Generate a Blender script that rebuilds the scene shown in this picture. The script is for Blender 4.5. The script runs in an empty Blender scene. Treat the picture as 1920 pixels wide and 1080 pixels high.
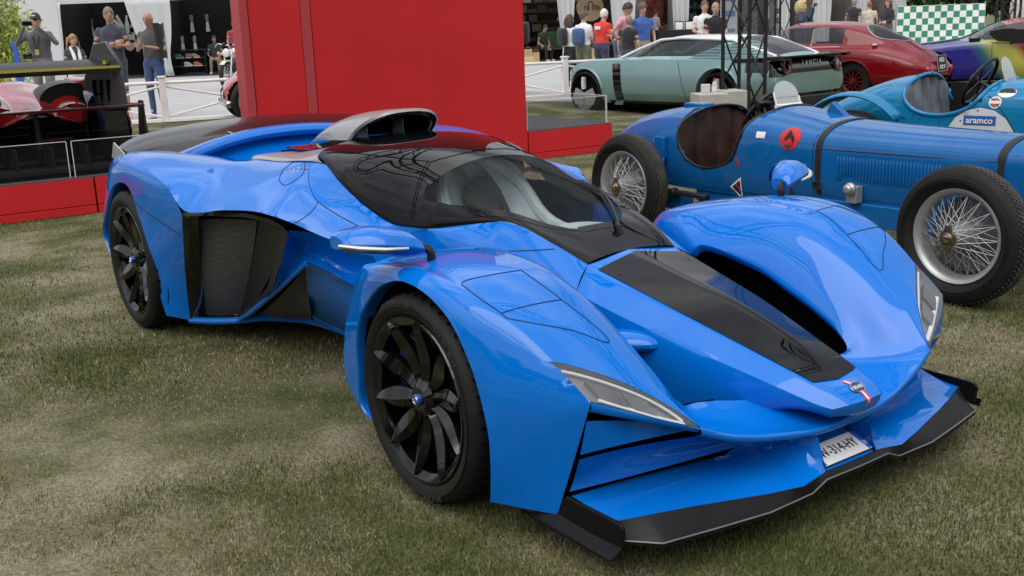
import bpy, bmesh, math, random
import numpy as np
from mathutils import Vector, Matrix, noise
from mathutils.bvhtree import BVHTree
random.seed(7); RNG = np.random.default_rng(7)
SC = bpy.context.scene
COL = SC.collection
# ------------------------------------------------------------------ camera
cam_d = bpy.data.cameras.new('camera'); cam = bpy.data.objects.new('camera', cam_d); COL.objects.link(cam)
_f = Vector((0.0, 0.97067794, -0.24038372)); _r = Vector((0.99928428, -0.00909314, -0.03671841)); _u = Vector((0.03782759, 0.24021167, 0.96998321))
_m = Matrix((( _r.x, _u.x, -_f.x, 0), (_r.y, _u.y, -_f.y, 0), (_r.z, _u.z, -_f.z, 1.46412), (0, 0, 0, 1)))
cam.matrix_world = _m
cam_d.sensor_width = 36; cam_d.lens = 37.224; cam_d.clip_start = 0.05; cam_d.clip_end = 2000
SC.camera = cam
# ------------------------------------------------------------------ world and sun: bright overcast day
SUN_EL, SUN_AZ = 58.0, 200.0
W = bpy.data.worlds.new("World"); SC.world = W; W.use_nodes = True
nt = W.node_tree; nt.nodes.clear()
out = nt.nodes.new('ShaderNodeOutputWorld'); bg = nt.nodes.new('ShaderNodeBackground')
sky = nt.nodes.new('ShaderNodeTexSky'); sky.sky_type = 'NISHITA'; sky.sun_disc = False
sky.sun_elevation = math.radians(SUN_EL); sky.sun_rotation = math.radians(SUN_AZ); sky.dust_density = 3.0
tc = nt.nodes.new('ShaderNodeTexCoord'); mp = nt.nodes.new('ShaderNodeMapping'); mp.inputs['Scale'].default_value = (1, 1, 2.2)
nz = nt.nodes.new('ShaderNodeTexNoise'); nz.inputs['Scale'].default_value = 2.2; nz.inputs['Detail'].default_value = 7; nz.inputs['Roughness'].default_value = 0.55
rp = nt.nodes.new('ShaderNodeValToRGB'); rp.color_ramp.elements[0].position = 0.36; rp.color_ramp.elements[1].position = 0.62
rp.color_ramp.elements[0].color = (0.55, 0.55, 0.55, 1); rp.color_ramp.elements[1].color = (1, 1, 1, 1)
cl = nt.nodes.new('ShaderNodeValToRGB'); cl.color_ramp.elements[0].position = 0.42; cl.color_ramp.elements[1].position = 0.66
cl.color_ramp.elements[0].color = (6.0, 6.3, 6.9, 1); cl.color_ramp.elements[1].color = (10.5, 10.5, 10.5, 1)
mx = nt.nodes.new('ShaderNodeMixRGB')
L = nt.links.new
L(tc.outputs['Generated'], mp.inputs['Vector']); L(mp.outputs['Vector'], nz.inputs['Vector'])
L(nz.outputs['Fac'], rp.inputs['Fac']); L(nz.outputs['Fac'], cl.inputs['Fac'])
L(rp.outputs['Color'], mx.inputs['Fac']); L(sky.outputs['Color'], mx.inputs['Color1']); L(cl.outputs['Color'], mx.inputs['Color2'])
sxz = nt.nodes.new('ShaderNodeSeparateXYZ'); mrz = nt.nodes.new('ShaderNodeMapRange'); mrz.inputs['From Min'].default_value = 0; mrz.inputs['From Max'].default_value = 1
mrz.inputs['To Min'].default_value = 0.42; mrz.inputs['To Max'].default_value = 1.36      # overcast luminance: the zenith is brighter than the horizon
vm = nt.nodes.new('ShaderNodeVectorMath'); vm.operation = 'SCALE'
L(tc.outputs['Generated'], sxz.inputs['Vector']); L(sxz.outputs['Z'], mrz.inputs['Value']); L(mx.outputs['Color'], vm.inputs[0]); L(mrz.outputs['Result'], vm.inputs['Scale'])
L(vm.outputs['Vector'], bg.inputs['Color']); bg.inputs['Strength'].default_value = 0.12
L(bg.outputs['Background'], out.inputs['Surface'])
sd = bpy.data.lights.new('sun', 'SUN'); sd.energy = 1.5; sd.angle = math.radians(60); sd.color = (1, 0.96, 0.9)
so = bpy.data.objects.new('sun', sd); COL.objects.link(so)
_el, _az = math.radians(SUN_EL), math.radians(SUN_AZ)
so.rotation_euler = Vector((math.cos(_el)*math.sin(_az), math.cos(_el)*math.cos(_az), math.sin(_el))).to_track_quat('Z', 'Y').to_euler()
SC.view_settings.view_transform = 'Standard'; SC.view_settings.look = 'None'
SC.view_settings.gamma = 1; SC.view_settings.use_curve_mapping = False
SC.view_settings.exposure = 0.34
SC.cycles.max_bounces = 8; SC.cycles.transparent_max_bounces = 12
# ------------------------------------------------------------------ helpers
def mat(name, col, rough=0.5, metal=0.0, coat=0.0, spec=0.5, trans=0.0, ior=1.45, alpha=1.0, emit=None, sheen=0.0):
    m = bpy.data.materials.new(name); m.use_nodes = True
    b = m.node_tree.nodes['Principled BSDF']
    b.inputs['Base Color'].default_value = (*col, 1); b.inputs['Roughness'].default_value = rough
    b.inputs['Metallic'].default_value = metal; b.inputs['Coat Weight'].default_value = coat
    b.inputs['Coat Roughness'].default_value = 0.02
    b.inputs['Specular IOR Level'].default_value = spec; b.inputs['Transmission Weight'].default_value = trans
    b.inputs['IOR'].default_value = ior; b.inputs['Alpha'].default_value = alpha
    b.inputs['Sheen Weight'].default_value = sheen
    return m
def node(m, t): return m.node_tree.nodes.new(t)
def vary(m, scale=6, amt=0.25, detail=6, bump=0.0, bscale=None, coords='Object', rough_amt=0.0):
    """noise mottling of the base colour plus optional bump, on an existing simple material"""
    nt = m.node_tree; b = nt.nodes['Principled BSDF']; L = nt.links.new
    tc = node(m, 'ShaderNodeTexCoord'); n = node(m, 'ShaderNodeTexNoise')
    n.inputs['Scale'].default_value = scale; n.inputs['Detail'].default_value = detail
    L(tc.outputs[coords], n.inputs['Vector'])
    c = b.inputs['Base Color'].default_value[:]
    r = node(m, 'ShaderNodeValToRGB'); r.color_ramp.elements[0].position = 0.3; r.color_ramp.elements[1].position = 0.7
    r.color_ramp.elements[0].color = tuple(x*(1-amt) for x in c[:3])+(1,); r.color_ramp.elements[1].color = tuple(min(1, x*(1+amt)) for x in c[:3])+(1,)
    L(n.outputs['Fac'], r.inputs['Fac']); L(r.outputs['Color'], b.inputs['Base Color'])
    if rough_amt:
        mr = node(m, 'ShaderNodeMapRange'); q = b.inputs['Roughness'].default_value
        mr.inputs['To Min'].default_value = max(0, q-rough_amt); mr.inputs['To Max'].default_value = min(1, q+rough_amt)
        L(n.outputs['Fac'], mr.inputs['Value']); L(mr.outputs['Result'], b.inputs['Roughness'])
    if bump:
        n2 = node(m, 'ShaderNodeTexNoise'); n2.inputs['Scale'].default_value = bscale or scale*4; n2.inputs['Detail'].default_value = 4
        L(tc.outputs[coords], n2.inputs['Vector'])
        bp = node(m, 'ShaderNodeBump'); bp.inputs['Strength'].default_value = bump; bp.inputs['Distance'].default_value = 0.01
        L(n2.outputs['Fac'], bp.inputs['Height']); L(bp.outputs['Normal'], b.inputs['Normal'])
    return m
def lerp(a, b, t): return tuple(x+(y-x)*t for x, y in zip(a, b))
def add3(a, b): return (a[0]+b[0], a[1]+b[1], a[2]+b[2])
def cr_seg(P, n):
    """centripetal Catmull-Rom through P, n steps per control segment"""
    P = np.asarray(P, float); k = len(P)
    if k == 2: return P[0] + (P[1]-P[0])*np.linspace(0, 1, n+1)[:, None]
    d = np.maximum(np.linalg.norm(np.diff(P, axis=0), axis=1), 1e-6)**0.5
    t = np.concatenate([[0], np.cumsum(d)])
    T = np.zeros_like(P)
    for i in range(1, k-1):
        h0, h1 = t[i]-t[i-1], t[i+1]-t[i]
        T[i] = ((P[i]-P[i-1])/h0*h1 + (P[i+1]-P[i])/h1*h0)/(h0+h1)
    T[0] = 2*(P[1]-P[0])/d[0]-T[1]; T[-1] = 2*(P[-1]-P[-2])/d[-1]-T[-2]
    out = []
    for i in range(k-1):
        h = d[i]; s = np.linspace(0, 1, n+1)[:-1, None]
        out.append((2*s**3-3*s**2+1)*P[i]+(s**3-2*s**2+s)*h*T[i]+(-2*s**3+3*s**2)*P[i+1]+(s**3-s**2)*h*T[i+1])
    out.append(P[-1:]); return np.concatenate(out)
def curve(P, n=5, sharp=()):
    P = [tuple(p) for p in P]; cuts = [0]+[s for s in sharp]+[len(P)-1]; res = []
    for a, b in zip(cuts[:-1], cuts[1:]):
        q = cr_seg(P[a:b+1], n); res.append(q if not res else q[1:])
    return np.concatenate(res)
def patch(rows, nu=5, nv=5, su=(), sv=()):
    """tensor-product surface through the rows of points; su / sv list rows / columns where it creases"""
    R = np.array([curve(r, nv, sv) for r in rows])
    G = np.array([curve(R[:, j], nu, su) for j in range(R.shape[1])]).transpose(1, 0, 2)
    return G
def relax(G, n=16):
    """fair the inside of a patch (Taubin), edges kept"""
    G = G.copy()
    for k in range(n):
        for f in (.5, -.52):
            L = (G[:-2, 1:-1]+G[2:, 1:-1]+G[1:-1, :-2]+G[1:-1, 2:])/4-G[1:-1, 1:-1]; G[1:-1, 1:-1] += f*L
    return G
class MB:
    def __init__(s): s.V = []; s.F = []; s.M = []
    def add(s, V, F, m=0):
        o = len(s.V); s.V.extend([tuple(map(float, v)) for v in V]); s.F.extend([tuple(i+o for i in f) for f in F]); s.M.extend([m]*len(F)); return s
    def grid(s, G, m=0, closed_v=False, closed_u=False, flip=False):
        nu, nv = G.shape[:2]; F = []
        for i in range(nu if closed_u else nu-1):
            for j in range(nv if closed_v else nv-1):
                a, b, c, d = i*nv+j, i*nv+(j+1) % nv, ((i+1) % nu)*nv+(j+1) % nv, ((i+1) % nu)*nv+j
                F.append((a, d, c, b) if flip else (a, b, c, d))
        return s.add(G.reshape(-1, 3), F, m)
    def box(s, c, d, m=0, R=None):
        V = [Vector((x*d[0]/2, y*d[1]/2, z*d[2]/2)) for x in (-1, 1) for y in (-1, 1) for z in (-1, 1)]
        if R is not None: V = [R @ v for v in V]
        V = [v+Vector(c) for v in V]
        return s.add(V, [(0, 1, 3, 2), (4, 6, 7, 5), (0, 4, 5, 1), (2, 3, 7, 6), (0, 2, 6, 4), (1, 5, 7, 3)], m)
    def tube(s, P, r, n=8, m=0, cap=True, flat=1.0):
        P = [Vector(p) for p in P]; rings = []
        rs = r if hasattr(r, '__len__') else [r]*len(P)
        up = None
        for i, p in enumerate(P):
            t = (P[min(i+1, len(P)-1)]-P[max(i-1, 0)]).normalized()
            if up is None:
                up = Vector((0, 0, 1)) if abs(t.z) < 0.9 else Vector((1, 0, 0))
            x = t.cross(up).normalized(); y = x.cross(t).normalized(); up = y
            rings.append([tuple(p+(x*math.cos(a)+y*math.sin(a)*flat)*rs[i]) for a in [2*math.pi*k/n for k in range(n)]])
        s.grid(np.array(rings), m, closed_v=True)
        if cap:
            o = len(s.V); k = len(P)*n
            s.F.append(tuple(range(o-k, o-k+n))); s.M.append(m)
            s.F.append(tuple(range(o-n, o))[::-1]); s.M.append(m)
        return s
    def lathe(s, prof, axis='Z', n=24, c=(0, 0, 0), m=0, a0=0, a1=2*math.pi):
        full = abs(a1-a0-2*math.pi) < 1e-6
        A = np.linspace(a0, a1, n, endpoint=not full); rows = []
        for a in A:
            row = []
            for (r, h) in prof:
                p = (r*math.cos(a), r*math.sin(a), h)
                if axis == 'Y': p = (p[0], p[2], p[1])
                elif axis == 'X': p = (p[2], p[0], p[1])
                row.append((p[0]+c[0], p[1]+c[1], p[2]+c[2]))
            rows.append(row)
        return s.grid(np.array(rows), m, closed_u=full)
    def prism(s, poly, vec, m=0):
        n = len(poly); V = [Vector(p) for p in poly]; V2 = [v+Vector(vec) for v in V]
        F = [tuple(range(n))[::-1], tuple(range(n, 2*n))]+[(i, (i+1) % n, n+(i+1) % n, n+i) for i in range(n)]
        return s.add(V+V2, F, m)
    def ellip(s, c, r, n=12, m=0, R=None):
        prof = [(math.sin(a), -math.cos(a)) for a in np.linspace(0.001, math.pi-0.001, n)]
        t = MB().lathe(prof, n=n*2); R = R or Matrix.Identity(3)
        return s.add([Vector(c)+R @ Vector((v[0]*r[0], v[1]*r[1], v[2]*r[2])) for v in t.V], t.F, m)
    def mirror(s):
        o = len(s.V); s.V += [(x, -y, z) for x, y, z in s.V]; n = len(s.F)
        s.F += [tuple(i+o for i in f)[::-1] for f in s.F]; s.M += s.M[:n]; return s
    def xf(s, M): s.V = [tuple(M @ Vector(v)) for v in s.V]; return s
    def merge(s, o, m=None): return s.add(o.V, o.F, 0) if m is None else s.add(o.V, o.F, m)
    def mesh(s, name, mats, ang=35, weld=0.0, smooth=True, recalc=True):
        me = bpy.data.meshes.new(name); me.from_pydata(s.V, [], s.F)
        for m_ in (mats if isinstance(mats, (list, tuple)) else [mats]): me.materials.append(m_)
        if len(s.M) == len(me.polygons): me.polygons.foreach_set('material_index', s.M)
        if weld or recalc:
            bm = bmesh.new(); bm.from_mesh(me)
            if weld: bmesh.ops.remove_doubles(bm, verts=bm.verts, dist=weld)
            if recalc: bmesh.ops.recalc_face_normals(bm, faces=bm.faces)
            bm.to_mesh(me); bm.free()
        if smooth:
            me.polygons.foreach_set('use_smooth', [True]*len(me.polygons)); me.set_sharp_from_angle(angle=math.radians(ang))
        me.update(); return me
    def build(s, name, mats, parent=None, **k):
        loc = k.pop('loc', None); rot = k.pop('rot', None); bev = k.pop('bevel', 0)
        o = bpy.data.objects.new(name, s.mesh(name, mats, **k)); COL.objects.link(o)
        if parent: o.parent = parent
        if loc is not None: o.location = loc
        if rot is not None: o.rotation_euler = rot
        if bev:
            b = o.modifiers.new('bevel', 'BEVEL'); b.width = bev; b.segments = 2; b.limit_method = 'ANGLE'; b.angle_limit = math.radians(40); b.harden_normals = False
        return o
def thing(name, label, cat, loc=(0, 0, 0), rz=0, group=None):
    o = bpy.data.objects.new(name, None); COL.objects.link(o); o.empty_display_size = 0.1
    o.location = loc; o.rotation_euler = (0, 0, rz); return tag(o, label, cat, group)
def tag(o, label=None, cat=None, group=None, kind=None):
    if label: o['label'] = label
    if cat: o['category'] = cat
    if group: o['group'] = group
    if kind: o['kind'] = kind
    return o
def kids(o): return [c for c in bpy.data.objects if c.parent == o]
def dup(o, loc=None, rz=None, label=None, parent=None):
    c = o.copy(); COL.objects.link(c)
    if parent: c.parent = parent
    for ch in kids(o): dup(ch, parent=c)
    if loc is not None: c.location = loc
    if rz is not None: c.rotation_euler = (0, 0, rz)
    if label: c['label'] = label
    return c
def text_mesh(name, s, size, m, parent=None, M=None, ext=0.0008, bold=0.0, sx=1.0, align='CENTER', space=1.0):
    cu = bpy.data.curves.new(name, 'FONT'); cu.body = s; cu.size = size; cu.extrude = ext; cu.align_x = align; cu.align_y = 'CENTER'
    cu.offset = bold; cu.resolution_u = 3; cu.space_character = space
    tmp = bpy.data.objects.new(name, cu); COL.objects.link(tmp)
    bpy.context.view_layer.update()
    dg = bpy.context.evaluated_depsgraph_get()
    me = bpy.data.meshes.new_from_object(tmp.evaluated_get(dg)); bpy.data.objects.remove(tmp); bpy.data.curves.remove(cu)
    me.name = name
    for v in me.vertices: v.co.x *= sx
    if M is not None: me.transform(M)
    me.materials.clear(); me.materials.append(m)
    o = bpy.data.objects.new(name, me); COL.objects.link(o)
    if parent: o.parent = parent
    return o
def frame(o, x, n):
    """matrix placing local x along x, local z along n, at o"""
    x = Vector(x).normalized(); n = Vector(n); n = (n-x*n.dot(x)).normalized(); y = n.cross(x)
    return Matrix(((x.x, y.x, n.x, o[0]), (x.y, y.y, n.y, o[1]), (x.z, y.z, n.z, o[2]), (0, 0, 0, 1)))

# ------------------------------------------------------------------ shared materials
M_blue = mat('racing_blue_paint', (0.001, 0.146, 0.565), 0.5, 0.0, 1.0, 0.0)
M_black = mat('black_gloss', (0.004, 0.004, 0.005), 0.06, 0, 1.0)
M_satin = mat('black_satin', (0.008, 0.008, 0.009), 0.38)
M_void = mat('dark_interior', (0.004, 0.004, 0.004), 0.9, spec=0.1)
M_tyre = vary(mat('tyre_rubber', (0.010, 0.010, 0.010), 0.62, spec=0.3), 14, 0.3, bump=0.1, bscale=60, rough_amt=0.12)
M_grey_gloss = mat('clear_coated_grey_carbon', (0.34, 0.335, 0.33), 0.35, 0.3, 0.45)
M_red = mat('red_panel_paint', (0.58, 0.014, 0.018), 0.5)
M_white = mat('white_paint', (0.78, 0.77, 0.75), 0.5)
M_steel = mat('bright_metal', (0.55, 0.55, 0.56), 0.22, 1.0)
M_alu = mat('silver_paint', (0.42, 0.43, 0.44), 0.38, 0.6)
M_dkmetal = mat('dark_metal', (0.06, 0.06, 0.06), 0.4, 0.8)
M_clear = mat('clear_acrylic', (0.05, 0.05, 0.05), 0.02, spec=0.5, alpha=0.10)
M_lens = mat('lamp_glass', (0.30, 0.31, 0.33), 0.02, spec=0.5, alpha=0.20)
M_letter_w = mat('white_print', (0.75, 0.75, 0.75), 0.5)
M_letter_k = mat('black_print', (0.01, 0.01, 0.01), 0.5)
def carbon(name, base=0.012):
    m = mat(name, (base,)*3, 0.4, 0, 0.08, 0.15); nt = m.node_tree; L = nt.links.new
    tc = node(m, 'ShaderNodeTexCoord'); w1 = node(m, 'ShaderNodeTexChecker'); w1.inputs['Scale'].default_value = 260
    w1.inputs['Color1'].default_value = (base*0.6,)*3+(1,); w1.inputs['Color2'].default_value = (base*2.2,)*3+(1,)
    L(tc.outputs['Object'], w1.inputs['Vector']); L(w1.outputs['Color'], nt.nodes['Principled BSDF'].inputs['Base Color']); return m
M_carbon = carbon('carbon_fibre', 0.006)
def mesh_mat(name):
    m = mat(name, (0.01,)*3, 0.4); nt = m.node_tree; L = nt.links.new; b = nt.nodes['Principled BSDF']
    tc = node(m, 'ShaderNodeTexCoord'); mp = node(m, 'ShaderNodeMapping'); mp.inputs['Scale'].default_value = (70, 70, 130); mp.inputs['Rotation'].default_value = (0, 0.3, 0.6)
    v = node(m, 'ShaderNodeTexVoronoi'); v.inputs['Scale'].default_value = 1.0; v.inputs['Randomness'].default_value = 0.15
    r = node(m, 'ShaderNodeValToRGB'); r.color_ramp.elements[0].position = 0.32; r.color_ramp.elements[1].position = 0.5
    r.color_ramp.elements[0].color = (0.002, 0.002, 0.002, 1); r.color_ramp.elements[1].color = (0.10, 0.10, 0.105, 1)
    L(tc.outputs['Object'], mp.inputs['Vector']); L(mp.outputs['Vector'], v.inputs['Vector']); L(v.outputs['Distance'], r.inputs['Fac']); L(r.outputs['Color'], b.inputs['Base Color'])
    bp = node(m, 'ShaderNodeBump'); bp.inputs['Strength'].default_value = 0.8; bp.inputs['Distance'].default_value = 0.004
    L(v.outputs['Distance'], bp.inputs['Height']); L(bp.outputs['Normal'], b.inputs['Normal']); return m
M_mesh = mesh_mat('perforated_black_mesh')

# ================================================================== the blue hypercar (car frame: x forward, y left, z up, origin below the front axle)
CAR_LOC, CAR_YAW = (0.46871, 3.69748, 0.0), -0.947179
EYE = Vector((2.72779848, -2.53972165, 1.46412265))
hero = thing('sports_car', 'low blue open-wheel style supercar with black glass canopy on the grass in front', 'car', CAR_LOC, CAR_YAW)
HS = MB()      # blue near half, mirrored below
# --- front pontoon: outer side, ridge -> wheel-arch lip
FS_ridge = [(-0.4589, -0.9000, 0.1123), (-0.5676, -0.9000, 0.1896), (-0.6100, -0.9000, 0.2603), (-0.5981, -0.9000, 0.3864), (-0.5616, -0.8950, 0.4961), (-0.5160, -0.8850, 0.6038), (-0.4862, -0.8750, 0.6663),
 (-0.3263, -0.8750, 0.7143), (-0.1251, -0.8800, 0.7416), (0.0310, -0.8880, 0.7460), (0.1744, -0.8920, 0.7315), (0.2882, -0.8900, 0.7037), (0.3794, -0.8820, 0.6666), (0.4677, -0.8660, 0.6169), (0.5078, -0.8570, 0.5902), (0.5405, -0.8480, 0.5683),
 (0.6103, -0.8330, 0.5258), (0.6757, -0.8200, 0.4764), (0.6296, -0.8300, 0.3380), (0.5567, -0.8500, 0.1189)]
FS_lip = [(-0.3664, -0.9300, 0.1627), (-0.4375, -0.9350, 0.1932), (-0.4296, -0.9400, 0.3143), (-0.4029, -0.9500, 0.4438), (-0.3482, -0.9550, 0.5445), (-0.2454, -0.9600, 0.6378), (-0.1715, -0.9650, 0.6785),
 (-0.0645, -0.9700, 0.7135), (0.0163, -0.9720, 0.7177), (0.0879, -0.9730, 0.7092), (0.1600, -0.9730, 0.6868), (0.2269, -0.9720, 0.6516), (0.2755, -0.9700, 0.6040), (0.3128, -0.9670, 0.5482), (0.3234, -0.9660, 0.5298), (0.3341, -0.9650, 0.5131),
 (0.3717, -0.9600, 0.4034), (0.3849, -0.9550, 0.3203), (0.3786, -0.9500, 0.2217), (0.3538, -0.9400, 0.1130)]
rows = []
for i, (a, b) in enumerate(zip(FS_ridge, FS_lip)):
    k = 0.012 if 5 <= i <= 16 else 0.0
    m1 = add3(lerp(a, b, .33), (0, -k*0.6, k)); m2 = add3(lerp(a, b, .70), (0, -k*0.8, k*0.7))
    cx = Vector((0, 0.30, 0.343)); d = (Vector((b[0], 0, b[2]))-Vector((0, 0, 0.343))).normalized()
    ret = (b[0]-d.x*0.004, b[1]+0.006, b[2]-d.z*0.004); ret2 = (b[0]-d.x*0.006, b[1]+0.05, b[2]-d.z*0.006)
    rows.append([a, m1, m2, b, ret, ret2])
HS.grid(patch(rows, 5, 3, su=(15, 17,), sv=(3, 4)))
# --- pontoon top, ridge -> inner ridge, ending on the headlamp's upper edge
FT_in = [(-0.50, -0.60, 0.675), (-0.4248, -0.6200, 0.6945), (-0.2609, -0.6300, 0.7317), (-0.0837, -0.6400, 0.7593), (0.1917, -0.6520, 0.7449), (0.2984, -0.6400, 0.7094), (0.3754, -0.6260, 0.6701), (0.4858, -0.6250, 0.6127), (0.6415, -0.5980, 0.5043)]
FT_out = FS_ridge[6:15]
rows = []
for a, b in zip(FT_out, FT_in):
    h = 0.012
    rows.append([a, add3(lerp(a, b, .33), (0, 0, h)), add3(lerp(a, b, .67), (0, 0, h)), b])
HL_up = [FS_ridge[15], (0.5962, -0.7700, 0.5414), (0.6862, -0.6500, 0.4762), (0.8061, -0.5400, 0.3747)]
HL_lo = [(0.6735, -0.8180, 0.4813), (0.7182, -0.7480, 0.4536), (0.7645, -0.6450, 0.4115), (0.8051, -0.5390, 0.3718)]
rows.append(HL_up)
HS.grid(relax(patch(rows, 5, 5)))
# strip between ridge and the lamp, strip below the lamp
HS.grid(patch([[FS_ridge[15], HL_up[0]], [FS_ridge[16], add3(lerp(HL_up[0], HL_lo[0], .5), (0, 0, 0))], [FS_ridge[17], HL_lo[0]]], 4, 2))
lo2 = [(0.6703, -0.8160, 0.4511), (0.7226, -0.7370, 0.4277), (0.7592, -0.6400, 0.3932), (0.8042, -0.5380, 0.3627)]
lo3 = [add3(p, (-0.03, 0, -0.004)) for p in lo2]
HS.grid(patch([HL_lo, [add3(lerp(a, b, .5), (.004, 0, 0.002)) for a, b in zip(HL_lo, lo2)], lo2, lo3], 3, 5))
HS.add([FS_ridge[17], HL_lo[0], lo2[0], lo3[0], add3(FS_ridge[17], (-.05, 0.01, -.03))], [(0, 1, 2), (0, 2, 3, 4)])
# rear end of the pontoon
rows = []
for i in range(1, 7):
    a = FS_ridge[i]; b = (-0.62+0.02*i, -0.60, [0, .16, .27, .38, .50, .60, .66][i]); rows.append([a, add3(lerp(a, b, .4), (-0.03, 0, 0)), b])
rows.append([FS_ridge[6], add3(lerp(FS_ridge[6], FT_in[0], .5), (0, 0, .006)), FT_in[0]])
HS.grid(patch(rows, 4, 4))
# --- inner pontoon side flowing into the front blade: outer edge -> edge of the air opening
FE = [(.886, 0, .287), (.884, -.13, .289), (.870, -.25, .302), (.846, -.35, .314), (.826, -.45, .338), (.806, -.538, .370)]
FI = [(.70, 0, .335), (.69, -.14, .333), (.66, -.20, .331), (.60, -.275, .330), (.575, -.32, .328), (.57, -.355, .327)]
FE[5] = HL_up[3]; FE += [FT_in[8], FT_in[7], FT_in[6], FT_in[5], FT_in[4], FT_in[3], FT_in[2], FT_in[1], FT_in[0], (-0.58, -0.60, 0.60)]
FI += [(0.5915, -0.3950, 0.3482), (0.5318, -0.4250, 0.3939), (0.4150, -0.4350, 0.4554), (0.2978, -0.4400, 0.5037), (0.1592, -0.4400, 0.5606), (0.0660, -0.4300, 0.5864), (-0.0358, -0.4200, 0.6079), (-0.1130, -0.4100, 0.6109), (-0.1374, -0.4000, 0.5898), (-.24, -.42, .50)]
bul = [(-.014, -.010), (-.014, -.010), (-.012, -.010), (-.012, -.012), (-.015, -.018), (-.012, -.02), (.005, -.008), (.02, .005), (.03, .015), (.036, .024), (.038, .028), (.04, .03), (.04, .03), (.04, .03), (.035, .03), (.03, .03), (.02, .02)]
rows = []
for a, b, (h1, h2) in zip(FE, FI, bul):
    rows.append([a, add3(lerp(a, b, .33), (0, .02 if h1 > 0 else 0, h1)), add3(lerp(a, b, .68), (0, .02 if h2 > 0 else 0, h2)), b, add3(b, (0, -.004, -.012)), add3(b, (0, -.02, -.03))])
FAN = patch(rows, 5, 5, sv=(3,)); FAN[:, :16] = relax(FAN[:, :16], 25); HS.grid(FAN)
# rolled front edge of the blade
rows = []
for a in FE[:6]:
    rows.append([a, add3(a, (.006, 0, -.008)), add3(a, (.004, 0, -.020)), add3(a, (-.02, 0, -.028)), add3(a, (-.12, 0, -.03))])
HS.grid(patch(rows, 5, 3))
# --- spine / nose
SP = [  # centre, panel edge, bevel crease, flank, bottom
 [(.962, 0, .367), (.952, -.07, .364), (.925, -.118, .354), (.912, -.108, .324), (.84, -.09, .326)],
 [(0.9064, 0.0000, 0.3958), (.905, -.09, .388), (0.8811, -0.1380, 0.3628), (.85, -.135, .335), (.78, -.10, .318)],
 [(0.8532, 0.0000, 0.4006), (0.8406, -0.1010, 0.4091), (0.8288, -0.1550, 0.3775), (.80, -.155, .34), (.76, -.135, .312)],
 [(0.7014, 0.0000, 0.4767), (0.6527, -0.1320, 0.4628), (0.6984, -0.1900, 0.4104), (.66, -.20, .355), (.64, -.19, .27)],
 [(0.4267, 0.0000, 0.5648), (0.4176, -0.1680, 0.5286), (0.3947, -0.2450, 0.4736), (.37, -.262, .40), (.36, -.255, .22)],
 [(0.1847, 0.0000, 0.6124), (0.2039, -0.1880, 0.5813), (0.2299, -0.2750, 0.5112), (.19, -.29, .44), (.18, -.285, .22)],
 [(-0.0382, 0.0000, 0.6580), (-0.0023, -0.2060, 0.6310), (0.0466, -0.3000, 0.5540), (.0, -.315, .46), (.0, -.31, .22)],
 [(-0.0693, 0.0000, 0.6632), (-0.0492, -0.2120, 0.6415), (0.0024, -0.3100, 0.5702), (-.05, -.325, .47), (-.05, -.32, .22)],
]
G_top = patch([r[:3] for r in SP], 5, 6, sv=(1,), su=()); HS.grid(G_top)
HS.grid(patch([r[2:] for r in SP], 5, 4))
NT = curve(SP[0][:3], 6, (1,)); NB = curve([(.952, 0, .330), (.942, -.066, .328), SP[0][3]], 6, (1,)); HS.grid(np.array([NT, (NT+NB)/2+np.array([.004, 0, 0]), NB, NB*np.array([0, 1, 0])+np.array([.84, 0, .327])]))
CW = [[SP[7][1], SP[7][2], SP[7][3], SP[7][4]],
 [(-0.1885, -0.2470, 0.6992), (-0.1727, -0.3350, 0.6051), (-.20, -.35, .48), (-.2, -.345, .22)],
 [(-0.3595, -0.2720, 0.7484), (-0.3458, -0.3600, 0.6322), (-.36, -.375, .50), (-.36, -.37, .22)],
 [(-0.4385, -0.2870, 0.7585), (-0.4294, -0.3720, 0.6452), (-.44, -.39, .51), (-.44, -.385, .22)],
 [(-0.5747, -0.3520, 0.7380), (-0.5758, -0.4150, 0.6833), (-.58, -.43, .52), (-.58, -.43, .22)],
 [(-0.7516, -0.4200, 0.7059), (-0.7599, -0.4300, 0.6978), (-.74, -.46, .52), (-.74, -.47, .22)]]
HS.grid(patch([[r[0], add3(lerp(r[0], r[1], .5), (0, -.004, .006)), r[1]] for r in CW], 5, 4, su=(2, 3)))
HS.grid(patch([[r[1], r[2], r[3]] for r in CW], 5, 4, su=(2, 3)))
# suspension fairing
HS.ellip((0.2425, -0.2850, 0.4465), (.075, .14, .036), 10, 0, Matrix.Rotation(math.radians(-52), 3, 'Z'))
HS.grid(patch([[(-2.55, -.62, .80), (-2.6, -.3, .79), (-2.6, 0, .785)], [(-2.9, -.62, .80), (-2.9, -.3, .80), (-2.9, 0, .80)], [(-3.3, -.62, .78), (-3.35, -.3, .80), (-3.36, 0, .80)]], 3, 3))
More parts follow.
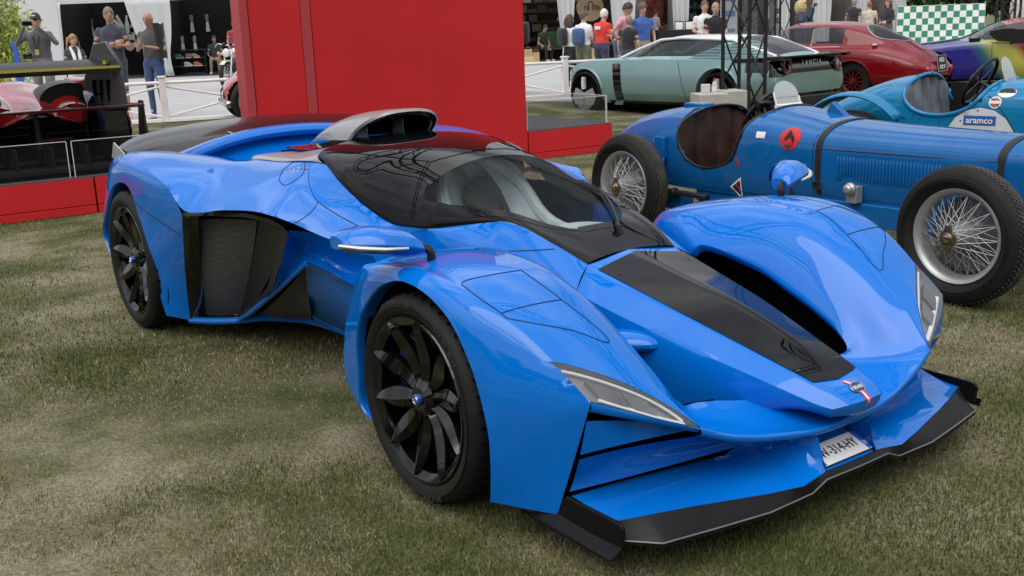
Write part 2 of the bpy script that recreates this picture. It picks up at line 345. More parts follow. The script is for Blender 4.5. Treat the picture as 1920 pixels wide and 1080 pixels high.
# --- cabin shoulder, haunch
UB = [
 [(-0.7516, -0.4200, 0.7059), (-.77, -.50, .70), (-.78, -.58, .682), (-.80, -.66, .655)],
 [(-0.8517, -0.4350, 0.7013), (-.90, -.51, .690), (-.92, -.60, .672), (-0.9641, -0.6650, 0.6401)],
 [(-0.9855, -0.4550, 0.7021), (-1.0525, -0.5300, 0.6820), (-1.0602, -0.6000, 0.6690), (-1.0237, -0.6800, 0.6532)],
 [(-1.1779, -0.4800, 0.7646), (-1.1922, -0.5500, 0.7295), (-1.1834, -0.6300, 0.7057), (-1.1204, -0.7300, 0.6840)],
 [(-1.3189, -0.5000, 0.8384), (-1.3507, -0.6000, 0.7698), (-1.3122, -0.6800, 0.7414), (-1.2164, -0.7750, 0.7172)],
 [(-1.4878, -0.4800, 0.9019), (-1.4963, -0.6100, 0.8225), (-1.4109, -0.7200, 0.7805), (-1.2996, -0.8100, 0.7380)],
 [(-1.6566, -0.4800, 0.9049), (-1.6351, -0.6500, 0.8420), (-1.5362, -0.7600, 0.7949), (-1.3950, -0.8600, 0.7577)],
 [(-1.8896, -0.5000, 0.8861), (-1.8127, -0.7000, 0.8384), (-1.7148, -0.8200, 0.7905), (-1.6219, -0.9100, 0.7445)],
 [(-2.1152, -0.5200, 0.8806), (-2.0703, -0.7100, 0.8485), (-1.9648, -0.8400, 0.8036), (-1.9556, -0.9700, 0.7111)],
 [(-2.30, -.56, .868), (-2.22, -.73, .874), (-2.13, -.86, .852), (-2.1029, -0.9850, 0.7997)],
 [(-2.52, -.60, .878), (-2.48, -.745, .897), (-2.43, -.87, .893), (-2.4018, -0.9850, 0.8625)],
 [(-2.80, -.62, .865), (-2.79, -.76, .898), (-2.77, -.88, .902), (-2.7473, -0.9700, 0.8803)],
 [(-3.08, -.62, .825), (-3.10, -.77, .868), (-3.10, -.86, .873), (-3.0893, -0.9350, 0.8560)],
 [(-3.31, -.60, .77), (-3.32, -.71, .79), (-3.31, -.81, .79), (-3.28, -.90, .77)]]
HS.grid(relax(patch(UB, 5, 6), 40))
HS.grid(patch([[r[0], add3(r[0], (0, .03, -.03)), add3(r[0], (0, .06, -.16))] for r in UB[9:]], 4, 2))
# rear wing side: arch lip -> ridge
RF = [((-2.4411, -0.9550, 0.1204), (-2.3429, -0.8700, 0.0990)), ((-2.4571, -0.9850, 0.3203), (-2.2511, -0.9000, 0.3142)), ((-2.4735, -1.0000, 0.4819), (-2.0877, -0.9450, 0.5418)), ((-2.5445, -1.0000, 0.5794), (-1.9842, -0.9720, 0.6909)),
 ((-2.5872, -1.0000, 0.6867), (-2.1029, -0.9850, 0.7997)), ((-2.6640, -1.0000, 0.7537), (-2.4018, -0.9850, 0.8625)), ((-2.8223, -1.0000, 0.7602), (-2.7473, -0.9700, 0.8803)), ((-3.0063, -0.9950, 0.6997), (-3.0893, -0.9350, 0.8560)),
 ((-3.1863, -0.9900, 0.5553), (-3.28, -.90, .77)), ((-3.3197, -0.9800, 0.4176), (-3.36, -.90, .60)), ((-3.16, -.97, .25), (-3.36, -.90, .28))]
rows = []
for i, (b, a) in enumerate(RF):
    k = .012 if i > 3 else .004
    d = (Vector((b[0]+2.78, 0, b[2]-.36))).normalized()
    rows.append([a, add3(lerp(a, b, .4), (0, -k, k)), b, (b[0]-d.x*.004, b[1]+.006, b[2]-d.z*.004), (b[0]-d.x*.008, b[1]+.07, b[2]-d.z*.008)])
HS.grid(patch(rows, 4, 3, su=(3,), sv=(2, 3)))
# --- recess ahead of the side intake
RC = [
 [(-2.1011, -0.7200, 0.1272), (-2.0884, -0.7120, 0.1229), (-2.0591, -0.7050, 0.1221)],
 [(-1.5097, -0.7750, 0.3857), (-1.5301, -0.7500, 0.3704), (-1.5073, -0.7420, 0.3779)],
 [(-1.3201, -0.8000, 0.5500), (-1.3855, -0.7350, 0.4875), (-1.3213, -0.7380, 0.4871)],
 [(-1.2227, -0.8000, 0.6935), (-1.3528, -0.7000, 0.5796), (-1.2178, -0.7350, 0.5534)],
 [(-1.1282, -0.7310, 0.6831), (-1.2413, -0.6550, 0.5619), (-1.1130, -0.7000, 0.5288)],
 [(-1.0237, -0.6800, 0.6532), (-1.1575, -0.6100, 0.5224), (-0.9748, -0.6600, 0.4881)],
 [(-.80, -.655, .645), (-.76, -.585, .55), (-.74, -.63, .49)]]
HS.grid(patch(RC, 4, 4, su=(3,)))
WL = [
 [(-1.2179, -0.7330, 0.5485), (-1.3165, -0.7000, 0.5000), (-1.4421, -0.6400, 0.3619), (-1.7663, -0.4872, 0.1500)],
 [(-1.1134, -0.7000, 0.5265), (-1.1804, -0.6750, 0.4842), (-1.3654, -0.6150, 0.3476), (-1.6999, -0.4735, 0.1400)],
 [(-0.9752, -0.6600, 0.4858), (-1.0326, -0.6400, 0.4478), (-1.1588, -0.6000, 0.3373), (-1.5209, -0.4419, 0.1250)],
 [(-.74, -.63, .49), (-.73, -.61, .46), (-.72, -.58, .3), (-.72, -.53, .12)],
 [(-.50, -.58, .49), (-.50, -.56, .46), (-.50, -.54, .3), (-.50, -.50, .12)]]
HS.grid(patch(WL, 4, 4, sv=(1,)))
HS.tube(curve([(-2.3572, -0.8650, 0.0978), (-2.2422, -0.7900, 0.1012), (-2.1033, -0.7200, 0.1187), (-1.9456, -0.6600, 0.1525), (-1.8700, -0.5443, 0.1400), (-1.7706, -0.4943, 0.1400), (-1.6767, -0.4634, 0.1350), (-1.5123, -0.4327, 0.1250)], 4), .017, 8)
HS.tube(curve([(-2.1022, -0.7180, 0.1158), (-1.5564, -0.7520, 0.3587), (-1.3158, -0.7400, 0.4929), (-1.2243, -0.7350, 0.5456)], 4), .011, 8)
# front shelf between cabin and pontoon, hidden floor
HS.grid(np.array([UB[0], [add3(p, (.02, .03, -.10)) for p in UB[0]], [add3(p, (.02, .04, -.45)) for p in UB[0]]]))
# rear hoop carrying the wing
hp = curve([(-2.62, -.74, .875), (-2.74, -.62, .885), (-2.84, -.46, .908), (-2.90, -.25, .935), (-2.92, 0, .945)], 6)
rows = []
for p in hp:
    rows.append([(p[0]+.07*math.cos(a)-.0, p[1], p[2]-.01+.034*math.sin(a)) for a in np.linspace(0, 2*math.pi, 13)[:-1]])
HS.grid(np.array(rows), closed_v=True)
HS.grid(patch([[(p[0]-.03, p[1], p[2]-.03), (p[0]+.02, p[1]*.98, p[2]-.07), (p[0]+.16, p[1]*.95, .81)] for p in hp[::3]], 2, 4))
HS.mirror()
body = HS.build('body', M_blue, hero, weld=.0015, ang=38)
# --- underbody, wheel wells, dark cavities
ub = MB()
ub.add([(.62, -.70, .16), (.62, .70, .16), (-.35, .40, .14), (-.35, -.40, .14), (-1.3, -.38, .15), (-1.3, .38, .15), (-2.2, -.58, .14), (-2.2, .58, .14), (-3.3, -.70, .2), (-3.3, .70, .2)],
       [(0, 1, 2, 3), (3, 2, 5, 4), (4, 5, 7, 6), (6, 7, 9, 8)])
for s in (-1, 1):
    for (wx, wr, wz, y0, y1) in ((0, .40, .343, .62, .925), (-2.78, .405, .36, .55, .95)):
        A = np.linspace(math.radians(-25), math.radians(205), 25)
        ub.grid(np.array([[(wx+wr*math.cos(a), s*y0, wz+wr*math.sin(a)), (wx+wr*math.cos(a), s*y1, wz+wr*math.sin(a))] for a in A]))
    ub.add([(-.45, s*.6, .12), (.45, s*.6, .12), (.45, s*.6, .62), (-.45, s*.6, .62)], [(0, 1, 2, 3)])
    ub.add([(-3.2, s*.55, .15), (-2.3, s*.55, .12), (-2.3, s*.55, .78), (-3.2, s*.55, .74)], [(0, 1, 2, 3)])
    ub.add([(-2.3, s*.60, .13), (-1.3, s*.40, .13), (-1.1, s*.42, .66), (-2.3, s*.62, .74)], [(0, 1, 2, 3)])
    ub.add([(-.6, s*.36, .24), (.62, s*.20, .24), (.60, s*.56, .24), (-.45, s*.6, .24)], [(0, 1, 2, 3)])
    ub.add([(.50, s*.60, .13), (.50, s*.12, .13), (.56, s*.12, .30), (.56, s*.60, .36), (.52, s*.82, .44), (.50, s*.86, .13)], [(0, 1, 2, 3), (0, 3, 4, 5)])
ub.add([(-3.3, -.9, .2), (-3.3, .9, .2), (-3.3, .9, .78), (-3.3, -.9, .78)], [(0, 1, 2, 3)])
ub.build('underbody', M_void, hero, recalc=False)
# --- engine cover and roof scoop (clear-coated grey carbon)
ec = MB()
EC = [[(-1.735, 0, .981), (-1.70, -.25, .960), (-1.6210, -0.4500, 0.9357), (-1.4915, -0.4780, 0.9037)],
 [(-1.83, 0, .97), (-1.80, -.25, .945), (-1.7709, -0.4700, 0.9095), (-1.6583, -0.4790, 0.9071)],
 [(-1.95, 0, .955), (-1.95, -.22, .925), (-2.0054, -0.4600, 0.8982), (-1.8913, -0.4990, 0.8884)],
 [(-2.25, 0, .925), (-2.2, -.18, .90), (-2.3071, -0.4600, 0.8835), (-2.1170, -0.5190, 0.8829)],
 [(-2.55, 0, .88), (-2.5, -.16, .86), (-2.42, -.36, .83), (-2.3104, -0.5390, 0.8647)],
 [(-2.75, 0, .82), (-2.72, -.2, .81), (-2.70, -.38, .80), (-2.6, -.55, .83)]]
ec.grid(patch(EC, 5, 5)); ec.mirror()
eco = ec.build('engine_cover', M_grey_gloss, hero, weld=.001, ang=50)
lv = MB()
for k, (x0, x1, z0, z1, w0, w1) in enumerate([(-2.02, -2.24, .940, .905, .36, .32), (-2.28, -2.5, .905, .862, .30, .24)]):
    lv.add([(x0, -w0, z0-.02), (x0, w0, z0-.02), (x1, w1, z1+.012), (x1, -w1, z1+.012), (x1-.01, -w1, z1), (x1-.01, w1, z1)], [(0, 1, 2, 3), (3, 2, 5, 4)])
lv.build('rear_louvre', M_black, hero)
scp = MB(); scn = MB(); rows = []
def arch(x, w, h, z0, n=17, lean=0.0):
    r = []
    for a in np.linspace(0, math.pi, n):
        cy = math.copysign(abs(math.cos(a))**0.8, math.cos(a)); sz = math.sin(a)**0.85
        r.append((x+lean*sz, -w*cy, z0+h*sz))
    return r
stn = [(-1.75, .235, .135, .972, .17), (-1.86, .228, .134, .965, 0.12), (-2.0, .20, .12, .955, .06), (-2.15, .16, .09, .94, 0), (-2.34, .11, .05, .92, 0), (-2.52, .06, .015, .885, 0)]
G = np.array([cr_seg(np.array([arch(*[s[0], s[1], s[2], s[3]], lean=s[4])[i] for s in stn]), 5) for i in range(17)])
scp.grid(G)
a0 = arch(-1.75, .235, .135, .972, lean=.17); a1 = arch(-1.74, .222, .122, .973, lean=.168); a2 = arch(-1.762, .208, .104, .976, lean=.15); a3 = arch(-2.05, .16, .075, .958)
scp.grid(np.array([a0, a1])); scoop = scp.build('roof_scoop', M_grey_gloss, hero, weld=.001, ang=40)
scn.grid(np.array([a1, a2])); scn.tube(a2, .006, 6); scn.build('scoop_lip', M_black, scoop)
t = MB().grid(np.array([a2, a3])); t.add(a3, [tuple(range(17))]); t.build('scoop_duct', M_void, scoop)
for s in (-1, 1): MB().box((-1.85, s*.10, 1.005), (.10, .008, .08)).build('scoop_vane', M_alu, scoop, bevel=.002)
# --- canopy
CB = [(-0.0492, -0.2120, 0.6415), (-0.1885, -0.2470, 0.6992), (-0.3595, -0.2720, 0.7484), (-0.4385, -0.2870, 0.7585), (-0.5747, -0.3520, 0.7380), (-0.7516, -0.4200, 0.7059), (-0.9855, -0.4550, 0.7021), (-1.1779, -0.4800, 0.7646), (-1.3189, -0.5000, 0.8384), (-1.4878, -0.4800, 0.9019), (-1.6214, -0.4500, 0.9333)]
CC = [(-0.0693, 0.0000, 0.6632), (-.22, 0, .722), (-.36, 0, .772), (-.44, 0, .802), (-.62, 0, .866), (-.80, 0, .920), (-1.0, 0, .964), (-1.2, 0, .990), (-1.42, 0, 1.0), (-1.58, 0, .996), (-1.74, 0, .984)]
rows = []
for c, b in zip(CC, CB):
    r = []
    for th in np.radians([0, 22, 44, 64, 80, 90]):
        s, k = math.sin(th), math.cos(th)
        r.append((c[0]+(b[0]-c[0])*s**1.6, b[1]*s**1.0, b[2]+(c[2]-b[2])*k**1.05))
    rows.append(r)
CG = patch(rows, 14, 9, su=(5,))
ca = MB(); gl = MB(); nu, nv = CG.shape[:2]
def clear_lim(x): return np.interp(x, [-.90, -.87, -.82, -.70, -.56, -.48, -.40, -.30, -.25, -.23], [.33, .385, .395, .368, .315, .268, .238, .19, .14, .09])
def clear_area(P):
    x, y = P[0], abs(P[1])
    if not (-.90 < x < -.23): return False
    return y < clear_lim(x)
for s in (1, -1):
    for i in range(nu-1):
        for j in range(nv-1):
            q = [CG[i, j], CG[i, j+1], CG[i+1, j+1], CG[i+1, j]]
            if clear_area(sum(q)/4): gl.add([(p[0], p[1]*s, p[2]) for p in q], [(0, 1, 2, 3)])
            else: ca.add([(p[0], p[1]*s, p[2]) for p in q], [(0, 1, 2, 3)])
M_canopy = mat('black_canopy_glass', (0.004, 0.004, 0.005), 0.02, 0, 0.0, 0.24)
M_glass = mat('tinted_glass', (0.55, 0.62, 0.62), 0.02, 0, 0, 0.4, alpha=0.22)
M_glass.node_tree.nodes['Principled BSDF'].inputs['Base Color'].default_value = (.012, .016, .016, 1)
canopy = ca.build('canopy', M_canopy, hero, weld=.0005, ang=60)
gl.build('windscreen', M_glass, hero, weld=.0005, ang=60)
# cabin interior: tub, seat, dash
tubm = MB().add([(-.2, -.25, .60), (-.2, .25, .60), (-1.4, .42, .55), (-1.4, -.42, .55)], [(0, 1, 2, 3)]); tubm.build('cabin_tub', M_satin, hero)
M_seat = vary(mat('grey_suede', (0.42, 0.50, 0.52), 0.85), 9, .15)
st = MB()
rows = []
for (x, z, w, t) in [(-.62, .58, .20, .03), (-.88, .60, .22, .05), (-1.0, .70, .22, .07), (-1.08, .82, .20, .06), (-1.14, .89, .10, .04)]:
    rows.append([(x+t, -w, z+t*.8), (x+t*.4, -w*.75, z+.01), (x, 0, z), (x+t*.4, w*.75, z+.01), (x+t, w, z+t*.8), (x-.06, w*1.05, z+.02), (x-.09, 0, z), (x-.06, -w*1.05, z+.02)])
st.grid(patch(rows, 4, 2), closed_v=False); sto = st.build('seat', M_seat, hero, ang=60)
M_ins = mat('dark_seat_insert', (.035, .04, .042), .9)
MB().ellip((-.985, 0, .745), (.05, .10, .11), 8, 0, Matrix.Rotation(-.5, 3, 'Y')).build('seat_insert', M_ins, sto)
for s in (-1, 1): MB().tube(curve([(-.60, s*.20, .63), (-.86, s*.225, .66), (-1.0, s*.20, .80), (-1.10, s*.10, .90)], 4), .028, 8).build('seat_bolster', M_seat, sto)
for s in (-1, 1): MB().tube(curve([(-1.10, s*.05, .885), (-.985, s*.06, .80), (-.90, s*.07, .68)], 4), .014, 6, flat=.4).build('harness_strap', M_ins, sto)
ds = MB().grid(patch([[(-.22, -.18, .635), (-.23, 0, .66), (-.22, .18, .635)], [(-.42, -.24, .68), (-.44, 0, .71), (-.42, .24, .68)], [(-.5, -.26, .62), (-.52, 0, .64), (-.5, .26, .62)]], 4, 4)); ds.build('dashboard', M_seat, hero)
# hood panel
hd = MB(); hg = G_top[2*5:6*5+1]
wcol = hg[:, :6+1]
HPm = np.array(wcol) + np.array([0, 0, .0035]); HPm[:, :, 0] += .001
full = np.concatenate([HPm[:, ::-1], (HPm*np.array([1, -1, 1]))[:, 1:]], axis=1)
hd.grid(full)
hood = hd.build('hood_panel', M_canopy, hero, ang=60)
b_ = MB()
for (x, i) in ((0, 2), (0, -3)):
    for j in (1, -2): b_.ellip(tuple(full[i, j]), (.007, .007, .003), 5)
tag(b_.build('hood_fastener', M_dkmetal, hood), kind='stuff')
# ---------------------------------------------------------------- seams laid on the body surface
bvh = BVHTree.FromPolygons([v.co.copy() for v in body.data.vertices], [p.vertices[:] for p in body.data.polygons])
bvc = BVHTree.FromPolygons([Vector(v) for v in ca.V]+[Vector(v) for v in gl.V], [f for f in ca.F]+[tuple(i+len(ca.V) for i in f) for f in gl.F])
def on_surface(P, tree=None, lift=.0006):
    P = Vector(P); d = (P-EYE).normalized(); h = (tree or bvh).ray_cast(EYE, d)
    if h[0] is None or (h[0]-P).length > .35:
        h = (tree or bvh).find_nearest(P)
        return h[0]
    n = h[1] if h[1].dot(d) < 0 else -h[1]
    return h[0]+n*lift
fr_ = MB()      # printed black border of the windscreen glass
for s in (1, -1):
    rows = []
    for x in np.concatenate([[-.905], np.linspace(-.895, -.225, 50)]):
        y = float(clear_lim(x)); r_ = []
        for dy in (-.014, .004, .022):
            h = bvc.ray_cast(Vector((x, (y+dy)*s, 2)), Vector((0, 0, -1))); r_.append(tuple(h[0]+h[1]*(.0012 if h[1].z > 0 else -.0012)) if h[0] is not None else (x, (y+dy)*s, .7))
        rows.append(r_)
    fr_.grid(np.array(rows))
for x0 in (-.232, -.90):
    rows = []
    for y in np.linspace(-float(clear_lim(x0)), float(clear_lim(x0)), 30):
        r_ = []
        for dx in (-.016, 0, .02):
            h = bvc.ray_cast(Vector((x0+dx, y, 2)), Vector((0, 0, -1))); r_.append(tuple(h[0]+h[1]*(.0013 if h[1].z > 0 else -.0013)))
        rows.append(r_)
    fr_.grid(np.array(rows))
fr_.build('glass_border', M_canopy, canopy, ang=80)
def seam(mb, pts, r=.0016, tree=None, closed=False, both=True):
    d = curve(pts, 8)
    P = [on_surface(p, tree) for p in d]
    mb.tube(P, r, 5)
    if both: mb.tube([(p[0], -p[1], p[2]) for p in P], r, 5)
M_seam = mat('panel_gap', (0.004, 0.012, 0.05), 0.6)
sm = MB()
seam(sm, [(0.1852, -0.6740, 0.7375), (0.1744, -0.7800, 0.7384), (0.1737, -0.8800, 0.7341), (0.1733, -0.8840, 0.7267)])
seam(sm, [(0.1733, -0.8840, 0.7267), (0.2599, -0.8800, 0.6998), (0.3516, -0.8710, 0.6714), (0.3810, -0.8740, 0.6638)], .0018)
seam(sm, [(0.1852, -0.6740, 0.7375), (0.3551, -0.6540, 0.6730), (0.5397, -0.6400, 0.5938), (0.5486, -0.6400, 0.5816)], .0017)
seam(sm, [(0.3517, -0.8710, 0.6730), (0.3431, -0.7500, 0.6739), (0.3551, -0.6540, 0.6730)], .0018)
seam(sm, [(0.3810, -0.8740, 0.6638), (0.4186, -0.7900, 0.6378), (0.4826, -0.7100, 0.6147), (0.5383, -0.6450, 0.5803), (0.5486, -0.6400, 0.5816)], .0018)
seam(sm, [(-0.3940, -0.3600, 0.6627), (-0.2805, -0.3100, 0.6738), (-0.1727, -0.2600, 0.6879)], .002)
seam(sm, [(-1.3502, -0.6000, 0.7721), (-1.2767, -0.5800, 0.7392), (-1.1500, -0.5500, 0.6988), (-1.0444, -0.5300, 0.6764)], .0022)
seam(sm, [(-1.3502, -0.6000, 0.7721), (-1.3441, -0.6200, 0.7480), (-1.2271, -0.7700, 0.7173)], .0018)
seam(sm, [(-1.3502, -0.6000, 0.7721), (-1.4591, -0.5800, 0.8227), (-1.6275, -0.4900, 0.8915)], .0015)
seam(sm, [(-2.6051, -1.0000, 0.6848), (-2.3270, -0.9900, 0.6368), (-2.1048, -0.9500, 0.5780)], .003)
th = np.linspace(0, 2*math.pi, 25)
fc = [(-1.6122, -0.6500, 0.8441), (-1.6641, -0.6000, 0.8836), (-1.6162, -0.5600, 0.9187), (-1.5615, -0.5500, 0.9197), (-1.5547, -0.5500, 0.8992), (-1.5298, -0.5800, 0.8672), (-1.5472, -0.6200, 0.8374), (-1.5942, -0.6400, 0.8235), (-1.6122, -0.6500, 0.8441)]
seam(sm, fc, .002)
so_ = tag(sm.build('panel_seam', M_seam, body), kind='stuff')
sk = MB()
for pts in ([(-0.8495, -0.3500, 0.9573), (-0.8672, -0.3800, 0.8998), (-0.8717, -0.4100, 0.8177), (-0.8731, -0.4300, 0.7302)], [(-0.8624, -0.3300, 0.9500), (-0.8639, -0.3700, 0.8947), (-0.8557, -0.4100, 0.8152), (-0.8528, -0.4300, 0.7284)],
            [(-0.8703, -0.3300, 0.9515), (-1.0262, -0.4000, 0.9616), (-1.3168, -0.4400, 0.9639), (-1.5396, -0.4500, 0.9487)], [(-0.8624, -0.3300, 0.9500), (-0.8979, -0.2000, 0.9597), (-0.9175, 0.0000, 0.9695)]):
    seam(sk, pts, .0018, bvc)
sk.build('canopy_seam', M_void, canopy)
# ---------------------------------------------------------------- headlamps
for s in (1, -1):
    up = curve(HL_up, 6); lo = curve(HL_lo, 6); LG = np.array([[lerp(a, b, t) for t in np.linspace(0, 1, 7)] for a, b in zip(up, lo)])*np.array([1, s, 1])
    nrm = Vector((.55, -.22*s, .8)).normalized()
    lamp = MB().grid(LG+np.array([0, 0, .001])).build('headlight', M_lens, hero, ang=60)
    back = LG-np.array(nrm)*.022
    hb = MB().grid(back)
    hb.grid(np.array([LG[0], back[0]])); hb.grid(np.array([LG[-1], back[-1]])); hb.grid(np.array([LG[:, 0], back[:, 0]])); hb.grid(np.array([LG[:, -1], back[:, -1]]))
    hb.build('lamp_housing', mat('lamp_grey', (.20, .205, .21), .35, .2), lamp)
    dr = MB(); dr.tube(curve([LG[3, 5]-np.array(nrm)*.008, LG[8, 5]-np.array(nrm)*.012, LG[13, 5]-np.array(nrm)*.012, LG[16, 4]-np.array(nrm)*.012], 4), .008, 6, flat=.6)
    dr.tube(curve([LG[1, 1]-np.array(nrm)*.010, LG[8, 1]-np.array(nrm)*.010, LG[13, 1]-np.array(nrm)*.010, LG[16, 3]-np.array(nrm)*.010], 4), .0045, 6)
    dr.build('light_strip', mat('drl_white', (.72, .73, .74), .3), lamp)
    for (i0, i1) in ((4, 8), (9, 12)):      # rectangular lens blocks
        top_ = LG[i0:i1+1, 2:6]-np.array(nrm)*.006; bot_ = top_-np.array(nrm)*.014
        pj = MB().grid(top_); pj.grid(np.array([top_[0], bot_[0]])); pj.grid(np.array([top_[-1], bot_[-1]])); pj.grid(np.array([top_[:, 0], bot_[:, 0]])); pj.grid(np.array([top_[:, -1], bot_[:, -1]]))
        pj.build('lens_block', mat('lens_block_grey', (.045, .045, .05) if i0 == 4 else (.10, .10, .105), .15, 0, .8), lamp)
    rim_ = MB().tube([tuple(p) for p in LG[:, 0]]+[tuple(p) for p in LG[-1, 1:]], .0013, 5); rim_.tube([tuple(p) for p in LG[:, -1]], .0013, 5)
    rim_.build('lamp_seal', M_satin, lamp)
# ---------------------------------------------------------------- front splitter group
def both(mb): return mb.mirror()
fl = MB()      # blue floor, dive elements, struts
def wall(mb, rows, nu=4, nv=4, su=(), sv=()): mb.grid(patch(rows, nu, nv, su, sv))
wall(fl, [[(0.7658, -0.8050, 0.1637), (0.6789, -0.8150, 0.1691), (0.5988, -0.8300, 0.1849)], [(0.8040, -0.7100, 0.1679), (0.6930, -0.7000, 0.1657), (0.5965, -0.6900, 0.1761)], [(0.8417, -0.6000, 0.1692), (0.7178, -0.5800, 0.1671), (0.6095, -0.5500, 0.1726)],
          [(0.8982, -0.3600, 0.1523), (0.7922, -0.3300, 0.1765), (0.6631, -0.2800, 0.1747)], [(0.9266, -0.2350, 0.1491), (0.8410, -0.2000, 0.1770), (0.7511, -0.1900, 0.2087)], [(0.9193, -0.1350, 0.1606), (0.8699, -0.1400, 0.1982), (0.7976, -0.1500, 0.2446)]], 5, 4)
wall(fl, [[(0.6085, -0.8450, 0.2058), (0.6112, -0.8350, 0.2308), (0.6325, -0.8400, 0.2712), (0.6537, -0.8450, 0.3156)], [(0.6433, -0.5500, 0.1990), (0.6427, -0.5450, 0.2273), (0.6326, -0.5500, 0.2537), (0.6519, -0.6200, 0.2954)], [(0.7036, -0.2500, 0.2120), (0.7033, -0.2500, 0.2257), (0.6957, -0.2700, 0.2391), (0.7144, -0.3600, 0.2822)]], 5, 4)
wall(fl, [[(0.6587, -0.8450, 0.3311), (0.6706, -0.8300, 0.4274)], [(0.6954, -0.6800, 0.3363), (0.6960, -0.6600, 0.3909)], [(0.7522, -0.5200, 0.3456), (0.7624, -0.5200, 0.3582)]], 4, 3)
wall(fl, [[(0.7976, -0.1500, 0.2446), (0.9193, -0.1350, 0.1606)], [(0.8743, -0.1250, 0.2778), (0.9097, -0.1150, 0.1550)]], 3, 3)
wall(fl, [[(0.6992, -0.2500, 0.2210), (0.6631, -0.2800, 0.1747)], [(0.7586, -0.2000, 0.2479), (0.7511, -0.1900, 0.2087)], [(0.7974, -0.1500, 0.2514), (0.7976, -0.1500, 0.2446)]], 3, 3)
# recess walls and ramp behind the plate
P0, P1, P2 = (0.9097, -0.1150, 0.1550), (0.8743, -0.1250, 0.2778), (.66, -.11, .25)
fl.add([P0, P1, P2, (.62, -.11, .13)], [(0, 1, 2, 3)])
fl.mirror()
fl.add([(0.9097, -0.1150, 0.1550), tuple(np.array((0.9097, -0.1150, 0.1550))*np.array([1, -1, 1])), (.64, .11, .26), (.64, -.11, .26)], [(0, 1, 2, 3)])
fl.build('front_aero_panel', M_blue, hero, weld=.001, ang=35)
sl = MB()      # carbon splitter
E_ = [(0.7933, -0.8095, 0.1180), (0.8699, -0.7423, 0.1180), (0.9009, -0.5786, 0.1180), (0.9324, -0.3877, 0.1180), (0.9342, -0.2078, 0.1220), (0.9365, -0.1468, 0.1480)]
E_.append((E_[-1][0]+.006, 0, E_[-1][2]+.002))
B_ = [(0.7658, -0.8050, 0.1637), (0.8040, -0.7100, 0.1679), (0.8417, -0.6000, 0.1692), (0.8982, -0.3600, 0.1523), (0.9266, -0.2350, 0.1491), (0.9193, -0.1350, 0.1606)]
B_.append((B_[-1][0]+.004, 0, B_[-1][2]))
rows = [[add3(b, (-.012, 0, -.004)), add3(b, (.002, 0, .0025)), add3(lerp(b, e, .8), (0, 0, .002)), e, add3(e, (.002, 0, -.012)), add3(e, (-.10, 0, -.02)), add3(e, (-.35, .0, -.02))] for b, e in zip(B_, E_)]
sl.grid(patch(rows, 4, 3, su=(1, 2, 3, 4, 5), sv=(1, 3, 4))); sl.mirror()
spl = sl.build('front_splitter', M_carbon, hero, weld=.001, ang=30)
se = MB().tube(curve(E_, 3, (1, 2, 3, 4, 5)), .0026, 6).mirror(); se.build('splitter_edge', mat('worn_edge', (.20, .20, .20), .4, .5), spl)
for s in (1, -1):
    ep = MB()
    pts = [(0.5541, -0.8480, 0.1173), (0.5889, -0.8450, 0.1844), (0.7864, -0.8420, 0.1834), (0.8116, -0.8420, 0.1807), (0.8207, -0.8410, 0.1686), (0.8165, -0.8400, 0.1128), (0.7847, -0.8420, 0.0975)]
    ep.prism([(x, y*s, z) for x, y, z in pts], (0, .012*s, 0))
    rows = []
    for (a, b) in (((970,955), (1045,966)), ((1060,1010), (1105,998)), ((1143,1051), (1165,1030))):
        pass
    fo = [(0.4215, -0.8820, 0.0958), (0.6285, -0.8800, 0.0926), (0.8081, -0.8760, 0.0893)]; fi = [(0.5569, -0.8500, 0.1239), (0.6961, -0.8500, 0.1186), (0.8278, -0.8500, 0.1238)]
    rows = [[a, add3(lerp(a, b, .3), (0, 0, -.004)), add3(lerp(a, b, .75), (0, 0, -.002)), b] for a, b in zip(fo, fi)]
    rows2 = [[(p[0], p[1]*s, p[2]-.006) for p in r] for r in rows]; rows = [[(p[0], p[1]*s, p[2]) for p in r] for r in rows]
    g1, g2 = patch(rows, 4, 4), patch(rows2, 4, 4)
    ep.grid(g1); ep.grid(g2); ep.grid(np.array([g1[-1], g2[-1]])); ep.grid(np.array([g1[:, 0], g2[:, 0]]))
    o = ep.build('end_plate', M_carbon, hero, bevel=.003)
    if s == -1:
        bt = MB().lathe([(0, 0), (.008, 0), (.008, .012), (.004, .014), (.004, .03), (0, .03)], 'Y', 10, (.78, .86, .115)); bt.build('end_plate_bolt', M_steel, o)
# end-plate on the nose: number plate
pm = frame((.80, 0, .197), (0, 1, 0), (.62, 0, .78))
_c = Vector((0.9097, -0.1150, 0.1550)); _t = Vector((.64, -.11, .26)); up_ = (_t-_c); up_.y = 0; up_.normalize(); nn = Vector((0, 1, 0)).cross(-up_); nn = nn if nn.z > 0 else -nn
ctr = Vector((_c.x, 0, _c.z))+up_*.054+nn*.006
pm = Matrix(((0, up_.x, nn.x, ctr.x), (1, up_.y, nn.y, 0), (0, up_.z, nn.z, ctr.z), (0, 0, 0, 1)))
pl = MB().box((0, 0, 0), (.25, .085, .004)).xf(pm).build('number_plate', mat('plate_white', (.78, .78, .78), .35), hero, bevel=.001)
for s in (-1, 1):
    MB().box((s*.112, 0, .0026), (.024, .083, .001)).xf(pm).build('plate_band', mat('plate_blue', (.02, .12, .55), .4), pl)
MB().box((0, 0, -.001), (.256, .091, .003)).xf(pm).build('plate_frame', M_satin, pl, bevel=.001)
text_mesh('plate_text', 'W-314-HY', .052, M_letter_k, pl, pm @ Matrix.Translation((0.0, 0, .003)), sx=.74, bold=-.0002)
